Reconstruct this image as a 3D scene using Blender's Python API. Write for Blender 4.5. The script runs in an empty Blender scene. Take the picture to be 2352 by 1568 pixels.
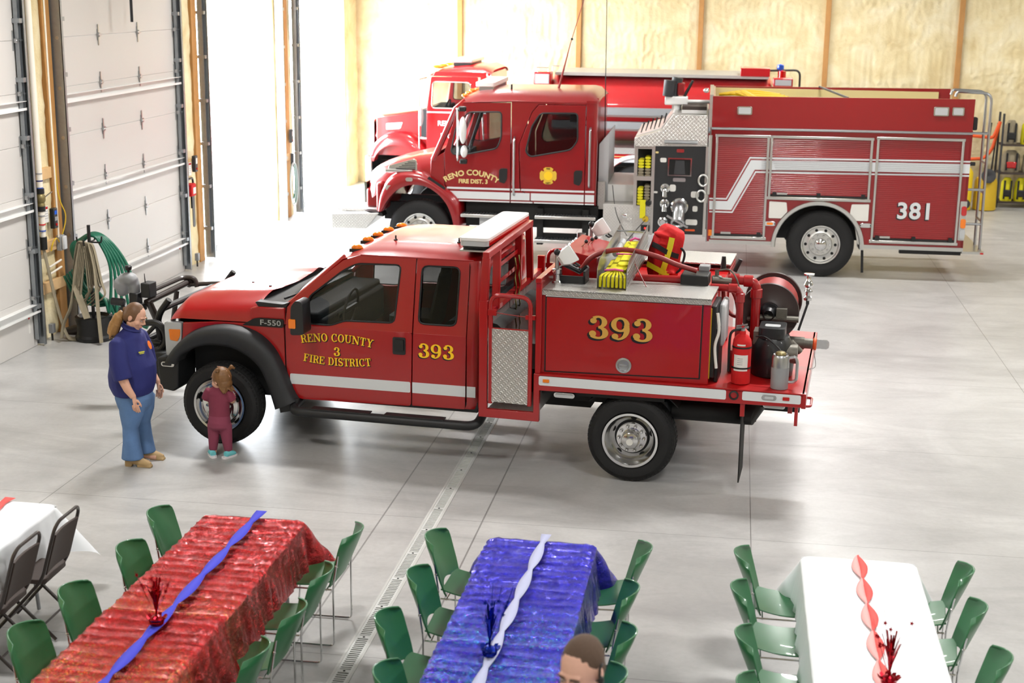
import bpy, bmesh, math, random
from mathutils import Vector, Matrix, Euler, noise, geometry
SC = bpy.context.scene
COL = SC.collection
PI = math.pi
R = math.radians
sin, cos = math.sin, math.cos

# ---------------------------------------------------------------- camera
cam = bpy.data.cameras.new('camera')
camo = bpy.data.objects.new('camera', cam)
COL.objects.link(camo)
cam.sensor_width = 36.0
cam.lens = 36.0 * 3320.0 / 2352.0
CAM_Z = 4.5
def cam_matrix(pitch, yaw, roll):
    f = Vector((sin(yaw), cos(yaw), 0)); r = Vector((cos(yaw), -sin(yaw), 0)); up = Vector((0, 0, 1))
    fw = f*cos(pitch) - up*sin(pitch); dn = -(up*cos(pitch) + f*sin(pitch))
    x = cos(roll)*r + sin(roll)*dn; y = -sin(roll)*r + cos(roll)*dn
    m = Matrix((x, -y, -fw)).transposed().to_4x4()
    m.translation = (0, 0, CAM_Z)
    return m
camo.matrix_world = cam_matrix(R(13.81), R(-8.62), R(-.696))
cam.dof.use_dof = True
cam.dof.focus_distance = 13.6
cam.dof.aperture_fstop = 2.4
cam.clip_end = 300
SC.camera = camo

# ---------------------------------------------------------------- daylight outside, lamps inside, exposure
world = bpy.data.worlds.new('sky'); SC.world = world
world.use_nodes = True
_bg = world.node_tree.nodes['Background']
_bg.inputs[0].default_value = (.9, .95, 1, 1)
_bg.inputs[1].default_value = 36.0
def area(name, loc, rot, sx, sy, power, color=(1, 1, 1), portal=False):
    l = bpy.data.lights.new(name, 'AREA'); l.shape = 'RECTANGLE'; l.size = sx; l.size_y = sy
    l.energy = power; l.color = color
    o = bpy.data.objects.new(name, l); COL.objects.link(o); o.location = loc; o.rotation_euler = rot
    if portal: l.cycles.is_portal = True
    return o
for _y in (24.85, 29.95):
    area('door_daylight_portal', (-8.75, _y, 2.1), (0, R(-90), 0), 4.2, 4.1, 1, portal=True)
LAMP_ROWS = {1.5: 190, 8.3: 185, 15.4: 350, 22.5: 205, 29.5: 215}
LAMPS = [(x, y) for y in LAMP_ROWS for x in (-5.2, 1.6, 8.4)]
SC.view_settings.view_transform = 'Standard'
SC.view_settings.look = 'None'
SC.view_settings.gamma = 1
SC.view_settings.use_curve_mapping = False
SC.view_settings.exposure = 0.0
SC.cycles.max_bounces = 7
SC.cycles.diffuse_bounces = 3
SC.cycles.glossy_bounces = 4
SC.cycles.transmission_bounces = 6
SC.cycles.transparent_max_bounces = 8
SC.cycles.sample_clamp_indirect = 8
SC.cycles.caustics_reflective = False
SC.cycles.caustics_refractive = False
SC.cycles.use_adaptive_sampling = True

# ---------------------------------------------------------------- materials
def lin(c):
    if isinstance(c, str):
        c = [int(c[i:i+2], 16)/255 for i in (0, 2, 4)]
    return tuple((x/12.92 if x <= .04045 else ((x+.055)/1.055)**2.4) for x in c[:3])
MATS = {}
class NT:
    def __init__(s, mat): s.t = mat.node_tree; s.b = s.t.nodes['Principled BSDF']
    def n(s, typ, **kw):
        nd = s.t.nodes.new(typ)
        for k, v in kw.items(): setattr(nd, k, v)
        return nd
    def l(s, a, b): s.t.links.new(a, b)
    def coord(s, scale=(1, 1, 1), kind='Object'):
        tc = s.n('ShaderNodeTexCoord'); mp = s.n('ShaderNodeMapping'); mp.inputs['Scale'].default_value = scale
        s.l(tc.outputs[kind], mp.inputs[0]); return mp.outputs[0]
    def noise(s, vec, scale, detail=4, rough=.55, dist=0):
        nz = s.n('ShaderNodeTexNoise'); s.l(vec, nz.inputs['Vector'])
        nz.inputs['Scale'].default_value = scale; nz.inputs['Detail'].default_value = detail
        nz.inputs['Roughness'].default_value = rough; nz.inputs['Distortion'].default_value = dist
        return nz.outputs['Fac']
    def ramp(s, fac, stops):
        r = s.n('ShaderNodeValToRGB'); s.l(fac, r.inputs[0]); e = r.color_ramp.elements
        while len(e) < len(stops): e.new(.5)
        for k, (p, c) in enumerate(stops):
            e[k].position = p; cc = lin(c) if isinstance(c, str) else (c, c, c); e[k].color = (*cc, 1)
        return r.outputs[0]
    def math(s, op, a, b=None):
        m = s.n('ShaderNodeMath', operation=op)
        for k, v in enumerate((a, b)):
            if v is None: continue
            if isinstance(v, (int, float)): m.inputs[k].default_value = v
            else: s.l(v, m.inputs[k])
        return m.outputs[0]
    def mix(s, fac, a, b, mode='MIX'):
        m = s.n('ShaderNodeMix', data_type='RGBA', blend_type=mode)
        for k, v in ((0, fac), (6, a), (7, b)):
            if isinstance(v, (int, float)): m.inputs[k].default_value = v
            elif isinstance(v, (str, tuple)): m.inputs[k].default_value = (*lin(v), 1) if isinstance(v, str) else (*v, 1)
            else: s.l(v, m.inputs[k])
        return m.outputs[2]
    def bump(s, h, strength=.3, dist=.01):
        b = s.n('ShaderNodeBump'); s.l(h, b.inputs['Height']); b.inputs['Strength'].default_value = strength
        b.inputs['Distance'].default_value = dist; s.l(b.outputs[0], s.b.inputs['Normal'])
def mat(name, col='808080', rough=.5, metal=0, coat=0, spec=None, emit=0, trans=0, alpha=1, sheen=0, var=0, vscale=6, bump=0, bscale=60, bdist=.003):
    m = bpy.data.materials.new(name); m.use_nodes = True; MATS[name] = m
    t = NT(m); b = t.b
    b.inputs['Base Color'].default_value = (*lin(col), 1)
    b.inputs['Roughness'].default_value = rough; b.inputs['Metallic'].default_value = metal
    b.inputs['Coat Weight'].default_value = coat; b.inputs['Coat Roughness'].default_value = .04
    if spec is not None: b.inputs['Specular IOR Level'].default_value = spec
    if emit: b.inputs['Emission Color'].default_value = (*lin(col), 1); b.inputs['Emission Strength'].default_value = emit
    if trans: b.inputs['Transmission Weight'].default_value = trans
    b.inputs['Alpha'].default_value = alpha
    if sheen: b.inputs['Sheen Weight'].default_value = sheen
    if var or bump:
        v = t.coord()
        if var:
            c = Vector(lin(col)); lo = tuple(c*(1-var)); hi = tuple(min(1, x) for x in c*(1+var))
            t.l(t.mix(t.noise(v, vscale, 5, .6), lo, hi), b.inputs['Base Color'])
        if bump: t.bump(t.noise(v, bscale, 3, .5), bump, bdist)
    return m
mat('red', '9d070b', .32, coat=.55)
mat('deckred', 'b01012', .38, coat=.3, var=.12)
mat('engred', '870810', .3, coat=.5)
mat('tankred', 'b51019', .28, coat=.8)
mat('black', '0f0f10', .45); mat('blackpl', '1c1d1f', .5, bump=.1, bscale=250); mat('flare', '222427', .55, bump=.15, bscale=300)
mat('chassis', '0b0b0c', .7); mat('dark', '050505', .8); mat('rubber', '121213', .75, bump=.3, bscale=120); mat('darkgrey', '2c2d30', .5)
mat('chrome', 'd8d8d8', .12, 1); mat('steel', 'b4b6b8', .3, 1, var=.08); mat('alu', 'c9c9c6', .32, 1, var=.06, vscale=3); mat('galv', '9a9fa3', .42, .85, var=.15, vscale=20)
mat('ivory', 'd8d6d0', .4); mat('white', 'e6e6e4', .35, coat=.2); mat('refl', 'd3d6d8', .35); mat('grey', '8b8d8f', .5); mat('ltgrey', 'b9bbbd', .5)
mat('lens', 'b4b7b8', .15, 0, spec=.8); mat('amber', 'e87a08', .2, coat=.5); mat('redlens', 'b50d0d', .15, coat=.6); mat('bluelens', '1d5bd0', .15, coat=.6)
mat('gold', 'fcc81a', .4); mat('gold2', 'c99a45', .4); mat('gold3', 'd9c483', .45); mat('gold4', 'd8b136', .4); mat('bedtan', 'd2bf86', .45); mat('blacktxt', '0d0a10', .4); mat('silvertxt', 'cfd2d4', .35)
mat('glass', '0d1112', .03, 0, spec=.7, alpha=.55); mat('glasslt', '10191b', .03, 0, spec=.8, alpha=.34)
mat('seat', '3c403f', .8); mat('interior', '24272a', .7)
mat('yhose', 'd9cf12', .75, var=.1, vscale=40, bump=.3, bscale=300); mat('tanhose', '8a806a', .9, var=.25, vscale=14, bump=.4, bscale=200); mat('ghose', '14614a', .35, var=.1); mat('redhose', '8d2a26', .45)
mat('bagred', 'c21416', .85, var=.12, vscale=12, bump=.4, bscale=25, bdist=.01); mat('strapyel', 'e0d21a', .6); mat('webbing', '1d1d1f', .85); mat('khaki', '6a6a2c', .85)
mat('pipered', 'a01518', .3, coat=.5); mat('reelbrown', '3d3230', .45); mat('engblack', '17191c', .4, coat=.2); mat('dirtmetal', '6d6a62', .5, .7, var=.3, vscale=30)
mat('green', '2c6a41', .36, coat=.15, var=.06, vscale=3); mat('brownmetal', '2f2622', .4, coat=.3); mat('brownseat', '3a2e29', .65)
mat('tcwhite', 'eef1f4', .5, bump=.25, bscale=9, bdist=.008); mat('crepeblue', '3f42c8', .8); mat('crepewhite', 'b4b8d6', .8); mat('crepered', 'ee5a55', .85)
mat('skin', 'd7a58c', .5, var=.05, vscale=20); mat('skinpink', 'cf8f78', .5); mat('skinman', 'e0b09b', .48, var=.07, vscale=25)
mat('hair', '6a4a30', .5, var=.3, vscale=35); mat('hairlt', '9a7140', .5, var=.35, vscale=30); mat('hairgirl', '7a5530', .5, var=.35, vscale=40); mat('hairman', '5c483a', .8, var=.3, vscale=120, bump=.5, bscale=600, bdist=.002)
mat('navy', '1c2266', .75, var=.1, vscale=5, bump=.5, bscale=7, bdist=.02); mat('denim', '5878a4', .85, var=.3, vscale=7, bump=.3, bscale=9, bdist=.01); mat('maroon', '7c3044', .85, var=.1, bump=.4, bscale=14, bdist=.012); mat('maroon2', '853a50', .85, var=.1, bump=.4, bscale=12, bdist=.012)
mat('boot', 'b3966a', .7, var=.1); mat('teal', '6fc6cb', .7); mat('shoewhite', 'e5e0e2', .6); mat('sock', 'e29aa0', .8); mat('orangepatch', 'e0701a', .7); mat('yellowtxt', 'c6c43a', .7)
mat('eyewhite', 'a89a92', .3); mat('iris', '3a3f46', .2); mat('brow', '6a4c38', .9); mat('lips', 'b96a5e', .5)
mat('wood', 'b08048', .7, var=.25, vscale=5); mat('woodlt', 'cfaa78', .7, var=.2, vscale=6); mat('pvc', 'e4ddd0', .4); mat('brass', '7d7048', .4, .6)
mat('yellow', 'e0c018', .5); mat('yellowdk', 'c9a51c', .6); mat('orange', 'e2551c', .5); mat('pink', 'e25fa8', .7); mat('labelw', 'd9d7d2', .6); mat('blue', '2c4fa8', .5)
mat('cartwhite', 'e8eaee', .5); mat('cartdark', '33405a', .6); mat('apron', 'cfcfca', .8, var=.06, vscale=1)
mat('ceiling', 'b0b0ac', .7); mat('fixture', 'ffffff', .4, emit=6); mat('redglow', 'ff2a20', .3, emit=2)
# ---------------------------------------------------------------- mesh builder
def basis(d):
    d = Vector(d).normalized(); a = Vector((0, 0, 1)) if abs(d.z) < .9 else Vector((1, 0, 0))
    u = d.cross(a).normalized(); v = u.cross(d).normalized()
    return u, v, d
class MB:
    def __init__(s): s.v = []; s.f = []
    def add(s, vs, fs):
        k = len(s.v); s.v += [tuple(p) for p in vs]; s.f += [tuple(i+k for i in f) for f in fs]; return s
    def box(s, x0, x1, y0, y1, z0, z1, M=None):
        vs = [Vector((x, y, z)) for x in (x0, x1) for y in (y0, y1) for z in (z0, z1)]
        if M: vs = [M @ p for p in vs]
        return s.add(vs, [(0, 1, 3, 2), (4, 6, 7, 5), (0, 4, 5, 1), (2, 3, 7, 6), (0, 2, 6, 4), (1, 5, 7, 3)])
    def bar(s, p0, p1, w, h, up=(0, 0, 1)):
        p0 = Vector(p0); p1 = Vector(p1); d = (p1-p0).normalized(); up = Vector(up)
        if abs(d.dot(up)) > .95: up = Vector((0, 1, 0))
        u = d.cross(up).normalized()*w/2; v = u.cross(d).normalized()*h/2
        vs = [p+a*u+b*v for p in (p0, p1) for a, b in ((-1, -1), (1, -1), (1, 1), (-1, 1))]
        return s.add(vs, [(3, 2, 1, 0), (4, 5, 6, 7), (0, 1, 5, 4), (1, 2, 6, 5), (2, 3, 7, 6), (3, 0, 4, 7)])
    def loft(s, rings, closed=True, cap=True, loop=False):
        n = len(rings[0]); vs = [p for r in rings for p in r]; fs = []; m = len(rings)
        for i in range(m if loop else m-1):
            a = i*n; b = ((i+1) % m)*n
            for j in range(n if closed else n-1):
                k = (j+1) % n; fs.append((a+j, a+k, b+k, b+j))
        if cap and closed and not loop: fs += [tuple(range(n))[::-1], tuple(range((m-1)*n, m*n))]
        return s.add(vs, fs)
    def tube(s, pts, r, n=10, cap=True, loop=False, sx=1, sy=1, up=None):
        pts = [Vector(p) for p in pts]; m = len(pts); rs = r if isinstance(r, (list, tuple)) else [r]*m
        rings = []; pu = None
        for i, p in enumerate(pts):
            if loop: d = pts[(i+1) % m]-pts[i-1]
            else: d = pts[min(i+1, m-1)]-pts[max(i-1, 0)]
            if d.length < 1e-9: d = Vector((0, 0, 1))
            d.normalize()
            if pu is None:
                u, v, _ = basis(d)
                if up is not None:
                    u = d.cross(Vector(up)).normalized()
            else: u = (pu - d*pu.dot(d)).normalized()
            v = u.cross(d).normalized(); pu = u
            rr = rs[i]; ra, rb = rr if isinstance(rr, (tuple, list)) else (rr*sx, rr*sy)
            rings.append([p + u*ra*cos(2*PI*k/n) + v*rb*sin(2*PI*k/n) for k in range(n)])
        return s.loft(rings, True, cap, loop)
    def cyl(s, p0, p1, r0, r1=None, n=20): return s.tube([p0, p1], [r0, r0 if r1 is None else r1], n)
    def lathe(s, prof, o=(0, 0, 0), d=(0, 0, 1), n=28, cap=False):
        u, v, w = basis(d); o = Vector(o)
        return s.loft([[o+w*h+u*r*cos(2*PI*k/n)+v*r*sin(2*PI*k/n) for k in range(n)] for r, h in prof], True, cap)
    def ell(s, c, r, n=16, m=10, M=None):
        rx, ry, rz = r if isinstance(r, (tuple, list)) else (r, r, r); c = Vector(c); rings = []
        for i in range(m+1):
            a = -PI/2 + PI*i/m; ca = max(cos(a), 1e-3)
            ring = [Vector((rx*ca*cos(2*PI*k/n), ry*ca*sin(2*PI*k/n), rz*sin(a))) for k in range(n)]
            rings.append([c+(M @ p if M else p) for p in ring])
        return s.loft(rings)
    def plate(s, outer, th, o=(0, 0, 0), eu=(1, 0, 0), ev=(0, 0, 1), holes=(), rnd=0):
        """flat outline (with holes) in the plane o + u*eu + v*ev, th thick along eu x ev turned towards the back"""
        eu = Vector(eu); ev = Vector(ev); o = Vector(o); w = ev.cross(eu).normalized()*th
        loops = [list(outer)] + [list(h) for h in holes]
        flat = [p for lp in loops for p in lp]; n = len(flat); edges = []; k = 0
        for lp in loops: edges += [(k+i, k+(i+1) % len(lp)) for i in range(len(lp))]; k += len(lp)
        res = geometry.delaunay_2d_cdt([Vector(p).to_2d() if len(p) > 2 else Vector(p) for p in flat], edges, [], 1, 1e-7)
        def inside(q, lp):
            r = False
            for i in range(len(lp)):
                (x1, y1), (x2, y2) = lp[i-1][:2], lp[i][:2]
                if (y1 > q[1]) != (y2 > q[1]) and q[0] < (x2-x1)*(q[1]-y1)/(y2-y1)+x1: r = not r
            return r
        tris = []
        if any(not res[3][i] for f in res[2] for i in f): tris = geometry.tessellate_polygon([[Vector((u, v, 0)) for u, v in lp] for lp in loops]); res = (res[0], [], [], [])
        for f in res[2]:
            c = [sum(res[0][i][a] for i in f)/len(f) for a in (0, 1)]
            if inside(c, loops[0]) and not any(inside(c, h) for h in loops[1:]): tris.append([res[3][i][0] for i in f])
        A = [o+eu*u+ev*v for u, v in flat]; vs = A+[p+w for p in A]
        fs = []
        for t in tris:
            a, b, c = [flat[i] for i in t]
            ar = (b[0]-a[0])*(c[1]-a[1])-(b[1]-a[1])*(c[0]-a[0])
            if abs(ar) < 1e-12: continue
            t = tuple(t) if ar > 0 else tuple(t)[::-1]
            fs.append(t); fs.append(tuple(i+n for i in t[::-1]))
        k = 0
        for lp in loops:
            m = len(lp)
            for i in range(m): fs.append((k+i, k+(i+1) % m, n+k+(i+1) % m, n+k+i))
            k += m
        return s.add(vs, fs)
    def sheet(s, P, th=0, wrap=False):
        """grid of points P[i][j]; th thickens it along vertex normals"""
        m, n = len(P), len(P[0]); P = [[Vector(p) for p in r] for r in P]
        vs = [p for r in P for p in r]; fs = []
        for i in range(m-1):
            for j in range(n-1): a = i*n+j; fs.append((a, a+1, a+n+1, a+n))
        if th:
            N = []
            for i in range(m):
                for j in range(n):
                    du = P[min(i+1, m-1)][j]-P[max(i-1, 0)][j]; dv = P[i][min(j+1, n-1)]-P[i][max(j-1, 0)]
                    N.append(du.cross(dv).normalized())
            k = m*n; vs = vs+[p+q*th for p, q in zip(vs, N)]
            fs += [tuple(i+k for i in f[::-1]) for f in fs]
            edge = [(0, j) for j in range(n)]+[(i, n-1) for i in range(1, m)]+[(m-1, j) for j in range(n-2, -1, -1)]+[(i, 0) for i in range(m-2, 0, -1)]
            for a, b in zip(edge, edge[1:]+edge[:1]):
                i, j = a[0]*n+a[1], b[0]*n+b[1]; fs.append((i, i+k, j+k, j))
        return s.add(vs, fs)
    def tf(s, fn): s.v = [tuple(fn(Vector(p))) for p in s.v]; return s
    def obj(s, name, m, parent=None, smooth=35, bev=0, seg=2, label=None, sub=0, remesh=0, sm=0):
        me = bpy.data.meshes.new(name); me.from_pydata(s.v, [], s.f); me.update()
        bm = bmesh.new(); bm.from_mesh(me); bmesh.ops.recalc_face_normals(bm, faces=bm.faces); bm.to_mesh(me); bm.free()
        o = bpy.data.objects.new(name, me); COL.objects.link(o)
        me.materials.append(MATS[m] if isinstance(m, str) else m)
        if smooth:
            me.shade_smooth()
            if smooth < 180: me.set_sharp_from_angle(angle=R(smooth))
        if parent is not None: o.parent = parent
        if label: o['label'] = label
        if remesh:
            md = o.modifiers.new('join', 'REMESH'); md.mode = 'VOXEL'; md.voxel_size = remesh; md.use_smooth_shade = True
        if sm:
            md = o.modifiers.new('smooth', 'SMOOTH'); md.iterations = sm; md.factor = .5
        if bev:
            md = o.modifiers.new('bevel', 'BEVEL'); md.width = bev; md.segments = seg; md.limit_method = 'ANGLE'; md.angle_limit = R(40)
            md.harden_normals = False
        if sub: md = o.modifiers.new('sub', 'SUBSURF'); md.levels = sub; md.render_levels = sub
        return o
def thing(name, label, cat, loc=(0, 0, 0), rz=0, group=None):
    o = bpy.data.objects.new(name, None); COL.objects.link(o); o.location = loc; o.rotation_euler = (0, 0, rz)
    return tag(o, label, cat, group)
def tag(o, label=None, cat=None, group=None, kind=None):
    if label: o['label'] = label
    if cat: o['category'] = cat
    if group: o['group'] = group
    if kind: o['kind'] = kind
    return o
def struct(o): o['kind'] = 'structure'; return o
def dup(root, loc, rz, label=None, group=None):
    r = root.copy(); COL.objects.link(r); r.location = loc; r.rotation_euler = (0, 0, rz)
    if label: r['label'] = label
    if group: r['group'] = group
    for ch in list(root.children):
        c = ch.copy(); COL.objects.link(c); c.parent = r
        for g in ch.children:
            d = g.copy(); COL.objects.link(d); d.parent = c
    return r
def arc(cx, cy, rx, ry, a0, a1, n): return [(cx+rx*cos(R(a0+(a1-a0)*i/n)), cy+ry*sin(R(a0+(a1-a0)*i/n))) for i in range(n+1)]
def rrect(x0, x1, y0, y1, r, n=4):
    return arc(x1-r, y1-r, r, r, 0, 90, n)+arc(x0+r, y1-r, r, r, 90, 180, n)+arc(x0+r, y0+r, r, r, 180, 270, n)+arc(x1-r, y0+r, r, r, 270, 360, n)
def rpoly(pts, r, n=3):
    """polygon with rounded corners"""
    out = []; m = len(pts)
    for i in range(m):
        p = Vector(pts[i]); a = Vector(pts[i-1]); b = Vector(pts[(i+1) % m])
        rr = min(r, (a-p).length*.45, (b-p).length*.45)
        A = p+(a-p).normalized()*rr; B = p+(b-p).normalized()*rr
        for k in range(n+1):
            t = k/n; q = A*(1-t)**2+p*2*t*(1-t)+B*t*t; out.append((q.x, q.y))
    return out
def smooth_path(pts, k=6):
    P = [Vector(p) for p in pts]; out = []
    for i in range(len(P)-1):
        a = P[max(i-1, 0)]; b = P[i]; c = P[i+1]; d = P[min(i+2, len(P)-1)]
        for j in range(k):
            t = j/k
            out.append(.5*((2*b)+(c-a)*t+(2*a-5*b+4*c-d)*t*t+(3*b-a-3*c+d)*t**3))
    out.append(P[-1]); return out
def fillet(pts, r, n=5):
    """3d path with rounded corners"""
    P = [Vector(p) for p in pts]; out = [P[0]]
    for i in range(1, len(P)-1):
        a, p, b = P[i-1], P[i], P[i+1]; rr = min(r, (a-p).length*.48, (b-p).length*.48)
        A = p+(a-p).normalized()*rr; B = p+(b-p).normalized()*rr
        for k in range(n+1): t = k/n; out.append(A*(1-t)**2+p*2*t*(1-t)+B*t*t)
    out.append(P[-1]); return out
def interp(tab, x):
    if x <= tab[0][0]: return tab[0][1]
    for (a, b), (c, d) in zip(tab, tab[1:]):
        if x <= c:
            t = (x-a)/(c-a); return b+(d-b)*t
    return tab[-1][1]

# ---------------------------------------------------------------- lettering
def rib(pts, w, g=0):
    """flat ribbon along 2d points, width(s) w, grown by g"""
    P = [Vector((p[0], p[1])) for p in pts]; ws = w if isinstance(w, list) else [w]*len(P); A = []; B = []
    if g:
        P[0] = P[0]+(P[0]-P[1]).normalized()*g; P[-1] = P[-1]+(P[-1]-P[-2]).normalized()*g
    for i, p in enumerate(P):
        d = P[min(i+1, len(P)-1)]-P[max(i-1, 0)]; d.normalize(); nrm = Vector((-d.y, d.x))*(ws[i]/2+g)
        A.append(p+nrm); B.append(p-nrm)
    return [(A[i], A[i+1], B[i+1], B[i]) for i in range(len(P)-1)]
def disc(cx, cy, r, g=0): return [tuple(Vector(p) for p in arc(cx, cy, r+g, r+g, 0, 345, 23))]
T, t_ = .2, .085
def bowl(cx, cy, rx, ry, a0, a1, g, wa=T, wb=t_, n=14):
    pts = arc(cx, cy, rx, ry, a0, a1, n); ws = []
    for i in range(n+1):
        a = R(a0+(a1-a0)*i/n); ws.append(wb+(wa-wb)*cos(a)**2)
    return rib(pts, ws, g)
def stem(x, y0, y1, g, w=T): return rib([(x, y0), (x, y1)], w, g)
def serif(x, y, g, w=.42): return rib([(x-w/2, y), (x+w/2, y)], t_, g)
def glyph(ch, g=0):
    h = t_/2; S = []
    if ch == 'R': S = stem(.2, 0, 1, g)+serif(.2, h, g)+serif(.17, 1-h, g, .36)+rib([(.2, 1-h), (.48, 1-h)], t_, g)+rib([(.2, .5), (.48, .5)], t_, g)+bowl(.46, .735, .2, .235, -90, 90, g)+rib([(.4, .5), (.55, .42), (.66, .1), (.8, h)], [.1, .18, .18, .1], g); A = .84
    elif ch in 'EF':
        S = stem(.2, 0, 1, g)+serif(.2, h, g)+rib([(.02, 1-h), (.72, 1-h)], t_, g)+rib([(.2, .52), (.5, .52)], t_, g)+stem(.7, .72, 1, g, .09)+stem(.5, .38, .66, g, .08); A = .8
        if ch == 'E': S += rib([(.02, h), (.74, h)], t_, g)+stem(.73, 0, .28, g, .09)
    elif ch == 'N': S = stem(.17, 0, 1, g, .1)+stem(.83, 0, 1, g, .1)+rib([(.17, .96), (.83, .04)], .2, g)+serif(.17, h, g, .36)+serif(.12, 1-h, g, .28)+serif(.83, 1-h, g, .36); A = 1.02
    elif ch == 'O': S = bowl(.43, .5, .33, .46, 0, 360, g, n=28); A = .88
    elif ch == 'C': S = bowl(.43, .5, .33, .46, 40, 320, g, n=22)+stem(.7, .66, .98, g, .09)+stem(.72, .06, .2, g, .06); A = .84
    elif ch == 'U': S = stem(.2, .35, 1, g)+stem(.74, .35, 1, g, .1)+bowl(.47, .36, .27, .31, 180, 360, g, .16)+serif(.2, 1-h, g)+serif(.74, 1-h, g, .34); A = .94
    elif ch == 'T': S = stem(.4, 0, 1, g)+serif(.4, h, g)+rib([(.04, 1-h), (.76, 1-h)], t_, g)+stem(.07, .7, 1, g, .09)+stem(.73, .7, 1, g, .09); A = .82
    elif ch == 'Y': S = rib([(.18, 1), (.46, .46)], .2, g)+rib([(.76, 1), (.46, .46)], .1, g)+stem(.46, 0, .5, g)+serif(.46, h, g)+serif(.18, 1-h, g, .36)+serif(.78, 1-h, g, .3); A = .94
    elif ch == 'I': S = stem(.24, 0, 1, g)+serif(.24, h, g)+serif(.24, 1-h, g); A = .5
    elif ch == 'D': S = stem(.2, 0, 1, g)+rib([(.02, h), (.46, h)], t_, g)+rib([(.02, 1-h), (.46, 1-h)], t_, g)+bowl(.44, .5, .3, .46, -90, 90, g); A = .88
    elif ch == 'S': S = bowl(.37, .73, .25, .235, 20, 250, g, .17, .1)+bowl(.37, .265, .26, .235, 70, -160, g, .17, .1)+rib([(.2, .58), (.36, .51), (.54, .42)], .2, g)+stem(.6, .7, .98, g, .08)+stem(.11, .02, .28, g, .08); A = .74
    elif ch == '3': S = bowl(.33, .74, .22, .225, 140, -90, g, .2, .09)+bowl(.33, .27, .26, .235, 90, -150, g, .22, .09)+disc(.15, .78, .12, g)+disc(.13, .22, .13, g); A = .72
    elif ch == '9': S = bowl(.34, .68, .24, .275, 0, 360, g, .19, .09, 24)+bowl(.26, .48, .32, .44, 25, -90, g, .2, .08)+disc(.16, .16, .12, g)+rib([(.14, .08), (.28, .04)], .08, g); A = .74
    elif ch == ' ': A = .42
    return S, A
def sign_text(txt, size, place, g=0, off=(0, 0), lift=0, track=.04, sx=1.0):
    """mesh builder of slab letters; place(s, t) gives (point, tangent, up, out) for text distance s"""
    mb = MB(); x = 0; k = 0
    tot = sum(glyph(c)[1]+track for c in txt)*size*sx
    for c in txt:
        S, A = glyph(c, g)
        mid = x+A*size*sx/2
        P, tu, up, out = place(mid-tot/2)
        for q in S:
            k += 1
            vs = [P+tu*((p[0]-A/2)*size*sx+off[0])+up*(p[1]*size+off[1])+out*(lift+k*2e-5) for p in q]
            mb.add(vs, [tuple(range(len(vs)))])
        x += (A+track)*size*sx
    return mb
def block_text(txt, size, warp=None, bold=.0, spacing=1.0):
    """plain sans letters as (verts2d, faces), centred on x"""
    cu = bpy.data.curves.new('t', 'FONT'); cu.body = txt; cu.size = size; cu.offset = bold; cu.space_character = spacing; cu.align_x = 'CENTER'; cu.resolution_u = 4
    o = bpy.data.objects.new('t', cu); COL.objects.link(o)
    dg = bpy.context.evaluated_depsgraph_get(); me = bpy.data.meshes.new_from_object(o.evaluated_get(dg))
    vs = [(v.co.x, v.co.y) for v in me.vertices]; fs = [tuple(p.vertices) for p in me.polygons]
    bpy.data.objects.remove(o); bpy.data.curves.remove(cu); bpy.data.meshes.remove(me)
    if warp: vs = [warp(x, y) for x, y in vs]
    return vs, fs
def put_text(mb, tf, o, eu, ev):
    o = Vector(o); eu = Vector(eu); ev = Vector(ev); return mb.add([o+eu*x+ev*y for x, y in tf[0]], tf[1])
# ---------------------------------------------------------------- setting
WX = -8.65; WB = 33.0; CEIL = 6.2
def m_floor():
    m = bpy.data.materials.new('concrete'); m.use_nodes = True; t = NT(m); MATS['concrete'] = m
    v = t.coord(); n1 = t.noise(v, .55, 6, .62, 1.2); n2 = t.noise(v, 2.2, 8, .7, .8); n3 = t.noise(t.coord((.55, 1.7, 1)), .9, 9, .66, 1.3)
    c = t.ramp(n1, [(.3, 'a3a2a0'), (.52, 'b5b4b2'), (.72, 'c3c2c0')])
    c = t.mix(t.ramp(n2, [(.2, .35), (.65, 0.)]), c, '9f9e9c')
    c = t.mix(t.ramp(n3, [(.46, 0.), (.72, .6)]), c, '8a8988')
    c = t.mix(t.ramp(t.noise(v, 22, 3, .6), [(.3, .12), (.6, 0.)]), c, '7d7b76')
    sep = t.n('ShaderNodeSeparateXYZ'); t.l(v, sep.inputs[0]); J = None
    def line(ax, pos, w):
        nonlocal J
        d = t.math('ABSOLUTE', t.math('SUBTRACT', sep.outputs[ax], pos)); f = t.math('LESS_THAN', d, w)
        J = f if J is None else t.math('MAXIMUM', J, f)
    for x, w in ((-2.875, .009), (-2.0, .009), (.295, .006), (-5.94, .006), (3.45, .006), (6.6, .006)): line(0, x, w*.8)
    for y in (6.2, 8.9, 11.6, 14.3, 17.0, 19.7, 22.4, 25.1, 27.8, 30.5): line(1, y, .0035)
    c = t.mix(t.math('MULTIPLY', J, .62), c, '4f4d4a'); t.l(c, t.b.inputs['Base Color'])
    t.b.inputs['Roughness'].default_value = .34
    t.bump(t.noise(v, 9, 8, .7), .06, .01)
m_floor()
def m_foam():
    m = bpy.data.materials.new('foam'); m.use_nodes = True; t = NT(m); MATS['foam'] = m
    v = t.coord(); c = t.ramp(t.noise(v, 1.6, 6, .6, .5), [(.3, 'cdb98a'), (.5, 'decfa4'), (.7, 'e9dfbf')])
    t.l(c, t.b.inputs['Base Color']); t.b.inputs['Roughness'].default_value = .75
    t.bump(t.noise(v, 30, 5, .65), .5, .02)
m_foam()
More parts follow.
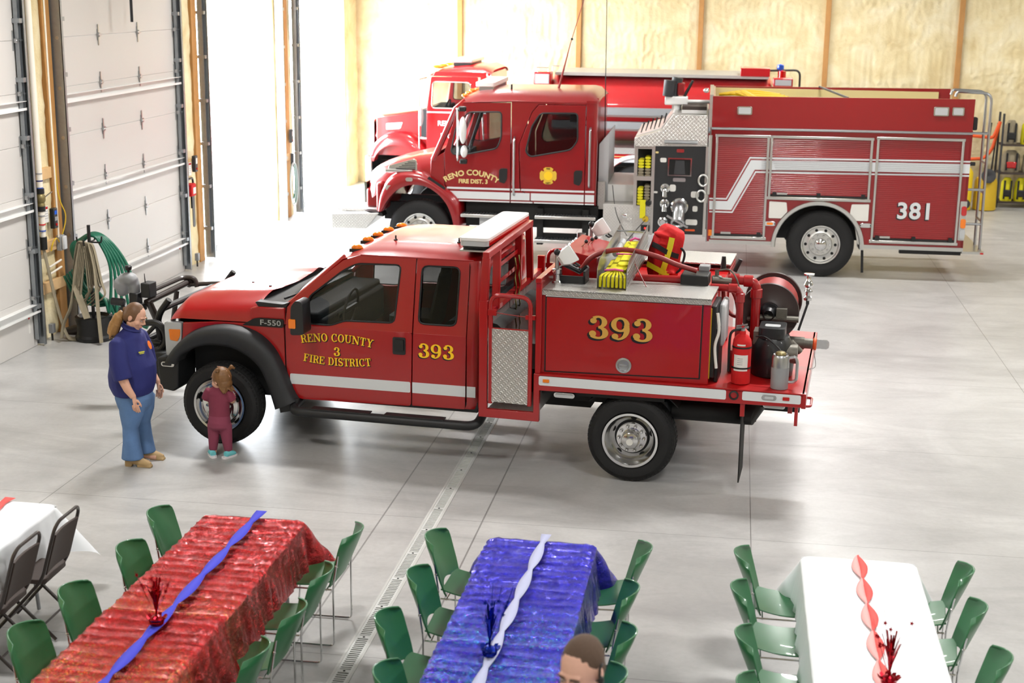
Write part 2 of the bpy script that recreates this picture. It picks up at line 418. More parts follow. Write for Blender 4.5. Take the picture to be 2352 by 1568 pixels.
def m_door():
    m = bpy.data.materials.new('doorpanel'); m.use_nodes = True; t = NT(m); MATS['doorpanel'] = m
    v = t.coord(); t.b.inputs['Base Color'].default_value = (*lin('c6c3bf'), 1); t.b.inputs['Roughness'].default_value = .42
    t.bump(t.noise(v, 60, 3, .6), .12, .004)
m_door()
def m_tread(name, col, metal, rough, s=62):
    m = bpy.data.materials.new(name); m.use_nodes = True; t = NT(m); MATS[name] = m
    t.b.inputs['Base Color'].default_value = (*lin(col), 1); t.b.inputs['Metallic'].default_value = metal; t.b.inputs['Roughness'].default_value = rough
    v = t.coord((s, s, s)); sp = t.n('ShaderNodeSeparateXYZ'); t.l(v, sp.inputs[0])
    # raised diagonal lozenges: two crossed wave sets along x and (y+z)
    u = sp.outputs[0]; w = t.math('ADD', sp.outputs[1], sp.outputs[2])
    def wave(a, sgn):
        p = t.math('ADD', u, t.math('MULTIPLY', w, sgn)); q = t.math('SUBTRACT', u, t.math('MULTIPLY', w, sgn))
        A = t.math('POWER', t.math('MAXIMUM', t.math('SINE', t.math('ADD', t.math('MULTIPLY', p, 3.1416), a)), 0), 2)
        B = t.math('MAXIMUM', t.math('SINE', t.math('ADD', t.math('MULTIPLY', q, 1.5708), a)), 0)
        return t.math('MULTIPLY', A, B)
    h = t.math('ADD', wave(0, 1), wave(1.57, -1))
    t.bump(h, .9, .006)
m_tread('tread', 'c9c8c4', .85, .36); m_tread('treadfine', 'c4c3bf', .85, .4, 80)
# floor, cut for the trench drain
f = MB()
DL, DR = -2.505, -2.36
f.box(-8.9, DL, -4, WB+.1, -.2, 0).box(DR, 14, -4, WB+.1, -.2, 0)
struct(f.obj('floor', 'concrete'))
dr = thing('trench_drain', 'long slotted steel trench drain set in the concrete floor', 'drain', (0, 0, 0)); dr['kind'] = 'structure'
gm_ = mat('drainrim', 'bdbdb9', .5, .1)
MB().box(DL, DR, -4, WB, -.2, -.12).obj('trough', 'dark', dr)
MB().box(DL, DL+.018, -4, WB, -.12, .004).box(DR-.018, DR, -4, WB, -.12, .004).obj('rim', gm_, dr)
gm = mat('grate', 'c6c7c4', .5, .1, var=.1, vscale=9)
y = 6.0
g = MB(); bl = MB()
while y < WB-.6:
    g.box(DL+.034, DR-.034, y, y+.045, -.03, .001); g.box(DL+.018, DL+.034, y, y+.53, -.03, .001).box(DR-.034, DR-.018, y, y+.53, -.03, .001)
    for k in range(16): yy = y+.055+k*.0295; g.box(DL+.034, DR-.034, yy, yy+.014, -.03, .001)
    bl.cyl(((DL+DR)/2, y+.022, 0), ((DL+DR)/2, y+.022, .003), .009, n=10)
    y += .53
g.obj('grate', gm, dr); bl.obj('bolts', 'dark', dr)
# spray foam sheets
def foam(P, nu, nv, amp=.03, stip=18., seed=0):
    """P(a,b)->(point, normal): wavy sprayed sheet"""
    rows = []
    for i in range(nu+1):
        row = []
        for j in range(nv+1):
            p, nrm = P(i/nu, j/nv); s = p+Vector((seed*7.3, seed*3.1, 0))
            band = noise.noise(Vector((s.x*.15+s.y*.15, s.z*2.6, seed)))
            d = amp*noise.noise(s*1.1)+amp*.9*noise.noise(Vector(((s.x+s.y)*stip*(1+.0*band), s.z*5+band*3, seed)))*(.45+.55*max(0, noise.noise(Vector(((s.x+s.y)*.7, s.z*2.2, 5+seed)))+.35))+amp*.8*band
            e = min(i, nu-i)/nu*12; e2 = min(1, e); d *= e2
            row.append(p+nrm*(d+amp*.8*(e2-1)))
        rows.append(row)
    return rows
b = MB()
b.box(-9, 14, WB+.12, WB+.25, -.2, CEIL)
POSTX = [-8.98, -6.28, -3.57, -.86, 1.89, 4.71, 7.46, 10.2, 13]
for k, (a, c) in enumerate(zip(POSTX, POSTX[1:])):
    a += .05; c -= .05
    vis = -6.5 < c and a < 7.4
    n1, n2 = (100, 190) if vis else (20, 30)
    b.sheet(foam(lambda u, v, a=a, c=c: (Vector((a+(c-a)*u, WB, v*4.9)), Vector((0, -1, 0))), n1, n2, .03, 11., k))
b.box(-9, 14, WB, WB+.12, 4.9, CEIL)
struct(b.obj('wall_back', 'foam', smooth=180))
for k, x in enumerate(POSTX[1:-1]):
    struct(MB().box(x-.055, x+.055, WB-.05, WB+.05, 0, 4.9).obj('trim_%d' % (k+1), 'wood', bev=.004))
# left wall: foam panels between the doors, wall above, posts
SEG = [(16.74, 17.68), (21.76, 22.82), (26.92, 27.9), (32.02, WB)]
w = MB()
w.box(-8.95, WX-.06, -4, 12.62, 0, CEIL).box(-8.95, WX, 12.62, WB, 4.36, CEIL)
for k, (a, c) in enumerate(SEG):
    w.box(-8.95, WX-.075, a-(.12 if k < 2 else 0), c+(.12 if k == 0 else 0), 0, 4.36)
    if k < 2: w.box(-8.95, WX-.0205, a-.12, a-.005, 0, 4.36)
    if k == 0: w.box(-8.95, WX-.0205, c+.005, c+.12, 0, 4.36)
    w.sheet(foam(lambda u, v, a=a, c=c: (Vector((WX-.03, a+(c-a)*u, v*4.36)), Vector((1, 0, 0))), 26, 120, .03, 5., k+20))
struct(w.obj('wall_left', 'foam', smooth=180))
tn = 8
for y0, y1 in ((17.42, 17.62), (22.5, 22.72), (27.34, 27.54)):
    pts = MB(); pts.box(WX-.06, WX+.012, y0, y1, 0, 4.36)
    struct(pts.obj('trim_%d' % tn, 'wood', bev=.004)); tn += 1
for y0, y1, z in ((16.78, 17.36, 2.12), (16.74, 17.42, 1.19), (16.72, 17.56, .67), (22.0, 22.45, 1.66), (27.0, 27.4, 1.2)):
    struct(MB().box(WX-.04, WX+.035, y0, y1, z-.07, z+.07).obj('trim_%d' % tn, 'woodlt', bev=.003)); tn += 1
# galvanised jambs and tracks
for y, s in ((16.72, 1), (17.66, -1), (21.78, 1), (22.84, -1), (26.9, 1), (27.92, -1)):
    t = MB(); opening = y in (22.84, 26.9, 27.92)
    t.box(WX-.02, WX+.14, y-.004, y+.004, .02, 4.3); t.box(WX+.132, WX+.14, y-.05*s, y+.004*s, .02, 4.3)
    yy = y-.085*s if not opening else y+.05*s
    t.box(WX+.05, WX+.058, yy-.03, yy+.03, .1, 4.3).box(WX+.05, WX+.1, yy-.034, yy-.03, .1, 4.3).box(WX+.05, WX+.1, yy+.03, yy+.034, .1, 4.3)
    for z in (.5, 1.2, 1.9, 2.6, 3.3, 4.0): t.box(WX+.0, WX+.13, yy-.045, yy+.045, z, z+.055)
    struct(t.obj('trim_%d' % tn, 'galv')); tn += 1
# other sides and the ceiling
mat('wallplain', 'cfc6ae', .7)
struct(MB().box(14, 14.15, -4, WB+.1, -.2, CEIL).obj('wall_right', 'wallplain'))
struct(MB().box(-9, 14, -4.15, -4, -.2, CEIL).obj('wall_front', 'wallplain'))
struct(MB().box(-9, 14.15, -4.15, WB+.2, CEIL, CEIL+.1).obj('ceiling', 'ceiling'))
struct(MB().box(-90, -8.9, -30, 110, -.3, -.02).obj('ground', 'apron'))
# sectional doors
def sect_door(name, y0, y1, cols, label):
    d = thing(name, label, 'garage door', (0, 0, 0)); d['kind'] = 'structure'
    H = .632; x = WX+.03
    for k in range(7):
        MB().box(x-.05, x, y0, y1, k*H, (k+1)*H).obj('panel', 'doorpanel', d, bev=.007)
    for k in range(1, 7):
        z = k*H
        for c in cols:
            h = MB(); h.box(x, x+.006, c-.03, c+.03, z-.075, z+.075); h.box(x+.006, x+.014, c-.012, c+.012, z-.14, z+.14)
            h.cyl((x+.02, c-.045, z), (x+.02, c+.045, z), .017, n=10); h.box(x+.006, x+.035, c-.02, c+.02, z-.03, z+.03)
            h.obj('hinge', 'steel', d)
        for c, sg in ((y0+.1, -1), (y1-.1, 1)):
            h = MB(); h.plate([(-.035, -.12), (.035, -.07), (.035, .07), (-.035, .12)], .012, (x+.014, c, z), (0, 1, 0), (0, 0, 1))
            h.cyl((x+.05, c-.04, z), (x+.05, c+.1*sg+.02*sg, z), .012, n=10); h.cyl((x+.05, c+.13*sg, z), (x+.05, c+.15*sg, z), .024, n=14); h.box(x, x+.06, c-.02, c+.02, z-.025, z+.025)
            h.obj('roller', 'steel', d)
    for z in (.5, 1.77, 3.02):
        s = MB(); s.box(x, x+.012, y0+.02, y1-.01, z-.06, z-.045).box(x, x+.075, y0+.02, y1-.01, z+.045, z+.052).box(x, x+.075, y0+.02, y1-.01, z-.06, z-.053).box(x+.07, x+.077, y0+.02, y1-.01, z-.06, z-.03).box(x, x+.006, y0+.02, y1-.01, z-.06, z+.05)
        s.obj('strut', 'white', d)
    MB().box(x, x+.002, y1-.22, y1-.17, .2, .42).obj('sticker', 'labelw', d, label='white warning sticker with red print')
    MB().box(x+.002, x+.003, y1-.215, y1-.175, .38, .415).obj('sticker_band', 'redlens', d)
    return d
sect_door('door_1', 12.66, 16.70, (14.0, 15.3), 'white sectional garage door cut off by the left edge of the photo')
sect_door('door_2', 17.70, 21.76, (18.97, 20.30), 'white sectional garage door behind the hose stand')
# lamps
for i, (x, y) in enumerate(LAMPS):
    t = thing('ceiling_light', 'white linear high bay light hung under the ceiling', 'lamp', (x, y, CEIL-.35), 0, 'ceiling lights')
    MB().plate(rrect(-.62, .62, -.2, .2, .03), .05, (0, 0, .032), (1, 0, 0), (0, 1, 0)).obj('housing', 'white', t)
    MB().box(-.58, .58, -.16, .16, -.035, -.022).obj('diffuser', 'fixture', t)
    for sx in (-.5, .5): MB().cyl((sx, 0, 0), (sx, 0, .36), .006, n=6).obj('hanger', 'galv', t)
    a = area('lamp_light', (0, 0, -.05), (0, 0, 0), 1.1, .32, LAMP_ROWS[y], (1, .98, .955)); a.parent = t
# ---------------------------------------------------------------- tables, cloths, chairs
def m_foil(name, base, dark, specks, lo, hi):
    m = bpy.data.materials.new(name); m.use_nodes = True; t = NT(m); MATS[name] = m
    v = t.coord(); b = t.b
    vo = t.n('ShaderNodeTexVoronoi'); t.l(v, vo.inputs['Vector']); vo.inputs['Scale'].default_value = 190
    sp = t.n('ShaderNodeSeparateColor'); t.l(vo.outputs['Color'], sp.inputs[0])
    glit = t.ramp(sp.outputs[0], specks)
    pick = t.math('GREATER_THAN', sp.outputs[1], .72)
    sep = t.n('ShaderNodeSeparateXYZ'); t.l(v, sep.inputs[0])
    mask = t.math('MULTIPLY', t.ramp(t.math('ADD', t.math('MULTIPLY', t.noise(v, 2.5, 3), .5), t.n_map(sep.outputs[1], lo, hi)), [(.55, 0.), (.75, 1.)]), pick)
    t.l(t.mix(mask, t.mix(t.noise(v, 6, 4), base, dark), glit), b.inputs['Base Color'])
    b.inputs['Metallic'].default_value = .82; b.inputs['Roughness'].default_value = .13
    vf = t.n('ShaderNodeTexVoronoi'); vf.inputs['Scale'].default_value = 17; vf.inputs['Randomness'].default_value = 1
    nv = t.n('ShaderNodeVectorMath', operation='ADD'); nz = t.n('ShaderNodeTexNoise'); t.l(v, nz.inputs['Vector']); nz.inputs['Scale'].default_value = 7; nz.inputs['Detail'].default_value = 4
    sc = t.n('ShaderNodeVectorMath', operation='SCALE'); t.l(nz.outputs['Color'], sc.inputs[0]); sc.inputs['Scale'].default_value = .12
    t.l(v, nv.inputs[0]); t.l(sc.outputs[0], nv.inputs[1]); t.l(nv.outputs[0], vf.inputs['Vector'])
    h = t.math('ADD', t.math('MULTIPLY', vf.outputs['Distance'], .5), t.math('ADD', t.noise(v, 14, 6, .62, 1.5), t.math('MULTIPLY', t.noise(v, 46, 4, .6, 2), .4)))
    t.bump(h, .7, .026)
    b.inputs['Coat Weight'].default_value = .45; b.inputs['Coat Roughness'].default_value = .04
    t.l(b.inputs['Normal'].links[0].from_socket, b.inputs['Coat Normal'])
def _n_map(s, val, lo, hi):
    m = s.n('ShaderNodeMapRange'); s.l(val, m.inputs[0]); m.inputs[1].default_value = lo; m.inputs[2].default_value = hi; m.inputs[3].default_value = .0; m.inputs[4].default_value = .8
    return m.outputs[0]
NT.n_map = _n_map
m_foil('redfoil2', 'c0141a', '8c0c12', [(.0, 'f0c030'), (.3, 'ff5a20'), (.6, 'd02060'), (.9, '5fbf50')], 1.4, -.6)
m_foil('bluefoil2', '2a22c0', '1c1490', [(.0, '12b0c0'), (.35, '20a8a0'), (.6, '3a60f0'), (.85, 'a040d0')], 1.6, .2)
m_foil('redfoil', 'c0141a', '8c0c12', [(.0, 'f0c030'), (.3, 'ff5a20'), (.6, 'd02060'), (.9, '5fbf50')], .2, -1.4)
m_foil('bluefoil', '2a22c0', '1c1490', [(.0, '12b0c0'), (.35, '20a8a0'), (.6, '3a60f0'), (.85, 'a040d0')], .4, -1.2)
def table(x, y1, label):
    """folding table, far end at y1, 1.83 m long towards the camera"""
    L, W = 1.83, .76
    t = thing('folding_table', label, 'table', (x, y1-L/2, 0), 0, 'folding banquet tables')
    MB().plate(rrect(-W/2, W/2, -L/2, L/2, .03), .03, (0, 0, .735), (1, 0, 0), (0, 1, 0)).obj('tabletop', 'ltgrey', t)
    for s in (-1, 1):
        for q in (-1, 1):
            MB().tube(fillet([(q*.2, s*.55, .7), (q*.3, s*.62, .45), (q*.31, s*.66, .012)], .08), .014).obj('leg', 'grey', t)
        MB().tube([(-.3, s*.63, .4), (.3, s*.63, .4)], .01).obj('brace', 'grey', t)
    return t
def cloth(name, x, y1, L, m, label, group, drop=.3, far=True, near=True, ridges=False, z=.745, seed=1, flare=.12):
    W = .77/2; l = L/2
    def axis(h, d0, d1, n):
        out = []
        if d0: out += [-h-d0*(1-i/14) for i in range(14)]
        out += [-h+2*h*i/n for i in range(n+1)]
        if d1: out += [h+d1*(i+1)/14 for i in range(14)]
        return out
    S = axis(W, drop, drop, 30); TT = axis(l, drop if near else 0, drop if far else 0, int(L/.0075)); P = []
    for t in TT:
        row = []
        for s in S:
            rc = .07; lim = l if (far if t > 0 else near) else 9
            qx = abs(s)-W+rc; qy = abs(t)-lim+rc
            if qx > 0 and qy > 0: hq = math.hypot(qx, qy); d = hq-rc; nx, ny = qx/hq, qy/hq
            elif qx > qy: d = qx-rc; nx, ny = 1, 0
            else: d = qy-rc; nx, ny = 0, 1
            px, py, pz = s, t, 0; es = et = d > 0
            if d > 0:
                nx = math.copysign(nx, s); ny = math.copysign(ny, t); bx, by = s-nx*d, t-ny*d
                k = abs(nx*ny)*2; r = noise.noise(Vector((by*5*abs(nx)+bx*6*abs(ny), seed, s > 0)))*.5+noise.noise(Vector((by*14+bx*13, seed+3, s > 0)))*.25
                out = d*(flare+.5*k**1.5)+r*d*.22*(1-k); px = bx+nx*out; py = by+ny*out; pz = -d*(.985-.1*k)
            q = Vector((px*4, py*4, seed))
            if ridges:
                ph = (t/.115) % 1; rd = max(0, 1-abs(ph-.5)/.13)*.012*(1 if d <= 0 else .3)
                edge = max(0, 1-abs(abs(s)-.31)/.02)*.006*(1 if d <= 0 else 0)
                pz += rd+edge+.009*noise.noise(q*1.2)+.003*noise.noise(q*5)
                if d > 0: f = min(1, d/.1)*.016; px += f*noise.noise(Vector((t*13, pz*5, seed))); py += f*noise.noise(Vector((s*13, pz*5, seed)))
            else: pz += .003*noise.noise(q)
            if -.03 < d <= 0: pz -= .01*(1+d/.03)**2
            elif d > 0: pz -= .01
            row.append((px, py, pz))
        P.append(row)
    o = MB().sheet(P, .0).obj(name, m, smooth=60 if ridges else 180)
    o.location = (x, y1-l, z+(.012 if ridges else .0)); tag(o, label, 'tablecloth', group)
    return o
def streamer(x0, y0, y1, z, m, label, w=.07, per=.42, ph=0, amp=.0, slope=0, lift=.03):
    L = []; n = int((y0-y1)/.012)
    for i in range(n+1):
        y = y0+(y1-y0)*i/n; a = ph+(y0-y)/per*2*PI; x = x0+slope*(y0-y)+amp*abs(sin(a))
        hw = w/2; c = (.42+.58*abs(cos(a))) if not amp else .16+.84*abs(sin(a)); q = hw*.35*(1-c)
        L.append([(x-hw*c, y, z+lift*.2+q*(1 if sin(a) > 0 else 0)), (x, y, z+lift*.2+q*.6), (x+hw*c, y, z+lift*.2+q*(0 if sin(a) > 0 else 1))])
    o = MB().sheet(L, .0012).obj('streamer', m, smooth=180); tag(o, label, 'streamer', 'crepe streamers on the tables'); return o
TX = {'far left white': -5.2, 'red': -3.285, 'blue': -1.19, 'right white': .965}
table(TX['far left white'], 9.47, 'folding table under the white cloth at the far left')
cloth('tablecloth', TX['far left white'], 9.47, 1.83, 'tcwhite', 'white tablecloth on the table cut off by the left edge', 'white tablecloths', .36, seed=4)
table(TX['red'], 9.45, 'folding table under the farther red foil tablecloth'); table(TX['red'], 7.6, 'folding table under the nearer red foil tablecloth')
table(TX['blue'], 9.38, 'folding table under the farther blue foil tablecloth'); table(TX['blue'], 7.53, 'folding table under the nearer blue foil tablecloth')
table(TX['right white'], 9.46, 'folding table under the white cloth at the right'); table(TX['right white'], 7.61, 'folding table under the nearer white cloth at the right')
cloth('tablecloth', TX['red'], 9.45, 1.85, 'redfoil', 'crinkled red foil tablecloth on the farther red table', 'red foil tablecloths', .33, near=False, ridges=True, seed=2)
cloth('tablecloth', TX['red'], 7.7, 1.95, 'redfoil2', 'glittering red foil tablecloth overlapping in front, cut by the photo edge', 'red foil tablecloths', .36, far=False, ridges=True, z=.762, seed=6, flare=.3)
cloth('tablecloth', TX['blue'], 9.38, 1.85, 'bluefoil', 'crinkled blue foil tablecloth on the farther blue table', 'blue foil tablecloths', .33, near=False, ridges=True, seed=3)
cloth('tablecloth', TX['blue'], 7.62, 1.95, 'bluefoil2', 'shiny blue foil tablecloth overlapping in front, beside the man', 'blue foil tablecloths', .33, far=False, ridges=True, z=.762, seed=7, flare=.34)
cloth('tablecloth', TX['right white'], 9.46, 1.85, 'tcwhite', 'white tablecloth with the red twisted streamer at the right', 'white tablecloths', .3, near=False, seed=5)
cloth('tablecloth', TX['right white'], 7.63, 1.95, 'tcwhite', 'white tablecloth of the nearer right table at the bottom edge', 'white tablecloths', .3, far=False, z=.752, seed=8)
streamer(-3.25, 9.47, 5.8, .79, 'crepeblue', 'blue crepe streamer running down the red table', .08, .95)
streamer(-1.165, 9.4, 5.7, .785, 'crepewhite', 'white crepe streamer running down the blue table', .075, .95, .4, slope=-.035)
streamer(.965, 9.48, 5.7, .752, 'crepered', 'red crepe streamer twisted down the right white table', .05, .8, 0, .024)
mat('crepepink', 'f3a9a5', .85)
streamer(.96, 9.48, 5.7, .75, 'crepepink', 'pale pink crepe twist beneath the red streamer on the right table', .055, .8, 0, -.022)
streamer(-5.2, 9.49, 7.7, .752, 'crepered', 'red crepe streamer on the white table at the left edge', .1, .9, .8)
def centerpiece(loc, m, label, h=.3, seed=0):
    rnd = random.Random(seed); t = thing('foil_centerpiece', label, 'table decoration', loc, 0, 'foil centerpieces')
    b = MB(); b.ell((0, 0, .035), (.045, .045, .038), 14, 8)
    for k in range(16):
        a = rnd.uniform(0, 6.28); b.plate([(-.02, 0), (.02, 0), (.012, .05), (-.008, .06)], .001, (.03*cos(a), .03*sin(a), .03), (-sin(a), cos(a), 0), (cos(a)*.6, sin(a)*.6, .6))
    b.obj('base', m, t, smooth=0)
    s = MB()
    for k in range(30):
        a = rnd.uniform(0, 6.28); r = rnd.uniform(.015, .06); hh = h*rnd.uniform(.5, .9); q = Vector((cos(a), sin(a), 0)); u = Vector((-sin(a), cos(a), 0))
        s.sheet([[q*r*f*f+Vector((0, 0, .05+hh*f))+u*w for w in (-.005, .005)] for f in (0, .3, .6, 1)], .0008)
    s.obj('spray', m, t, smooth=0)
    for k in range(9):
        a = rnd.uniform(0, 6.28); d = Vector((cos(a)*.35, sin(a)*.35, 1)).normalized(); l = h*rnd.uniform(.9, 1.25)
        MB().tube([Vector((0, 0, .05)), Vector((0, 0, .05))+d*l], .0012, 5).obj('wire', m, t)
        p = Vector((0, 0, .05))+d*l*rnd.uniform(.6, 1); pts = [(.016*(1 if i % 2 == 0 else .42)*cos(i*PI/5), .016*(1 if i % 2 == 0 else .42)*sin(i*PI/5)) for i in range(10)]
        MB().plate(pts, .001, p, (1, 0, 0), (0, .4, .9)).obj('star', m, t, smooth=0)
    return t
mat('foilred', 'a01020', .2, .9); mat('foilblue', '1a2f9a', .2, .9)
centerpiece((-3.25, 7.52, .785), 'foilred', 'red foil centerpiece standing on the red table', .28, 1)
centerpiece((-1.24, 7.47, .785), 'foilblue', 'blue foil centerpiece standing on the blue table', .32, 2)
centerpiece((.985, 7.55, .762), 'foilred', 'red foil spray with stars on the right white table', .3, 3)
# green stacking chair, front towards +x
def make_chair():
    c = thing('stacking_chair', 'green stacking chair', 'chair', (0, 0, 0), 0)
    S = []
    for i in range(11):
        u = i/10; x = -.2+.42*u; z = .445-.02*sin(u*PI)+.02*(1-u)**3-.035*max(0, u-.8)**2*25*.5
        S.append([(x, (j/10-.5)*(.44-.05*(1-u)), z+.012*(2*abs(j/10-.5))**2) for j in range(11)])
    MB().sheet(S, .01).obj('seat', 'green', c, smooth=60, bev=.003)
    Bk = []
    for i in range(13):
        u = i/12; z = .46+.32*u; hw = interp([(0, .185), (.08, .205), (.3, .222), (.8, .226), (.9, .218), (.96, .2), (1, .17)], u); x = -.205-.045*u-.02*u*u+(.03*(1-u)**2)
        Bk.append([(x+.02-.1*(1-(2*abs(j/12-.5))**2)*(.6+.4*u), (j/12-.5)*2*hw, z+.03-(2*abs(j/12-.5))**2*(.03+.03*(1-u)**2)) for j in range(13)])
    MB().sheet(Bk, .011).obj('backrest', 'green', c, smooth=60, bev=.003)
    for s in (-1, 1):
        y = s*.235
        MB().tube(fillet([(-.235, y*.95, .68), (-.2, y, .45), (-.2, y, .012), (.2, y, .012), (.17, y, .43), (-.19, y*.98, .43)], .035), .0065, 8).obj('side_frame', 'chrome', c)
        MB().ell((-.222, y*.96, .6), (.012, .012, .012), 8, 6).obj('rivet', 'chrome', c)
    b = MB()
    for x, z in ((-.15, .425), (.15, .428)): b.tube([(x, -.235, z), (x, .235, z)], .006, 8)
    b.obj('crossbar', 'chrome', c); return c
proto = make_chair(); first = [True]
def place(x, y, rz, label, group):
    if first[0]:
        first[0] = False; o = proto; o.location = (x, y, 0); o.rotation_euler = (0, 0, rz); o['label'] = label; o['group'] = group
    else: o = dup(proto, (x, y, 0), rz, label, group)
ORD = ['farthest', 'second from far end', 'third from far end', 'fourth from far end']
def row(xb, ys, right, table_name, group, jit):
    for k, y in enumerate(ys):
        rz = PI if right else 0; rz += jit[k]; d = -.255 if right else .255
        place(xb[k]+d, y, rz, 'green chair, %s, on the %s side of the %s table' % (ORD[k], 'right' if right else 'left', table_name), group)
row([-3.95, -3.89, -3.95, -3.97], [9.34, 8.66, 7.93, 7.32], False, 'red', 'green chairs left of the red table', [.08, .02, .03, .03])
row([-2.54, -2.55, -2.55, -2.6], [9.24, 8.5, 7.9, 7.33], True, 'red', 'green chairs right of the red table', [0, .02, 0, .03])
row([-1.89, -1.87, -1.91, -1.75], [9.22, 8.57, 7.88, 7.2], False, 'blue', 'green chairs left of the blue table', [-.05, 0, .0, .02])
row([-.52, -.56, -.53, -.545], [9.25, 8.56, 7.92, 7.36], True, 'blue', 'green chairs right of the blue table', [.03, .03, 0, .05])
row([.23, .21, .24, .25], [9.3, 8.71, 8.03, 7.4], False, 'right white', 'green chairs left of the right white table', [0, 0, .02, 0])
row([1.6, 1.59, 1.62], [9.3, 8.7, 8.0], True, 'right white', 'green chairs right of the right white table', [-.12, -.12, -.1])
# brown folding chairs, front towards +x
def fold_chair(x, y, rz, label):
    c = thing('folding_chair', label, 'chair', (x, y, 0), rz, 'brown folding chairs')
    Bk = [[(-.2-.09*u+.02*(1-(2*v-1)**2), (v-.5)*.37, .5+.3*u) for v in [j/8 for j in range(9)]] for u in [i/8 for i in range(9)]]
    MB().sheet(Bk, .018).obj('backrest', 'brownseat', c, smooth=60, bev=.004)
    MB().plate(rrect(-.2, .2, -.19, .19, .05), .035, (0, 0, .46), (1, 0, 0), (0, 1, 0)).obj('seat', 'brownseat', c, bev=.01)
    fr = [(-.165, -.2, .44), (-.2, -.2, .5), (-.3, -.2, .84), (-.315, -.15, .89), (-.315, .15, .89), (-.3, .2, .84), (-.2, .2, .5), (-.165, .2, .44)]
    MB().tube(fillet(fr, .07), .0125, 10).obj('back_frame', 'brownmetal', c)
    for s in (-1, 1):
        MB().tube([(-.165, s*.2, .44), (.22, s*.2, .012)], .0125, 10).obj('leg', 'brownmetal', c)
        MB().tube([(.17, s*.175, .43), (-.25, s*.175, .012)], .0125, 10).obj('leg', 'brownmetal', c)
    MB().tube([(.12, -.2, .12), (.12, .2, .12)], .008).tube([(-.16, -.175, .11), (-.16, .175, .11)], .008).obj('stretchers', 'brownmetal', c)
    return c
fold_chair(-4.79, 8.93, PI+.02, 'brown folding chair nearer the far corner of the left white table')
fold_chair(-4.83, 8.42, PI+.02, 'brown folding chair at the left edge of the photo, nearer the camera')
# ---------------------------------------------------------------- people
def head_mb(mb, M, s=1.0, child=False):
    e = lambda c, r: mb_add_ell(mb, c, r, M, s)
    if child:
        e((-.01, 0, .02), (.1, .086, .098)); e((.03, 0, -.035), (.068, .07, .072)); e((.05, 0, -.075), (.032, .035, .025)); e((.045, .045, -.045), (.034, .03, .03)); e((.045, -.045, -.045), (.034, .03, .03))
        nose = [(.094, 0, -.01), (.106, 0, -.034)]; nr = [.008, .013]
    else:
        e((-.01, 0, .02), (.099, .077, .1)); e((.02, 0, -.035), (.073, .063, .085)); e((.046, 0, -.098), (.034, .037, .028)); e((.08, 0, .022), (.016, .052, .012)); e((.052, .038, -.035), (.03, .026, .03)); e((.052, -.038, -.035), (.03, .026, .03)); e((-.005, 0, -.07), (.06, .06, .045))
        nose = [(.09, 0, .012), (.103, 0, -.015), (.112, 0, -.034)]; nr = [.009, .011, .014]
    for y in (-1, 1): e((-.012, y*.079, -.012), (.021, .009, .032)); e((.1, y*.011, -.036), (.01, .009, .008))
    e((.083, 0, -.072), (.012, .024, .01))
    mb.tube([M @ (Vector(p)*s) for p in nose], [r*s for r in nr], 10)
def mb_add_ell(mb, c, r, M, s=1.0):
    b = MB().ell(Vector(c)*s, tuple(x*s for x in r), 18, 12); mb.add([M @ Vector(p) for p in b.v], b.f)
def face_parts(M, t, s=1.0, brow='brow', look=(0, 0)):
    for y in (-1, 1):
        b = MB(); mb_add_ell(b, (.082, y*.031, -.002), (.0115, .0145, .0062), M, s); b.obj('eye', 'eyewhite', t, 180)
        b = MB(); mb_add_ell(b, (.0922, y*.031+look[0], -.005), (.0032, .006, .0045), M, s); b.obj('iris', 'iris', t, 180)
        MB().tube([M @ (Vector(p)*s) for p in ((.087, y*.05, .018), (.097, y*.034, .025), (.097, y*.014, .02))], [.003*s, .005*s, .005*s], 8).obj('eyebrow', brow, t, 180)
    b = MB(); mb_add_ell(b, (.0915, 0, -.0715), (.005, .021, .0055), M, s); b.obj('lips', 'lips', t, 180)
def hand_mb(mb, M, side=1, s=1.0, curl=.5):
    """wrist at the origin, fingers along -z, thumb towards +x, palm towards side*y"""
    P = lambda x, y, z: M @ Vector((x*s, side*y*s, z*s))
    mb.tube([P(0, 0, .03), P(0, 0, 0), P(.002, .002, -.04), P(.0, .004, -.088)], [(.024*s, .02*s), (.026*s, .019*s), (.036*s, .016*s), (.037*s, .012*s)], 12, up=(side*1.0, 0, 0) if False else None)
    for k, (x, L) in enumerate(((.03, .066), (.0105, .076), (-.009, .07), (-.028, .054))):
        z0 = -.082; pts = [P(x, .004, z0+.02), P(x, .006, z0), P(x*1.05, .006+curl*.016, z0-L*.42), P(x*1.05, .006+curl*.042, z0-L*.74), P(x*1.03, .006+curl*.062, z0-L*.93)]
        mb.tube(pts, [.0088*s, .0088*s, .0082*s, .0075*s, .006*s], 8)
    mb.tube([P(.022, .006, -.012), P(.04, .014, -.04), P(.05, .022, -.066), P(.051, .028, -.09)], [.013*s, .011*s, .0095*s, .007*s], 8)
def ring_loft(mb, tab, n=24, fn=None):
    """tab rows: z, cx, cy, half depth x, half width y"""
    mb.loft([[Vector((cx+hx*cos(2*PI*k/n), cy+hy*sin(2*PI*k/n), z)) for k in range(n)] for z, cx, cy, hx, hy in tab]); return mb
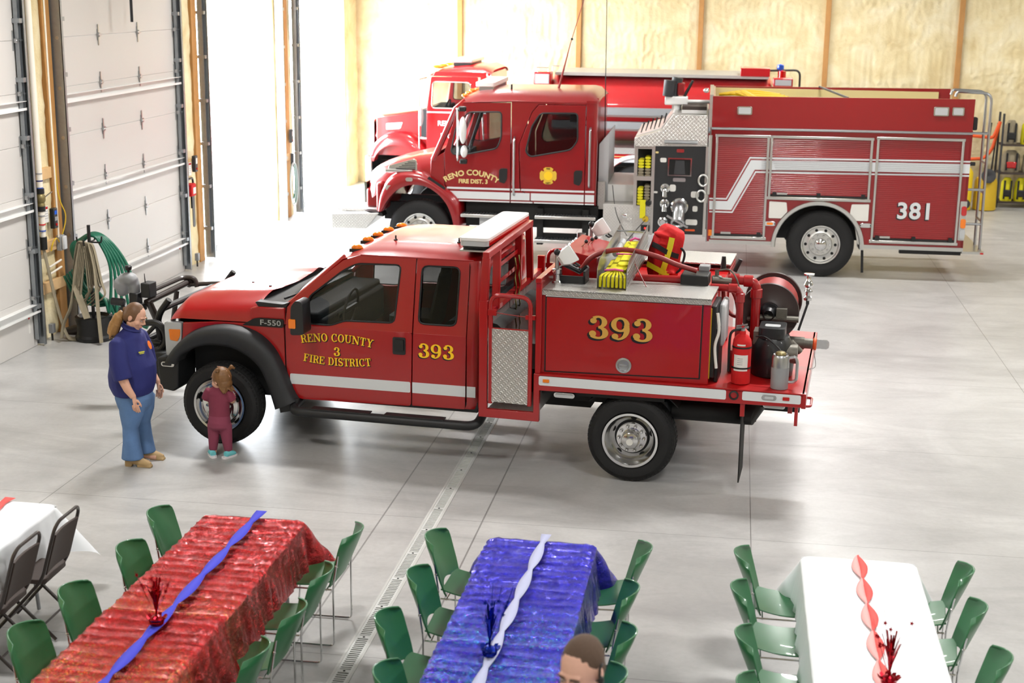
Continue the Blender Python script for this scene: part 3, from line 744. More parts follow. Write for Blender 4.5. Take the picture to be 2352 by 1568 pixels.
# ---- woman watching the child
W = thing('person', 'woman with a long ponytail in a navy polo shirt and jeans, looking down', 'person', (-5.485, 12.56, 0), 0)
HM = Matrix.Translation((.0, 0, 1.445)) @ Matrix.Rotation(R(24), 4, 'Y') @ Matrix.Rotation(R(-6), 4, 'Z')
b = MB(); head_mb(b, HM)
b.tube([(-.03, 0, 1.4), (-.045, 0, 1.32), (-.06, 0, 1.24)], [.055, .056, .075], 14)
ring_loft(b, [(1.3, -.06, 0, .06, .1), (1.22, -.07, 0, .1, .17), (1.1, -.07, 0, .15, .19), (.95, -.06, 0, .18, .2), (.8, -.06, 0, .19, .21), (.68, -.06, 0, .15, .2), (.58, -.06, 0, .09, .18)])
for s in (-1, 1):
    b.tube([(-.04, s*.1, .66), (-.05, s*.1, .4), (-.05, s*.1, .06)], [.1, .06, .045], 14); b.tube([(-.07, s*.1, .05), (.1, s*.1, .03)], [.035, .03], 10)
sh = [(-.1, -.2, 1.22), (-.075, -.262, 1.06), (-.03, -.285, .9)]
b.tube(sh+[(.01, -.285, .81), (.055, -.27, .735)], [.055, .05, .046, .04, .029], 14)
hand_mb(b, Matrix.Translation((.062, -.268, .715)) @ Matrix.Rotation(R(-4), 4, 'Y'), 1, .95, .5)
b.tube([(-.08, .2, 1.22), (-.04, .25, 1.05), (-.01, .265, .9), (.04, .255, .8), (.085, .245, .745)], [.055, .05, .046, .038, .028], 14)
hand_mb(b, Matrix.Translation((.09, .245, .728)) @ Matrix.Rotation(R(-6), 4, 'Y'), -1, .95, .55)
b.obj('body', 'skin', W, 180, remesh=.0052, sm=2)
face_parts(HM, W)
b = MB()
ring_loft(b, [(1.345, -.055, 0, .062, .066), (1.31, -.06, 0, .078, .1), (1.265, -.07, 0, .125, .19), (1.2, -.075, 0, .15, .222), (1.1, -.07, 0, .185, .235), (.98, -.053, 0, .212, .245), (.88, -.062, 0, .222, .252), (.78, -.066, 0, .212, .25), (.72, -.062, 0, .185, .24), (.7, -.06, 0, .175, .235)])
b.tube([(-.085, -.17, 1.235)]+sh, [.07, .085, .09, .088], 16); b.tube([(-.075, .17, 1.235), (-.07, .22, 1.2), (-.035, .262, 1.05), (-.012, .265, .92)], [.07, .085, .09, .085], 16)
b.obj('polo_shirt', 'navy', W, 180, remesh=.012, sm=3)
MB().loft([[Vector((-.055+.0+(.066+d)*cos(2*PI*k/20)+.004, (.07+d)*sin(2*PI*k/20), z-.03*cos(2*PI*k/20))) for k in range(20)] for z, d in ((1.335, .012), (1.37, .004), (1.372, .0), (1.33, .026))], cap=False).obj('collar', 'navy', W, 180)
MB().box(-.0, .003, -.03, .03, -.006, .006).box(0, .003, -.022, .024, -.018, -.01).tf(lambda p: Matrix.Translation((.095, -.128, 1.135)) @ Matrix.Rotation(R(-38), 4, 'Z') @ Matrix.Rotation(R(-14), 4, 'Y') @ p).obj('chest_lettering', 'yellowtxt', W)
MB().plate(arc(0, 0, .032, .04, 0, 340, 17), .004, (.118, .02, 1.17), (0, 1, 0), (-.35, 0, 1)).obj('chest_emblem', 'orangepatch', W)
b = MB()
ring_loft(b, [(.74, -.06, 0, .165, .215), (.66, -.055, 0, .172, .222), (.58, -.05, 0, .15, .215), (.53, -.05, 0, .11, .2)])
for s, dx in ((-1, 0), (1, .03)):
    b.tube([(-.035+dx*.5, s*.1, .66), (-.045+dx*.6, s*.105, .52), (-.062+dx, s*.11, .38), (-.058+dx, s*.11, .24), (-.055+dx, s*.11, .075)], [(.125, .118), (.115, .112), (.074, .08), (.082, .085), (.108, .1)], 18, up=(0, 1, 0))
b.obj('jeans', 'denim', W, 180, remesh=.01, sm=3)
for s, dx in ((-1, 0), (1, .03)):
    b = MB(); b.tube([(-.085+dx, s*.11, .075), (-.02+dx, s*.112, .062), (.075+dx, s*.118, .042), (.13+dx, s*.122, .028)], [(.046, .046), (.046, .046), (.038, .034), (.018, .022)], 14, up=(0, 0, 1)); b.box(-.125+dx, -.06+dx, s*.11-.035, s*.11+.035, .0, .07).box(-.0+dx, .14+dx, s*.115-.03, s*.12+.03, .0, .02)
    b.obj('ankle_boot', 'boot', W, 180, remesh=.008, sm=2)
b = MB(); mb_add_ell(b, (-.022, 0, .022), (.1, .085, .108), HM); mb_add_ell(b, (-.06, 0, -.02), (.06, .078, .07), HM)
b.tube([HM @ Vector(p) for p in ((-.09, 0, .02), (-.13, 0, .0))], [.035, .03], 12); b.obj('hair', 'hair', W, 180, remesh=.006, sm=2)
b = MB(); b.tube(smooth_path([(-.115, -.005, 1.475), (-.155, -.02, 1.44), (-.19, -.03, 1.37), (-.215, -.035, 1.3), (-.225, -.035, 1.255)], 5), [.022]+[.04]*4+[.052]*5+[.058]*5+[.055]*3+[.046, .034, .02], 14)
for k in range(9): b.tube(smooth_path([(-.15, -.03+.012*(k-4)*.6, 1.44), (-.2-.004*(k % 3), -.035+.012*(k-4), 1.34), (-.225-.008*(k % 4), -.035+.013*(k-4), 1.25-.012*(k % 3))], 4), .011, 6)
b.obj('ponytail', 'hairlt', W, 180, remesh=.006, sm=1, label='lighter brown ponytail')
# ---- toddler at the wheel
G = thing('person', 'toddler girl in a maroon outfit and teal shoes, seen from behind at the front wheel', 'person', (-4.82, 12.885, 0), R(90))
GS = .96
GM = Matrix.Translation((.005, -.025, .785)) @ Matrix.Rotation(R(62), 4, 'Z') @ Matrix.Rotation(R(8), 4, 'Y')
b = MB(); head_mb(b, GM, GS, True); b.tube([(0, 0, .73), (-.005, 0, .66)], [.035, .045], 12)
ring_loft(b, [(.7, 0, 0, .03, .05), (.66, 0, 0, .055, .09), (.55, .005, 0, .07, .088), (.4, 0, 0, .075, .09), (.3, 0, 0, .06, .08)])
for s in (-1, 1):
    b.tube([(0, s*.055, .33), (0, s*.065, .18), (0, s*.07, .04)], [.05, .035, .028], 12); b.tube([(-.02, s*.07, .03), (.06, s*.085, .02)], .02, 8)
    b.tube([(0, s*.09, .655), (.0, s*.125, .575), (.05, s*.12, .55), (.11, s*.085, .565)], [.03, .028, .024, .018], 10)
    hand_mb(b, Matrix.Translation((.11, s*.085, .565)) @ Matrix.Rotation(R(-95), 4, 'Y'), s, .55, .4)
b.obj('body', 'skin', G, 180, remesh=.0045, sm=2); face_parts(GM, G, GS)
b = MB(); ring_loft(b, [(.705, 0, 0, .042, .055), (.68, 0, 0, .06, .095), (.64, 0, 0, .078, .112), (.55, .003, 0, .085, .103), (.47, .003, 0, .088, .1), (.405, 0, 0, .092, .104)])
for s in (-1, 1): b.tube([(0, s*.08, .665), (-.002, s*.115, .615), (.01, s*.135, .575)], [.05, .048, .045], 12)
b.obj('shirt', 'maroon', G, 180, remesh=.008, sm=3)
b = MB(); ring_loft(b, [(.43, -.002, 0, .088, .1), (.36, -.008, 0, .1, .11), (.31, -.008, 0, .095, .112), (.28, 0, 0, .07, .105)])
for s in (-1, 1): b.tube([(-.005, s*.055, .33), (0, s*.064, .22), (0, s*.072, .13), (0, s*.078, .062)], [(.07, .062), (.058, .054), (.048, .047), (.04, .04)], 14)
b.obj('leggings', 'maroon2', G, 180, remesh=.008, sm=3)
for s in (-1, 1):
    M = Matrix.Translation((-.01, s*.085, 0)) @ Matrix.Rotation(R(35 if s > 0 else -28), 4, 'Z')
    b = MB(); b.tube([(-.045, 0, .035), (.0, 0, .04), (.06, 0, .028), (.085, 0, .022)], [(.03, .032), (.032, .034), (.03, .024), (.016, .014)], 12, up=(0, 0, 1)); b.tf(lambda p: M @ p); b.obj('shoe', 'teal', G, 180, remesh=.006, sm=2)
    b = MB(); b.plate(rpoly([(-.082, -.03), (.05, -.036), (.1, -.02), (.1, .02), (.05, .036), (-.082, .03)], .025), .018, (0, 0, .018), (1, 0, 0), (0, 1, 0)); b.tf(lambda p: M @ p); b.obj('shoe_sole', 'shoewhite', G, 60)
    MB().tube([(-.0, s*.078, .05), (0, s*.078, .075)], .031, n=12).obj('sock', 'sock', G, 180)
b = MB(); mb_add_ell(b, (-.022, 0, .02), (.104, .094, .106), GM, GS); mb_add_ell(b, (-.062, 0, -.045), (.06, .078, .06), GM, GS)
rnd = random.Random(5)
for k in range(26):
    a = rnd.uniform(125, 250); p0 = Vector((.085*cos(R(a)), .08*sin(R(a)), -.02)); p1 = p0*1.08+Vector((0, 0, -.05)); p2 = p1*1.1+Vector((rnd.uniform(-.02, .01), rnd.uniform(-.035, .01), -.035-rnd.random()*.03))
    b.tube([GM @ (p*GS) for p in (p0, p1, p2)], [.014, .012, .005], 6)
b.obj('hair', 'hairgirl', G, 180, remesh=.005, sm=1)
for y, z in ((-.085, .07), (.06, .075)):
    b = MB(); base = Vector((-.03, y, z)); tip = base*1.28+Vector((-.02, 0, .012))
    b.tube([GM @ (p*GS) for p in (base, tip, tip+Vector((-.02, y*.3, -.02)))], [.014, .02, .008], 10); b.ell(GM @ (tip*GS), .021, 12, 8); b.obj('pigtail', 'hairgirl', G, 180)
    MB().tube([GM @ (base*GS*1.04), GM @ (base*GS*1.13)], .015, 10).obj('hair_tie', 'webbing', G)
MB().tube([GM @ (Vector(p)*GS) for p in ((.03, 0, .127), (-.05, 0, .122), (-.1, -.004, .085), (-.13, -.008, .02))], .0035, 6).obj('hair_parting', 'skin', G, 180)
# ---- man at the bottom edge
Mn = thing('person', 'man with cropped brown hair and a black earpiece at the bottom edge of the photo', 'person', (-.53, 5.66, 0), R(-90-27))
MM = Matrix.Translation((.02, 0, 1.677)) @ Matrix.Rotation(R(16), 4, 'Y')
b = MB(); head_mb(b, MM, 1.09); b.tube([(-.01, 0, 1.6), (-.03, 0, 1.53), (-.04, 0, 1.46)], [.064, .066, .085], 14)
ring_loft(b, [(1.55, -.03, 0, .07, .1), (1.47, -.035, 0, .1, .19), (1.3, -.02, 0, .125, .19), (1.1, -.01, 0, .13, .17), (.95, -.01, 0, .13, .18), (.85, -.01, 0, .1, .17)])
for s in (-1, 1):
    b.tube([(-.01, s*.1, .92), (.0, s*.1, .5), (-.02, s*.1, .08)], [.1, .065, .045], 12); b.tube([(-.06, s*.1, .05), (.14, s*.11, .035)], .035, 10)
    b.tube([(-.04, s*.2, 1.45), (-.04, s*.25, 1.2), (.0, s*.26, 1.02), (.06, s*.24, .86)], [.06, .052, .042, .03], 12)
    hand_mb(b, Matrix.Translation((.065, s*.238, .85)) @ Matrix.Rotation(R(-8), 4, 'Y'), -s, 1.05, .5)
b.obj('body', 'skinman', Mn, 180, remesh=.0055, sm=2); face_parts(MM, Mn, 1.09, 'hairman', (.0, 0))
b = MB(); mb_add_ell(b, (-.022, 0, .03), (.1, .0795, .1), MM, 1.09); mb_add_ell(b, (-.035, 0, -.01), (.075, .0775, .08), MM, 1.09)
b.obj('hair', 'hairman', Mn, 180, remesh=.006, sm=2)
b = MB(); b.tube([MM @ (Vector(p)*1.09) for p in ((-.025, .088, .035), (.0, .091, .03), (.012, .093, .005), (.008, .094, -.02))], .006, 8); b.ell(MM @ (Vector((.01, .094, -.02))*1.09), (.017, .014, .02), 12, 8); b.obj('earpiece', 'black', Mn, 180)
b = MB(); ring_loft(b, [(1.56, -.032, 0, .08, .085), (1.52, -.035, 0, .11, .19), (1.44, -.03, 0, .135, .215), (1.25, -.01, 0, .15, .2), (1.05, 0, 0, .15, .19), (.9, 0, 0, .145, .195)])
for s in (-1, 1): b.tube([(-.04, s*.18, 1.46), (-.04, s*.23, 1.32), (-.035, s*.255, 1.18)], [.08, .078, .072], 14)
b.obj('shirt', 'navy', Mn, 180, remesh=.012, sm=3)
b = MB(); ring_loft(b, [(.96, 0, 0, .14, .185), (.85, 0, 0, .14, .19), (.78, 0, 0, .1, .18)])
for s in (-1, 1): b.tube([(0, s*.09, .9), (.0, s*.1, .5), (-.02, s*.1, .07)], [.105, .082, .075], 14)
b.obj('trousers', 'darkgrey', Mn, 180, remesh=.012, sm=3)
for s in (-1, 1):
    b = MB(); b.tube([(-.07, s*.1, .06), (.02, s*.1, .055), (.16, s*.115, .035)], [.045, .046, .03], 12); b.box(-.1, .17, s*.105-.038, s*.105+.038, 0, .03); b.obj('shoe', 'black', Mn, 180, remesh=.01, sm=2)
# ---------------------------------------------------------------- wheels
def wheel(parent, x, y, r, w, rr, style, far=False, name='wheel'):
    """wheel on the axle at (x, z=r); outer face in the plane y, tyre extends w inwards (+y, or -y on the far side)"""
    s = -1 if far else 1; O = (x, y, r); D = (0, s, 0)
    b = MB(); sw = (r-rr)
    b.lathe([(rr, .03), (rr+.012, .012), (rr+sw*.35, .0), (rr+sw*.62, .002), (r-.03, .022), (r-.006, .045), (r, .075), (r, w-.075), (r-.006, w-.045), (r-.03, w-.02), (rr+.01, w-.01), (rr, w-.03)], O, D, 72)
    n = 58
    for k in range(n):
        a = 2*PI*k/n; u = Vector((cos(a), 0, sin(a))); tt = Vector((-sin(a), 0, cos(a)))
        for h0, h1 in ((.025, .085), (.095, w/2), (w/2+.01, w-.095), (w-.085, w-.025)):
            sh = .01 if h0 > .05 else 0
            P = Vector(O)+u*(r+.004); vs = []
            for hh in (h0, h1):
                rad = -.02 if (hh < .03 or hh > w-.03) else 0
                for q in (-.4, .4): vs += [P+u*rad+Vector((0, s*hh, 0))+tt*(q*2*PI*r/n*.8+sh), P-u*.03+Vector((0, s*hh, 0))+tt*(q*2*PI*r/n*.8+sh)]
            b.add(vs, [(0, 2, 6, 4), (0, 1, 3, 2), (4, 6, 7, 5), (0, 4, 5, 1), (2, 3, 7, 6)])
    t = b.obj(name, 'rubber', parent, smooth=30)
    R_ = lambda prof, nm, m: MB().lathe(prof, O, D, 56).obj(nm, m, t, smooth=40)
    nuts = lambda N, R0, h, rad, m='chrome': [nb.lathe([(rad, h), (rad, h-.018), (rad*.55, h-.03), (.001, h-.03)], (x+R0*cos(2*PI*k/N), y, r+R0*sin(2*PI*k/N)), D, 10) for k in range(N)]
    def holes(N, R0, h, rad, ry=None, off=0):
        hb = MB()
        for k in range(N):
            a = 2*PI*(k+off)/N; c = Vector((x+R0*cos(a), y+s*h, r+R0*sin(a))); u = Vector((cos(a), 0, sin(a))); v = Vector((-sin(a), 0, cos(a)))
            ring = [c+u*rad*cos(q)+v*(ry or rad)*sin(q) for q in [2*PI*i/14 for i in range(14)]]
            hb.add(ring+[p+Vector((0, s*.01, 0)) for p in ring], [tuple(range(14)), tuple(range(14, 28))]+[(i, (i+1) % 14, 14+(i+1) % 14, 14+i) for i in range(14)])
        hb.obj('hand_holes', 'dark', t)
    nb = MB()
    if style == 'deep':
        R_([(rr+.004, .02), (rr, -.006), (rr-.022, -.004), (rr-.03, .015), (rr-.045, .1), (rr-.075, .13), (.15, .15), (.145, .1), (.14, .085), (.075, .082)], 'rim', 'chrome')
        R_([(.09, .085), (.088, .02), (.075, -.005), (.05, -.015), (.001, -.017)], 'hub_cap', 'chrome')
        MB().cyl((x, y-s*.017, r-.01), (x, y-s*.022, r-.01), .032, n=20).obj('hub_badge', 'ivory', t)
        nuts(10, .118, .085, .017); nb.obj('lug_nuts', 'chrome', t); holes(5, .19, .128, .022, .03, .2)
    elif style == 'front':
        R_([(rr+.004, .02), (rr, -.004), (rr-.02, .0), (rr-.03, .03), (rr-.05, .05), (rr-.07, .045), (.19, .02), (.16, .005), (.14, -.004), (.09, -.006)], 'rim', 'chrome')
        R_([(.088, .0), (.086, -.04), (.075, -.06), (.001, -.066)], 'hub_cap', 'chrome')
        nuts(10, .115, -.002, .017); nb.obj('lug_nuts', 'chrome', t); holes(5, .198, .018, .02, .034, .3)
    else:
        R_([(rr+.006, .03), (rr, -.004), (rr-.022, 0), (rr-.035, .03), (rr-.05, .035), (.2, .03), (.185, .02), (.175, .035), (.1, .035)], 'rim', 'alu')
        hb = -.05 if style == 'steer' else .0
        R_([(.1, .04), (.098, hb), (.08, hb-.02), (.06, hb-.03), (.001, hb-.032)], 'hub_cap', 'chrome')
        nuts(10, .145, .035, .018); nb.obj('lug_nuts', 'chrome', t); holes(10, .235, .027, .024)
    R_([(rr-.04, .14), (.001, .145)], 'rim_disc', 'dark' if style != 'deep' else 'chassis')
    return t

# ---------------------------------------------------------------- truck 393
TA = thing('brush_truck', 'red pickup fire truck lettered 393 with a flatbed of pump gear', 'fire truck', (-4.907, 13.282, 0), R(-5.0857))
YN, YF, YC = .10, 2.14, 1.12
LEAN = .19
def both(name, build, m, parent=TA, **k):
    a = MB(); build(a); o = a.obj(name, m, parent, **k)
    c = MB(); build(c); c.tf(lambda p: Vector((p.x, 2*YC-p.y, p.z))); c.obj(name, m, parent, **k); return o
def panel(b, lower, upper, holes=(), th=.035, y=YN, belt=1.25):
    if lower: b.plate(lower, th, (0, y, 0))
    if upper: b.plate([(u, v-belt) for u, v in upper], th, (0, y, belt), (1, 0, 0), (0, LEAN, 1), [[(u, v-belt) for u, v in h] for h in holes])
W1 = rpoly([(.83, 1.275), (.86, 1.53), (1.2, 1.8), (1.34, 1.875), (1.785, 1.885), (1.745, 1.335), (1.24, 1.325), (1.1, 1.27)], .05)
W2 = rpoly([(1.99, 1.345), (2.0, 1.89), (2.375, 1.895), (2.365, 1.345)], .06)
front_door = both('front_door', lambda b: panel(b, rpoly([(.625, 1.252), (.63, .8), (.68, .6), (.76, .5), (1.915, .52), (1.928, 1.252)], .03), [(.625, 1.25), (.64, 1.42), (.9, 1.66), (1.2, 1.9), (1.36, 1.955), (1.932, 1.962), (1.928, 1.25)], [W1]), 'red', bev=.006)
rear_door = both('rear_door', lambda b: panel(b, rpoly([(1.94, 1.252), (1.926, .525), (2.46, .53), (2.47, 1.252)], .012), [(1.94, 1.25), (1.944, 1.962), (2.465, 1.962), (2.47, 1.25)], [W2]), 'red', bev=.006)
for W_, m, nm, par in ((W1, 'glasslt', 'window_glass', front_door), (W2, 'glass', 'window_glass', rear_door)):
    both(nm, lambda b, W_=W_: b.plate([(u, v-1.25) for u, v in W_], .004, (0, YN+.02, 1.25), (1, 0, 0), (0, LEAN, 1)), m, par, smooth=0)
    def seal(b, W_=W_):
        P = [(u, YN-.002+(v-1.25)*LEAN, v) for u, v in W_]; b.tube(P, .009, 6, loop=True)
    both('window_seal', seal, 'black', par)
MB().plate(rpoly([(.7, 1.255), (.72, 1.44), (.83, 1.53), (.83, 1.265)], .02), .006, (0, YN-.006, 0), (1, 0, 0), (0, LEAN*.5, 1)).obj('mirror_sail', 'blackpl', front_door)
# cab corner, back wall, sill, roof
def corner(b):
    prof = [(2.478, .1), (2.53, .1), (2.57, .115), (2.595, .15), (2.603, .21), (2.603, .33)]
    rows = []
    for z, dx in ((.535, -.02), (.58, 0), (1.25, 0), (1.6, 0), (1.9, -.0), (1.962, -.015)):
        rows.append([(x+dx, y+max(0, z-1.25)*LEAN, z) for x, y in prof])
    b.sheet(rows, .0)
both('cab_corner', corner, 'red', smooth=60)
MB().plate([(.33, .6), (.33, 1.97), (1.91, 1.97), (1.91, .6)], .03, (2.6, 0, 0), (0, 1, 0), (0, 0, 1), [rpoly([(.42, 1.4), (.5, 1.86), (1.74, 1.86), (1.82, 1.4)], .06)]).obj('cab_back', 'red', TA)
MB().plate(rpoly([(.42, 1.4), (.5, 1.86), (1.74, 1.86), (1.82, 1.4)], .06), .004, (2.6, 0, 0), (0, 1, 0), (0, 0, 1)).obj('rear_window', 'glasslt', TA)
b = MB(); b.box(.62, 2.58, YN+.02, YF-.02, .5, .6).box(.6, .66, YN+.03, YF-.03, .5, 1.35); b.obj('cab_floor', 'interior', TA)
def roofz(x, t):
    zc = interp([(1.16, 1.93), (1.25, 1.99), (1.4, 2.04), (1.7, 2.065), (2.3, 2.065), (2.5, 2.04), (2.6, 1.99), (2.64, 1.94)], x)
    ze = interp([(1.16, 1.9), (1.36, 1.955), (2.5, 1.96), (2.64, 1.91)], x)
    rib_ = .008*max(0, 1-abs(abs(t)-.6)/.08)
    return ze+(zc-ze)*(1-abs(t)**3.2)**.7+rib_*(1 if 1.5 < x < 2.4 else 0)
rows = []
for i in range(31):
    x = 1.16+1.48*i/30; hw = interp([(1.16, .865), (1.4, .89), (2.5, .89), (2.64, .83)], x)
    rows.append([(x-.1*abs(j/15-1)**3*(1 if x < 1.3 else 0)*0, YC+hw*(j/15-1), roofz(x, j/15-1)) for j in range(31)])
roof = MB().sheet(rows, .0).obj('roof', 'red', TA, smooth=60)
MB().tube([(1.37, .236, 1.958), (2.5, .236, 1.963)], .007, 6).obj('drip_rail', 'red', roof)
b = MB(); rows = []
for i in range(9):
    u = i/8; x = .6+.57*u; z = 1.4+.53*u
    rows.append([(x-.2*(1-(j/8-1)**2)*(1-u*.45), YC+(.9-.1*u)*(j/8-1), z+.0*j) for j in range(17)])
b.sheet(rows).obj('windshield', 'glasslt', TA, smooth=60)
both('windshield_pillar', lambda b: b.tube([(.61, .2, 1.41), (.9, .255, 1.665), (1.19, .31, 1.92)], .028, 8), 'red')
for i, (x, y) in enumerate(((1.27, .42), (1.25, .8), (1.245, 1.12), (1.25, 1.44), (1.27, 1.82))):
    z = roofz(x, (y-YC)/.88); o = MB().ell((x, y, z+.02), (.062, .035, .034), 14, 8).obj('clearance_lamp', 'amber', TA, label='amber roof lamp')
    MB().box(x-.07, x+.07, y-.038, y+.038, z-.02, z+.012).obj('lamp_base', 'black', o)
for x, y in ((1.6, .62), (2.25, .62)): MB().lathe([(.02, 0), (.02, .012), (.008, .018), (.008, .045), (.012, .045), (.001, .055)], (x, y, roofz(x, -.55)), n=10).obj('antenna_base', 'black', roof)
# interior
for y in (.6, 1.62):
    b = MB(); b.plate(rrect(-.25, .25, -.25, .25, .08), .12, (1.5, y, 1.1), (1, 0, 0), (0, 1, 0)); b.tube([(1.72, y, 1.05), (1.82, y, 1.55)], [(.07, .23), (.05, .2)], 12, up=(0, 1, 0)); b.tube([(1.82, y, 1.56), (1.84, y, 1.72)], [(.045, .13), (.04, .11)], 12, up=(0, 1, 0)); b.obj('front_seat', 'seat', TA, 60)
b = MB(); b.box(2.2, 2.5, .3, 1.95, .85, 1.1); b.tube([(2.48, .3, 1.3), (2.48, 1.95, 1.3)], [(.3, .08), (.3, .08)], 10); b.obj('rear_seat', 'seat', TA, 60)
b = MB(); b.box(.66, 1.0, .22, 2.02, .95, 1.3).box(.62, .95, .2, 2.04, 1.28, 1.36); b.obj('dashboard', 'interior', TA, bev=.03)
b = MB(); b.tube([(1.12+.06*sin(a)*.6, .62+.19*cos(a), 1.34+.19*sin(a)) for a in [2*PI*i/24 for i in range(24)]], .014, 8, loop=True); b.tube([(1.12, .62, 1.34), (.95, .62, 1.22)], .03); b.bar((1.12, .44, 1.34), (1.12, .8, 1.34), .03, .04); b.obj('steering_wheel', 'darkgrey', TA)
MB().box(1.15, 1.18, 1.0, 1.24, 1.76, 1.83).obj('rear_view_mirror', 'darkgrey', TA, bev=.01)
# front clip
def hz(u, t):
    x = -.7+.085*abs(t)**2.6+(1.3-.02*abs(t)*0)*u
    zs = interp([(-.7, 1.25), (-.5, 1.235), (.62, 1.25)], x); cr = interp([(-.7, 1.36), (-.5, 1.415), (-.1, 1.46), (.3, 1.485), (.62, 1.48)], x)
    f = (1-abs(t)**7)**.6; z = zs+(cr-zs)*f
    z += .022*max(0, 1-abs(abs(t)-.62)/.2)*min(1, max(0, (u-.05)*6))-.012*max(0, 1-abs(t)/.35)*(1 if u > .15 else 0)
    if u < .1: z = 1.2+(z-1.2)*math.sqrt(u/.1)
    return x, z
rows = []
for i in range(41):
    u = (i/40)**1.3
    row_ = []
    for j in range(49):
        t = math.copysign(abs(j/24-1)**.75, j/24-1); x, z = hz(u, t); row_.append((min(x, .36-.05*t*t), YC+1.012*t, z))
    rows.append(row_)
hood = MB().sheet(rows).obj('hood', 'red', TA, smooth=80)
for x, y in ((-.1, 1.0), (.2, .75)): MB().cyl((x, y, hz((x+.7)/1.3, (y-YC)/1.01)[1]-.01), (x, y, hz((x+.7)/1.3, (y-YC)/1.01)[1]+.008), .016, n=10).obj('washer_nozzle', 'black', hood)
FO = [(-.66, .8), (-.55, .95), (-.39, 1.1), (-.19, 1.185), (.07, 1.215), (.32, 1.16), (.5, 1.02), (.62, .81), (.7, .6), (.76, .5)]
FI = [(-.5, .79), (-.45, .885), (-.3, .97), (-.13, 1.01), (.08, 1.0), (.25, .93), (.38, .82), (.46, .66), (.51, .5), (.54, .4)]
def fender(b):
    b.plate([(-.47, 1.195), (-.1, 1.228), (.4, 1.236), (.61, 1.245), (.612, .6), (.66, .52), (.5, .52)]+[(x*1.06, .42+(z-.42)*1.05) for x, z in FI[::-1][1:]]+[(-.6, .8), (-.5, .88)], .03, (0, YN, 0))
both('fender', fender, 'red', bev=.006)
def flare(b):
    rows = []
    o = smooth_path([(x, 0, z) for x, z in FO], 3); i_ = smooth_path([(x, 0, z) for x, z in FI], 3)
    for p, q in zip(o, i_):
        m1 = p*.93+q*.07; m2 = p*.55+q*.45
        rows.append([(p.x, .1, p.z), (m1.x, .02, m1.z), ((p*.8+q*.2).x, -.02, (p*.8+q*.2).z), (m2.x, -.035, m2.z), ((p*.2+q*.8).x, -.03, (p*.2+q*.8).z), (q.x, -.005, q.z), (q.x, .16, q.z-.005)])
    b.sheet(rows)
both('wheel_flare', flare, 'flare', smooth=70)
MB().plate([(.55, .52), (.58, .36), (.74, .4), (.78, .52)], .03, (0, .03, 0)).obj('mud_guard', 'blackpl', TA)
both('headlight', lambda b: b.plate(rpoly([(-.66, .84), (-.67, 1.19), (-.485, 1.195), (-.49, 1.02), (-.56, .86)], .02), .06, (0, YN-.012, 0)), 'lens', bev=.012)
both('turn_signal', lambda b: b.plate(rpoly([(-.61, 1.01), (-.62, 1.12), (-.495, 1.125), (-.5, 1.06), (-.53, 1.0)], .01), .02, (0, YN-.018, 0)), 'amber')
both('fender_badge', lambda b: b.plate(rpoly([(.17, 1.215), (.3, 1.29), (.36, 1.3), (.615, 1.3), (.61, 1.215)], .02), .012, (0, YN-.012, 0)), 'black', bev=.004)
tb = MB(); put_text(tb, block_text('F-550', .075, bold=.0015, spacing=1.05), (.475, YN-.0145, 1.232), (1.25, 0, 0), (0, 0, 1)); tb.obj('badge_lettering', 'steel', TA, 0)
rows = [[(x, YC+.98*t, z-.02*abs(t)) for t in [j/12-1 for j in range(25)]] for x, z in ((.3, 1.455), (.36, 1.44), (.5, 1.415), (.64, 1.425))]
MB().sheet(rows, .01).obj('cowl', 'blackpl', TA, 60)
both('cowl_end', lambda b: b.plate(rpoly([(.3, 1.455), (.33, 1.4), (.45, 1.38), (.62, 1.4), (.66, 1.47), (.6, 1.44)], .03), .1, (0, .13, 0)), 'blackpl', bev=.012)
both('cowl_side', lambda b: b.plate([(.26, 1.235), (.26, 1.39), (.34, 1.405), (.62, 1.41), (.622, 1.25), (.61, 1.235)], .06, (0, .108, 0)), 'red', bev=.01)
for y0, y1 in ((.35, 1.1), (1.1, 1.75)): MB().tube([(.52, y0, 1.45), (.68, y0+.2, 1.5), (.86, y1, 1.66)], [.012, .009, .006], 6).obj('wiper', 'black', TA)
MB().box(-.62, -.6, .3, 1.94, .82, 1.2).obj('grille', 'darkgrey', TA)
# mirror
b = MB(); b.plate(rpoly([(.8, 1.22), (.81, 1.5), (.86, 1.565), (.93, 1.55), (.94, 1.23)], .03), .2, (0, -.2, 0)); mir = b.obj('door_mirror', 'blackpl', TA, bev=.02, seg=3)
MB().plate(rrect(.79, .86, 1.29, 1.38, .01), .02, (0, -.212, 0)).obj('mirror_signal', 'amber', mir, bev=.004); MB().bar((.88, -.02, 1.36), (.86, .12, 1.36), .05, .1).obj('mirror_arm', 'black', mir)
dh = MB().plate(rrect(1.735, 1.865, 1.03, 1.2, .015), .012, (0, YN-.008, 0)).obj('door_handle', 'blackpl', TA, bev=.004)
MB().plate(rrect(1.755, 1.85, 1.07, 1.18, .01), .02, (0, YN-.026, 0)).obj('handle_lever', 'black', dh, bev=.006)
for x0, x1 in ((.665, 1.91), (1.93, 2.465), (2.478, 2.565)):
    MB().plate([(x0, .655-.0*x0), (x0, .762), (x1, .762), (x1, .655)] if x0 > 1 else rpoly([(x0, .65), (x0, .755), (x1, .762), (x1, .655)], .015), .003, (0, YN-.003, 0)).obj('reflective_stripe', 'refl', TA, 0)
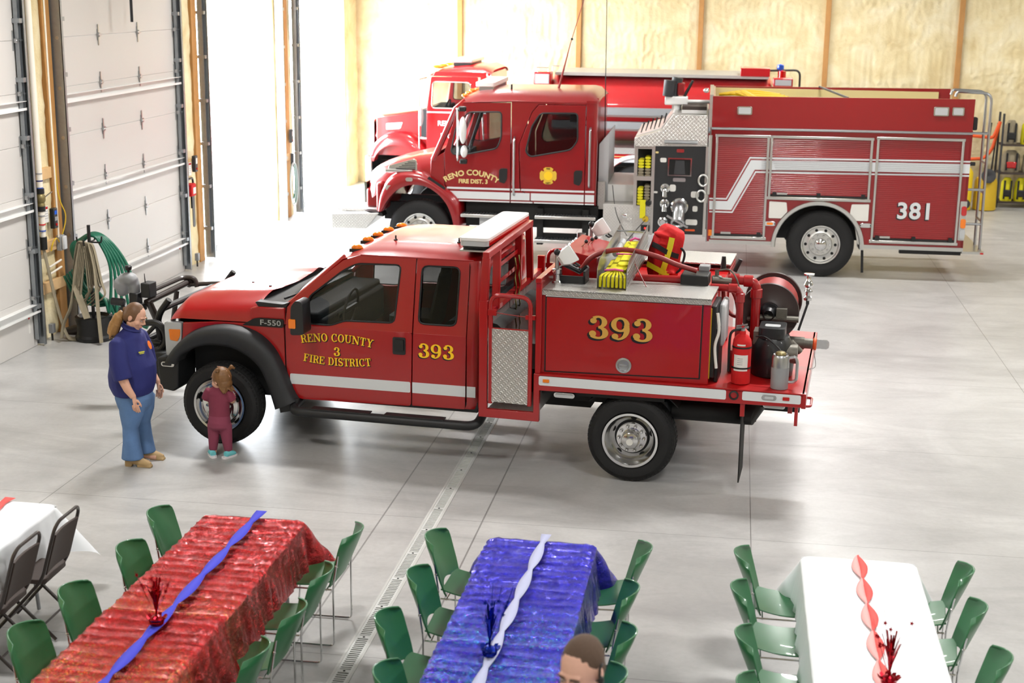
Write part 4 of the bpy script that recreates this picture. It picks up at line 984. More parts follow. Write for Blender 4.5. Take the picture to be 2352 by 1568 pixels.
def line_(txt, size, xc, zb, archh, half, y, m, mo, sh=(.008, -.008), g=.007, track=.06, sx=1.0, par=TA, nm='lettering'):
    def place(s):
        sl = -2*archh*s/half**2; d = Vector((1, 0, sl)).normalized(); return Vector((xc+s, y, zb+archh*(1-(s/half)**2))), d, Vector((-d.z, 0, d.x)), Vector((0, -1, 0))
    sign_text(txt, size, place, g, sh, .0005, track, sx).obj(nm+'_shadow', mo, par, 0); sign_text(txt, size, place, 0, (0, 0), .003, track, sx).obj(nm, m, par, 0)
line_('RENO COUNTY', .082, 1.165, 1.067, .042, .41, YN-.001, 'gold', 'blacktxt', g=.004, sx=.92, track=.04); line_('3', .088, 1.165, .968, 0, .4, YN-.001, 'gold', 'blacktxt', g=.004, sx=1.05); line_('FIRE DISTRICT', .078, 1.165, .905, -.035, .42, YN-.001, 'gold', 'blacktxt', g=.004, sx=.93, track=.04)
line_('393', .142, 2.18, 1.015, 0, .3, YN-.001, 'gold', 'blacktxt', sh=(-.008, -.01), g=.008, sx=1.1)
# running board
both('running_board', lambda b: (b.tube(fillet([(.74, .2, .47), (.73, -.07, .42), (2.62, -.07, .42), (2.63, .2, .5)], .12), .045, 12), b.plate([(.95, -.1), (1.55, -.1), (1.55, .0), (.95, .0)], .012, (0, 0, .47), (1, 0, 0), (0, 1, 0)), b.plate([(1.7, -.1), (2.3, -.1), (2.3, .0), (1.7, .0)], .012, (0, 0, .47), (1, 0, 0), (0, 1, 0))), 'blackpl')
# chassis
b = MB()
for y in (.72, 1.46): b.box(-.75, 5.6, y, y+.08, .58, .8)
b.box(-.45, .55, .3, 1.94, .45, 1.1).cyl((4.11, .3, .42), (4.11, 1.94, .42), .09).ell((4.11, 1.12, .42), (.2, .2, .2)).cyl((0, .3, .42), (0, 1.94, .42), .07)
b.box(2.7, 3.6, .6, 1.6, .5, .85).box(3.3, 3.9, .2, .6, .68, .9).box(3.25, 4.4, -.05, 2.3, .8, .86); b.obj('chassis', 'chassis', TA)
for s in (0, 1):
    b = MB(); rows = [[(4.11+.55*cos(R(a)), yy, .42+.5*sin(R(a))) for yy in ((.02, .45) if s == 0 else (1.8, 2.22))] for a in range(40, 141, 10)]; b.sheet(rows, .01).obj('wheel_well', 'chassis', TA, 60)
MB().tube([(4.42, .5, .72), (4.45, .5, .66), (5.18, .5, .66), (5.22, .5, .74)], [(.2, .1), (.36, .14), (.36, .14), (.2, .1)], 16, up=(0, 0, 1)).obj('fuel_tank', 'chassis', TA, 60)
for y in (.12, 2.1): MB().plate([(-.2, .82), (.2, .82), (.2, .12), (-.2, .1)], .012, (5.12, y, 0), (0, 1, 0), (0, 0, 1)).obj('mud_flap', 'rubber', TA)
FW = wheel(TA, -.035, -.06, .412, .27, .27, 'front', name='front_wheel'); wheel(TA, -.035, 2.3, .412, .27, .27, 'front', True, 'front_wheel')
wheel(TA, 4.1, -.07, .412, .3, .262, 'deep', name='rear_wheel'); wheel(TA, 4.1, 2.31, .412, .3, .262, 'deep', True, 'rear_wheel')
# front bumper and guard
def bump_end(b): b.plate([(-.7, .52), (-.72, .84), (-.49, .86), (-.5, .54), (-.55, .5)], .4, (0, -.0, 0))
both('bumper_end', bump_end, 'blackpl', bev=.015)
b = MB(); b.box(-.95, -.7, .2, 2.04, .52, .84).box(-1.3, -.95, .8, 1.5, .55, .8); b.obj('front_bumper', 'blackpl', TA, bev=.02)
bl = MB().plate(rrect(-.675, -.53, .755, .805, .024), .012, (0, -.01, 0)).obj('bumper_lamp', 'chrome', TA, bev=.004); MB().plate(rrect(-.66, -.56, .765, .795, .012), .004, (0, -.013, 0)).obj('lamp_lens', 'darkgrey', bl)
b = MB()
for y in (.33, 1.9):
    b.tube(fillet([(-1.05, y, 1.1), (-.84, y, 1.12), (-.76, y, .95), (-.93, y, .7), (-.93, y, .55)], .1), .034, 10); b.tube([(-1.1, y, .92), (-.84, y, .9)], .026); b.tube([(-1.0, y, .98), (-.86, y, 1.12)], .022)
    b.tube(fillet([(-.88, y+.1, .8), (-.93, y+.1, 1.15), (-.78, y+.1, 1.34)], .12), .034, 10)
b.tube([(-1.02, .4, .92), (-1.02, 1.84, .92)], .03).tube([(-.9, .5, 1.22), (-.9, 1.74, 1.22)], .032)
b.obj('brush_guard', 'black', TA); MB().plate(rpoly([(.42, .74), (.42, .88), (1.8, .88), (1.8, .74)], .02), .006, (-1.03, 0, 0), (0, 1, 0), (0, 0, 1)).obj('guard_mesh', 'tread', TA)
b = MB(); b.tube([(-1.4, 1.1, 1.13), (-1.2, 1.75, 1.25)], .036, 12).tube(fillet([(-1.47, 1.1, 1.2), (-1.27, 1.72, 1.3), (-1.12, 1.72, 1.3), (-1.1, 1.72, 1.2)], .1), .027, 10).tube([(-1.2, 1.72, 1.22), (-.7, 1.78, 1.26)], .024, 8).tube([(-1.38, 1.12, 1.14), (-1.3, 1.3, .7)], .04, 10).tube([(-1.26, 1.55, 1.18), (-1.32, 1.5, .7)], .03, 8); b.lathe([(.062, -.03), (.062, .03)], (-1.2, 1.75, 1.25), (.3, .9, .15), 14, True); b.obj('monitor_boom', 'brownmetal', TA)
b = MB(); b.tube(smooth_path([(-1.53, 1.1, 1.22), (-1.52, 1.08, 1.33), (-1.56, 1.06, 1.39), (-1.64, 1.06, 1.36), (-1.66, 1.06, 1.28)], 4), [.06]*6+[.075]*7+[.09]*4, 16); b.ell((-1.65, 1.06, 1.28), (.075, .085, .085), 14, 10)
nz = b.obj('front_monitor', 'grey', TA, 180, remesh=.012, sm=2)
MB().lathe([(.012, 0), (.014, .04), (.034, .05), (.04, .085), (.03, .095), (.001, .097)], (-1.57, 1.06, 1.44), n=14).obj('nozzle_cap', 'black', nz)
b = MB(); b.box(-1.44, -1.33, 1.06, 1.22, 1.19, 1.35).box(-1.56, -1.46, 1.02, 1.14, 1.08, 1.24).box(-1.52, -1.42, 1.03, 1.16, 1.04, 1.12); b.tube([(-1.6, 1.0, 1.14), (-1.75, .98, 1.15)], .042, 12).tube([(-1.6, 1.02, 1.1), (-1.66, 1.0, 1.02)], .038, 12); b.obj('monitor_motor', 'blackpl', nz, bev=.01)
MB().tube([(-1.4, 1.1, 1.35), (-1.405, 1.1, 1.45)], [.007, .004], 8).obj('control_antenna', 'black', nz)
# flatbed
YD0, YD1 = -.12, 2.36
b = MB(); b.box(3.24, 5.66, YD0, YD1, .975, .998); b.obj('bed_floor', 'deckred', TA)
def rail(b): b.plate([(3.235, .84), (3.235, .995), (5.66, .995), (5.66, .868)], .04, (0, YD0, 0))
both('bed_rail', rail, 'red', bev=.005); MB().box(5.64, 5.68, YD0, YD1, .86, .998).obj('tail_rail', 'red', TA, bev=.004)
for x0, x1, z0, z1 in ((3.235, 4.97, .893, .982), (5.115, 5.635, .9, .983)): MB().plate(rrect(x0, x1, z0, z1, .015), .003, (0, YD0-.003, 0)).obj('reflective_stripe', 'refl', TA, 0)
b = MB(); b.lathe([(.042, .01), (.044, -.008), (.03, -.012), (.028, .01), (.001, .012)], (5.04, YD0, .94), (0, 1, 0), 24); b.obj('fuel_filler', 'black', TA)
ml = MB().plate(rrect(5.29, 5.42, .92, .965, .02), .008, (0, YD0-.01, 0)).obj('marker_lamp', 'chrome', TA, bev=.003); MB().plate(rrect(5.315, 5.395, .93, .955, .01), .004, (0, YD0-.013, 0)).obj('lamp_lens', 'lens', ml)
MB().plate(rrect(5.475, 5.535, .928, .958, .004), .012, (0, YD0-.012, 0)).obj('side_marker', 'redlens', TA, bev=.003, label='red side marker lamp'); MB().plate(rrect(3.275, 3.335, .925, .955, .004), .012, (0, YD0-.012, 0)).obj('side_marker', 'amber', TA, bev=.003, label='amber side marker lamp')
for x0, z0 in ((3.37, .775), (5.3, .83)):
    o = MB().plate(rrect(x0, x0+.2, z0, z0+.05, .024), .03, (0, YD0+.04, 0)).obj('ground_lamp', 'chrome', TA, bev=.004); MB().plate(rrect(x0+.015, x0+.185, z0+.008, z0+.042, .016), .004, (0, YD0+.036, 0)).obj('lamp_lens', 'lens', o)
b = MB(); b.box(5.585, 5.615, YD0+.02, YD0+.06, .69, .87).box(5.52, 5.56, YD0+.1, YD0+.14, .78, .87); b.obj('tow_bracket', 'red', TA); MB().tube(fillet([(5.62, .0, .85), (5.72, .02, .85), (5.72, .3, .85), (5.62, .3, .85)], .03), .012).obj('tail_hook', 'red', TA)
MB().box(5.1, 5.14, -.1, -.06, .74, .86).obj('flap_bracket', 'red', TA)
# side compartments
def comp(b): b.box(3.235, 4.795, -.06, .54, .998, 1.745)
box1 = both('side_box', comp, 'red', bev=.006)
cd = MB().plate([(3.285, 1.025), (3.285, 1.725), (4.715, 1.735), (4.71, 1.06)], .014, (0, -.072, 0)).obj('box_door', 'red', box1, bev=.004)
MB().plate([(3.272, 1.012), (3.272, 1.737), (4.728, 1.747), (4.723, 1.047)], .003, (0, -.063, 0)).obj('door_seal', 'black', box1)
MB().tube([(3.28, -.076, 1.737), (4.715, -.076, 1.747)], .006, 6).obj('door_hinge', 'alu', box1)
def cap_(b): b.box(3.24, 4.8, -.085, .56, 1.782, 1.8).box(3.24, 4.8, -.085, -.075, 1.745, 1.8)
both('box_cap', cap_, 'treadfine', bev=.004)
MB().box(3.19, 3.245, -.1, .56, .998, 1.9).obj('box_post', 'red', TA, bev=.006); MB().box(3.19, 3.245, -.12, .75, 1.86, 1.905).obj('box_front_rail', 'red', TA, bev=.004); MB().box(3.19, 3.245, 1.7, 2.36, .998, 1.9).obj('box_post', 'red', TA, bev=.006)
lt = MB().lathe([(.072, .004), (.072, -.01), (.055, -.014), (.05, -.004), (.03, -.006), (.001, -.006)], (4.02, -.072, 1.13), (0, 1, 0), 28).obj('door_latch', 'steel', box1); MB().bar((3.985, -.085, 1.13), (4.055, -.085, 1.13), .02, .018).obj('latch_handle', 'chrome', lt)
line_('393', .215, 3.995, 1.365, 0, .4, -.0735, 'gold2', 'blacktxt', sh=(-.016, -.016), g=.012, sx=1.2, par=box1, nm='number')
# walk-in well between cab and bed
well = MB(); well.plate([(2.655, .54), (2.655, 1.66), (2.735, 1.66), (2.735, .62), (3.185, .62), (3.185, 1.0), (3.24, 1.0), (3.24, .535)], .05, (0, YD0, 0)); well.obj('well_frame', 'red', TA, bev=.005)
well2 = MB(); well2.plate([(2.655, .54), (2.655, 1.66), (2.735, 1.66), (2.735, .62), (3.185, .62), (3.185, 1.0), (3.24, 1.0), (3.24, .535)], .05, (0, YD1-.05, 0)); well2.obj('well_frame', 'red', TA, bev=.005)
MB().box(2.735, 3.19, YD0+.02, YD1-.02, .6, .615).obj('well_step', 'tread', TA)
b = MB(); b.box(2.655, 2.67, YD0+.05, YD1-.05, .6, 1.5).box(3.2, 3.215, YD0+.05, .6, .6, 1.0).box(3.2, 3.215, .6, 1.64, .6, 1.3); b.obj('well_wall', 'treadfine', TA)
def gate(y, par):
    g = thing_part('step_gate', par); yy = y
    MB().plate([(2.745, .7), (2.745, 1.405), (3.155, 1.4), (3.155, .69)], .008, (0, yy-.012, 0)).obj('gate_panel', 'tread', g)
    MB().tube(fillet([(2.765, yy, .68), (2.765, yy, 1.725), (3.145, yy, 1.715), (3.145, yy, .68)], .1), .021, 12).obj('gate_frame', 'red', g)
    MB().bar((2.76, yy, 1.395), (3.15, yy, 1.395), .02, .03).obj('gate_bar', 'red', g)
    MB().tube([(2.8, yy, 1.555), (3.11, yy, 1.53)], .005, 6).obj('latch_rod', 'redhose', g); MB().box(2.74, 2.82, yy-.02, yy+.02, 1.53, 1.58).box(3.1, 3.19, yy-.015, yy+.015, 1.51, 1.55).obj('gate_latch', 'red', g)
def thing_part(name, par):
    o = bpy.data.objects.new(name, None); COL.objects.link(o); o.parent = par; return o
gate(YD0+.01, TA); gate(YD1+.0, TA)
# headache rack
b = MB(); b.bar((2.72, -.13, 2.09), (2.69, 1.8, 2.1), .06, .06); b.obj('rack_beam', 'red', TA, bev=.004)
for (x0, y0, z0), (x1, y1, z1) in (((2.695, -.095, 1.655), (2.72, -.1, 2.07)), ((2.7, .33, 1.5), (2.71, .33, 2.07)), ((2.68, 1.3, 1.5), (2.69, 1.3, 2.07)), ((2.7, 1.78, 1.5), (2.68, 1.77, 2.08))): MB().bar((x0, y0, z0), (x1, y1, z1), .055, .07, (1, 0, 0)).obj('rack_post', 'red', TA, bev=.004)
for z in (1.73, 1.89): MB().bar((2.7, .35, z), (2.68, 1.3, z), .006, .04).obj('rack_slat', 'red', TA)
MB().bar((2.69, -.1, 1.5), (2.68, 2.3, 1.5), .06, .05).obj('rack_lower_rail', 'red', TA)
for y in (.98, 1.14): MB().sheet([[(2.72+.02*(i % 2), y+.02*i*.3, 1.87-.1*i), (2.72, y+.045+.02*i*.3, 1.87-.1*i)] for i in range(9)], .004).obj('tie_strap', 'khaki', TA, 60)
# light bar
lb = MB().plate(rrect(-.145, .145, -.86, .86, .05), .03, (0, 0, .15), (1, 0, 0), (0, 1, 0)).tf(lambda p: Matrix.Translation((2.51, 1.05, 2.04)) @ p).obj('light_bar', 'white', TA, bev=.012, seg=3, label='white topped warning light bar')
MB().plate(rrect(-.14, .14, -.85, .85, .05), .05, (0, 0, .12), (1, 0, 0), (0, 1, 0)).tf(lambda p: Matrix.Translation((2.51, 1.05, 2.04)) @ p).obj('lens_band', 'lens', lb)
MB().plate(rrect(-.13, .13, -.8, .8, .05), .03, (0, 0, .07), (1, 0, 0), (0, 1, 0)).tf(lambda p: Matrix.Translation((2.51, 1.05, 2.04)) @ p).obj('bar_base', 'black', lb); MB().box(2.64, 2.655, .25, 1.88, 2.11, 2.16).obj('red_lens', 'redlens', lb)
MB().box(2.38, 2.66, .18, 1.95, 2.06, 2.075).obj('bar_mount', 'alu', lb)
# pump bed
b = MB(); b.box(3.25, 4.78, .56, 1.68, .998, 1.72); b.obj('water_tank', 'deckred', TA)
con = MB(); con.loft([[Vector((x, y, z)) for x, y, z in ((3.2, y, 1.75), (3.2, y, 1.93), (3.27, y, 2.03), (3.6, y, 1.96), (3.6, y, 1.75))] for y in (.74, 1.66)]); con = con.obj('control_console', 'red', TA, bev=.006)
rnd = random.Random(2)
for k, (x, y) in enumerate(((3.42, 1.1), (3.45, 1.25), (3.47, 1.35))):
    o = MB().tube([(x-.05, y, 1.99), (x, y, 2.05)], .006, 6).obj('lever', 'chrome', con); MB().ell((x, y, 2.055), .02, 10, 8).obj('lever_knob', 'black', o)
for k in range(6): MB().box(3.38, 3.52, .84+.13*k, .86+.13*k, 1.99, 1.994).tf(lambda p: p+Vector((0, 0, (3.42-p.x)*.21+.003))).obj('lever_slot', 'dark', con)
for k in range(5): MB().cyl((3.235, .85+.16*k, 1.98), (3.215, .85+.16*k, 2.0), .035, n=16).obj('gauge', 'steel', con)
MB().lathe([(.045, 0), (.045, .08), (.04, .08), (.04, .01)], (3.25, 1.72, 1.95), n=18).obj('cup_holder', 'steel', TA)
def work_lamp(y, par):
    o = MB().tube([(3.32, y, 1.79), (3.32, y, 2.1)], .02, 12).obj('lamp_pole', 'steel', par); MB().lathe([(.045, 0), (.045, .03), (.035, .04), (.035, .1), (.045, .11), (.045, .15), (.022, .16)], (3.32, y, 1.79), n=18).obj('pole_socket', 'chrome', o)
    M = Matrix.Translation((3.41, y-.02, 2.06)) @ Matrix.Rotation(R(-35), 4, 'Y') @ Matrix.Rotation(R(30), 4, 'Z')
    MB().loft([[M @ Vector((x, s1*hx, z)) for s1, z in ((-1, -hz_), (1, -hz_), (1, hz_), (-1, hz_))] for x, hx, hz_ in ((-.07, .045, .045), (-.02, .07, .075), (.07, .08, .085))]).obj('lamp_head', 'white', o, bev=.006)
    MB().box(.071, .076, -.07, .07, -.075, .075, M).obj('lamp_glass', 'lens', o); MB().ell((3.325, y-.03, 2.105), (.032, .03, .032), 12, 8).obj('lamp_swivel', 'black', o); MB().tube([M @ Vector(p) for p in ((.03, -.05, -.09), (.05, -.05, -.13), (.05, .05, -.13), (.03, .05, -.09))], .01, 8).obj('lamp_handle', 'black', o)
work_lamp(.2, TA); work_lamp(1.9, TA)
b = MB(); b.box(3.3, 3.32, .25, .45, 1.8, 1.93).box(3.56, 3.58, .25, .45, 1.8, 1.92).box(3.3, 3.58, .25, .27, 1.8, 1.87).tube([(3.33, .45, 1.95), (3.48, .5, 1.87), (3.55, .5, 1.93)], .03, 10); b.obj('nozzle_holder', 'blackpl', TA)
HP = smooth_path([(3.5, .5, 1.9), (3.6, .5, 2.02), (3.78, .52, 2.085), (3.98, .54, 2.09), (4.2, .56, 2.045), (4.4, .58, 1.97), (4.58, .6, 1.92)], 6)
MB().tube(HP, .024, 12).obj('booster_hose', 'redhose', TA)
b = MB()
for x in (3.725, 4.0): b.plate([(.08, 1.8), (.08, 1.98), (.2, 2.06), (1.32, 2.22), (1.32, 1.9)], .004, (x, 0, 0), (0, 1, 0), (0, 0, 1))
b.plate([(3.725, .08), (4.0, .08), (4.0, 1.32), (3.725, 1.32)], .004, (0, 0, 1.793), (1, 0, 0), (0, 1, .08)); tray = b.obj('hose_tray', 'alu', TA)
b = MB()
for k in range(5): b.bar((4.006, .1, 1.835+.033*k), (4.006, 1.3, 1.945+.05*k), .008, .01)
b.obj('tray_ribs', 'alu', tray); MB().tube([(3.72, 1.1, 2.18), (4.01, 1.1, 2.18)], .009, 8).obj('tray_bar', 'steel', tray); MB().tube([(3.99, .5, 2.0), (4.15, .3, 1.8)], .006, 6).obj('tray_cord', 'redhose', tray)
b = MB(); b.tube([(3.98, .62, 1.81), (4.46, .62, 1.82)], .042, 16); b.obj('discharge_pipe', 'pipered', TA)
b = MB(); b.box(4.44, 4.7, .5, .75, 1.79, 1.895); b.obj('valve_box', 'black', TA, bev=.01); MB().box(4.58, 4.68, .75, .88, 1.89, 1.94).obj('switch_box', 'grey', TA, bev=.008)
def pipe(pts, r, n, fit=()):
    o = MB().tube(fillet(pts, .08), r, 16).obj(n, 'pipered', TA)
    for p, d in fit: MB().lathe([(r*1.0, -.045), (r*1.28, -.04), (r*1.28, .04), (r*1.0, .045)], p, d, 18).obj('pipe_fitting', 'pipered', o)
pipe([(4.72, .55, 1.785), (5.0, .55, 1.785), (5.0, .55, 1.2)], .034, 'suction_pipe', [((4.93, .55, 1.785), (1, 0, 0)), ((5.0, .55, 1.7), (0, 0, 1))])
pipe([(4.86, .8, 1.82), (5.13, .8, 1.81), (5.13, .8, 1.2)], .044, 'riser_pipe', [((4.92, .8, 1.82), (1, 0, 0)), ((5.05, .8, 1.812), (1, 0, 0)), ((5.13, .8, 1.7), (0, 0, 1))])
b = MB(); b.tube([(4.72, .66, 1.83), (4.9, .68, 1.82)], .035, 12).lathe([(.05, 0), (.05, .06), (.02, .07), (.02, .12)], (4.76, .7, 1.8), n=12).tube(smooth_path([(4.78, .7, 1.92), (4.88, .68, 1.93), (4.95, .66, 1.85), (4.98, .66, 1.75)]), .008, 6); b.obj('valve_fittings', 'dirtmetal', TA)
b = MB(); b.tube([(4.9, 1.0, 1.86), (4.95, 1.0, 1.98)], .022, 10); b.obj('valve_handle', 'black', TA); MB().tube([(4.78, 1.1, 1.86), (4.78, 1.1, 1.98)], [.03, .02], 10).obj('relief_valve', 'black', TA)
for pts in (((4.8, .95, 1.75), (4.82, .95, 1.55), (4.9, .95, 1.44), (5.05, .95, 1.43)), ((4.85, .9, 1.75), (4.94, .88, 1.6), (4.98, .85, 1.3), (4.95, .8, 1.05))): MB().tube(smooth_path(pts), .02, 10).obj('drain_hose', 'redhose', TA)
b = MB(); b.box(4.79, 4.84, -.0, .45, 1.05, 1.72).box(4.83, 4.87, .05, .4, 1.0, 1.5); b.obj('pump_panel', 'black', TA, bev=.01); MB().tube(smooth_path([(4.85, .0, 1.66), (4.87, -.01, 1.5), (4.84, -.01, 1.35), (4.86, -.01, 1.15)]), .014, 8).obj('panel_hose', 'ivory', TA); MB().box(4.79, 4.8, -.03, .0, 1.05, 1.7).obj('panel_edge', 'yellowdk', TA); MB().box(4.84, 4.9, .2, .6, 1.3, 1.7).obj('filler_bottle', 'ltgrey', TA, bev=.03)
# hose reel, axis across the truck
RX, RZ, RR = 5.255, 1.5, .275
rl = thing_part('hose_reel', TA)
for y in (.93, 1.5): MB().lathe([(.02, -.0), (.1, -.03), (.13, -.012), (RR-.03, -.01), (RR, -.018), (RR+.006, 0), (RR, .012), (.02, .01)], (RX, y, RZ), (0, 1, 0), 48).obj('reel_flange', 'reelbrown', rl)
b = MB()
for k in range(9): b.tube([(RX+.22*cos(a), .985+.055*k, RZ+.22*sin(a)) for a in [2*PI*i/32 for i in range(32)]], .027, 8, loop=True)
b.obj('reel_hose', 'redhose', rl); MB().lathe([(.06, -.09), (.06, -.05), (.1, -.05), (.1, -.02), (.045, -.16), (.045, -.09)], (RX, .93, RZ), (0, 1, 0), 24, True).obj('reel_hub', 'engblack', rl)
b = MB(); b.tube([(RX-.1, .84, RZ-.04), (RX+.28, .84, RZ-.04)], .03, 10).tube([(RX-.2, .86, RZ-.07), (RX, .84, RZ-.02)], .022, 10).box(RX+.07, RX+.17, .8, .88, RZ-.03, RZ+.06); b.obj('reel_swivel', 'dirtmetal', rl)
b = MB()
for y in (.9, 1.53): b.bar((RX-.22, y, 1.0), (RX, y, RZ), .04, .03).bar((RX+.22, y, 1.0), (RX, y, RZ), .04, .03)
b.obj('reel_stand', 'reelbrown', rl)
# pump motor
mo = MB().tube([(5.33, .5, 1.0), (5.33, .5, 1.12), (5.32, .5, 1.3), (5.32, .5, 1.38)], [.19, .2, .19, .15], 24).obj('pump_engine', 'engblack', TA, bev=.01)
MB().plate(rrect(5.2, 5.44, .34, .66, .04), .1, (0, 0, 1.47), (1, 0, 0), (0, 1, 0)).obj('air_cleaner', 'engblack', mo, bev=.02); MB().plate(rrect(5.25, 5.39, .42, .52, .02), .004, (0, 0, 1.474), (1, 0, 0), (0, 1, 0)).obj('cleaner_plate', 'ltgrey', mo)
b = MB(); b.cyl((5.45, .45, 1.22), (5.56, .45, 1.22), .09, n=20).cyl((5.48, .6, 1.3), (5.58, .62, 1.2), .03).box(5.15, 5.22, .4, .6, 1.3, 1.42).cyl((5.1, .6, 1.2), (5.2, .6, 1.2), .06); b.obj('engine_block', 'dirtmetal', mo)
MB().tube(smooth_path([(5.18, .3, 1.4), (5.28, .26, 1.4), (5.4, .2, 1.32), (5.44, .2, 1.25)]), .008, 6).obj('fuel_line', 'black', mo)
b = MB(); b.cyl((5.1, .62, 1.05), (5.24, .62, 1.05), .11); b.box(4.92, 5.1, .5, .72, 1.0, 1.2); b.obj('water_pump', 'pipered', TA)
# tail fittings
b = MB(); b.bar((5.53, 1.1, 1.3), (5.6, 1.1, 1.56), .022, .035, (0, 1, 0)).bar((5.6, 1.1, 1.56), (5.6, 1.1, 1.62), .03, .03); b.obj('nozzle_bracket', 'darkgrey', TA)
MB().lathe([(.038, 0), (.04, .025), (.022, .045), (.022, .075), (.042, .085), (.03, .1), (.022, .12), (.045, .15), (.03, .185), (.02, .2), (.02, .235), (.05, .245), (.05, .26), (.001, .262)], (5.6, 1.1, 1.6), n=22).obj('chrome_nozzle', 'chrome', TA)
b = MB(); b.cyl((5.6, .9, 1.22), (5.68, .9, 1.22), .05).cyl((5.45, .9, 1.22), (5.6, .9, 1.22), .06); tl = b.obj('tail_outlet', 'dirtmetal', TA); MB().lathe([(.05, 0), (.06, .01), (.06, .03), (.05, .035)], (5.68, .9, 1.22), (1, 0, 0), 20, True).obj('outlet_ring', 'orange', tl); MB().lathe([(.045, 0), (.045, .1), (.03, .12), (.001, .125)], (5.71, .9, 1.22), (1, 0, 0), 18).obj('outlet_cap', 'glasslt', tl)
MB().tube(smooth_path([(5.69, .86, 1.18), (5.72, .8, 1.03), (5.66, .78, 1.0)]), .003, 5).obj('cap_chain', 'steel', tl)

# ---------------------------------------------------------------- things carried on the truck
MA = Matrix.Translation((-4.907, 13.282, 0)) @ Matrix.Rotation(R(-5.0857), 4, 'Z')
def on_truck(name, label, cat, p, rz=0, group=None): return thing(name, label, cat, MA @ Vector(p), R(-5.0857)+rz, group)
e = on_truck('fire_extinguisher', 'red fire extinguisher strapped on the rear deck of truck 393', 'fire extinguisher', (5.075, .1, 1.0))
MB().lathe([(.07, 0), (.083, .006), (.086, .02), (.086, .37), (.08, .41), (.055, .445), (.03, .46), (.028, .49), (.001, .49)], n=32, cap=True).obj('cylinder', 'bagred', e); MATS['exred'] = MATS['bagred']
b = MB(); b.cyl((0, 0, .485), (0, 0, .51), .022); b.bar((-.06, 0, .515), (.05, 0, .525), .03, .014).bar((-.06, 0, .53), (.04, 0, .55), .028, .01); b.obj('valve', 'steel', e); MB().tube(smooth_path([(-.02, 0, .5), (-.09, 0, .48), (-.115, 0, .4), (-.112, 0, .1)]), .012, 8).obj('discharge_hose', 'black', e); MB().lathe([(.018, 0), (.018, .02), (.001, .022)], (0, 0, .52), n=12).obj('seal', 'redlens', e)
for z in (.345, .155): MB().lathe([(.087, -.008), (.089, -.008), (.089, .008), (.087, .008)], (0, 0, z), n=32).obj('strap', 'black', e)
MB().sheet([[(.0872*cos(R(a)), .0872*sin(R(a)), z) for a in range(-135, -44, 9)] for z in (.13, .28)]).obj('label_sheet', 'labelw', e, 180)
b = MB()
for k in range(4): b.sheet([[(.0876*cos(R(a)), .0876*sin(R(a)), z+.018*(3-k)) for a in range(-110, -70, 8)] for z in (.19, .195)])
b.obj('label_print', 'grey', e, 180); MB().sheet([[(.0872*cos(R(a)), .0872*sin(R(a)), z) for a in range(-115, -64, 10)] for z in (.365, .38)]).obj('top_label', 'labelw', e, 180)
e = on_truck('metal_can', 'grey metal jug with a side handle on the deck corner of truck 393', 'can', (5.43, .02, 1.0))
MB().lathe([(.076, 0), (.078, .006), (.08, .2), (.077, .29), (.07, .31), (.066, .315), (.05, .3)], n=32, cap=True).obj('body', 'steel', e); MB().lathe([(.0785, .004), (.0808, .2), (.081, .2), (.079, .004)], n=32).obj('painted_base', 'grey', e, label='grey painted lower half'); MB().lathe([(.045, 0), (.05, .02), (.042, .035), (.03, .04), (.001, .042)], (0, 0, .3), n=24).obj('lid', 'brass', e)
MB().tube(fillet([(.07, 0, .285), (.13, 0, .3), (.15, 0, .26), (.15, 0, .09), (.12, 0, .06), (.075, 0, .06)], .03), .014, 10).obj('handle', 'steel', e)
e = on_truck('hose_bag', 'red fabric hose bag with yellow and black straps on the truck bed', 'bag', (4.17, 1.1, 1.725), R(-10))
e.rotation_euler = (R(-4), R(10), R(-10))
b = MB(); b.tube([(.02, 0, .0), (.01, 0, .08), (-.01, 0, .25), (.0, 0, .4), (.02, 0, .48), (.03, 0, .52)], [(.13, .14), (.15, .165), (.165, .17), (.16, .16), (.14, .14), (.11, .11)], 7, up=(1, 0, 0))
for k, (z, r0) in enumerate(((.44, .03), (.36, .02), (.1, .02))): b.ell((.05*(k-1), -.1, z), (.1, .07, r0), 12, 8)
bag = b.obj('body', 'bagred', e, 180, remesh=.012, sm=2)
sp = lambda nm, pts, w, m: MB().sheet([[Vector(p)-Vector(w)*.5, Vector(p)+Vector(w)*.5] for p in pts], .006).obj(nm, m, e, 60)
sp('yellow_strap', [(.05, -.15, .44), (.055, -.17, .35), (.05, -.172, .25), (.04, -.17, .15), (.03, -.155, .06)], (.055, 0, 0), 'strapyel'); sp('black_strap', [(-.13, -.12, .33), (-.06, -.165, .325), (.02, -.178, .3), (.1, -.15, .28), (.14, -.1, .27)], (0, 0, .05), 'webbing')
sp('reflective_band', [(-.14, -.11, .13), (-.06, -.16, .12), (.02, -.17, .1), (.1, -.145, .08)], (0, 0, .05), 'yhose'); MB().tube(smooth_path([(.14, -.05, .35), (.19, -.06, .3), (.18, -.05, .15), (.14, -.05, .1)]), .012, 8).obj('carry_handle', 'webbing', e)
e = on_truck('attack_hose', 'flat yellow fire hose folded into the aluminium tray on truck 393', 'hose', (3.8625, .1, 1.81))
b = MB()
for k in range(7):
    x = -.115+.0385*k; b.tube([(x, .0, .015), (x, -.0, .1)], [(.008, .0165), (.008, .0165)], 10, up=(1, 0, 0)) if False else b.box(x-.012, x+.012, .0, .05, .0, .095)
    b.loft([[Vector((x*f-.012*g, y, z-.0)), Vector((x*f+.012*g, y, z)), Vector((x*f+.012*g, y, z+.02)), Vector((x*f-.012*g, y, z+.02))] for y, z, f, g in ((.0, .085, 1, 1), (.06, .1, .9, .9), (.16, .115, .4, .7))])
b.obj('folded_end', 'yhose', e, bev=.006)
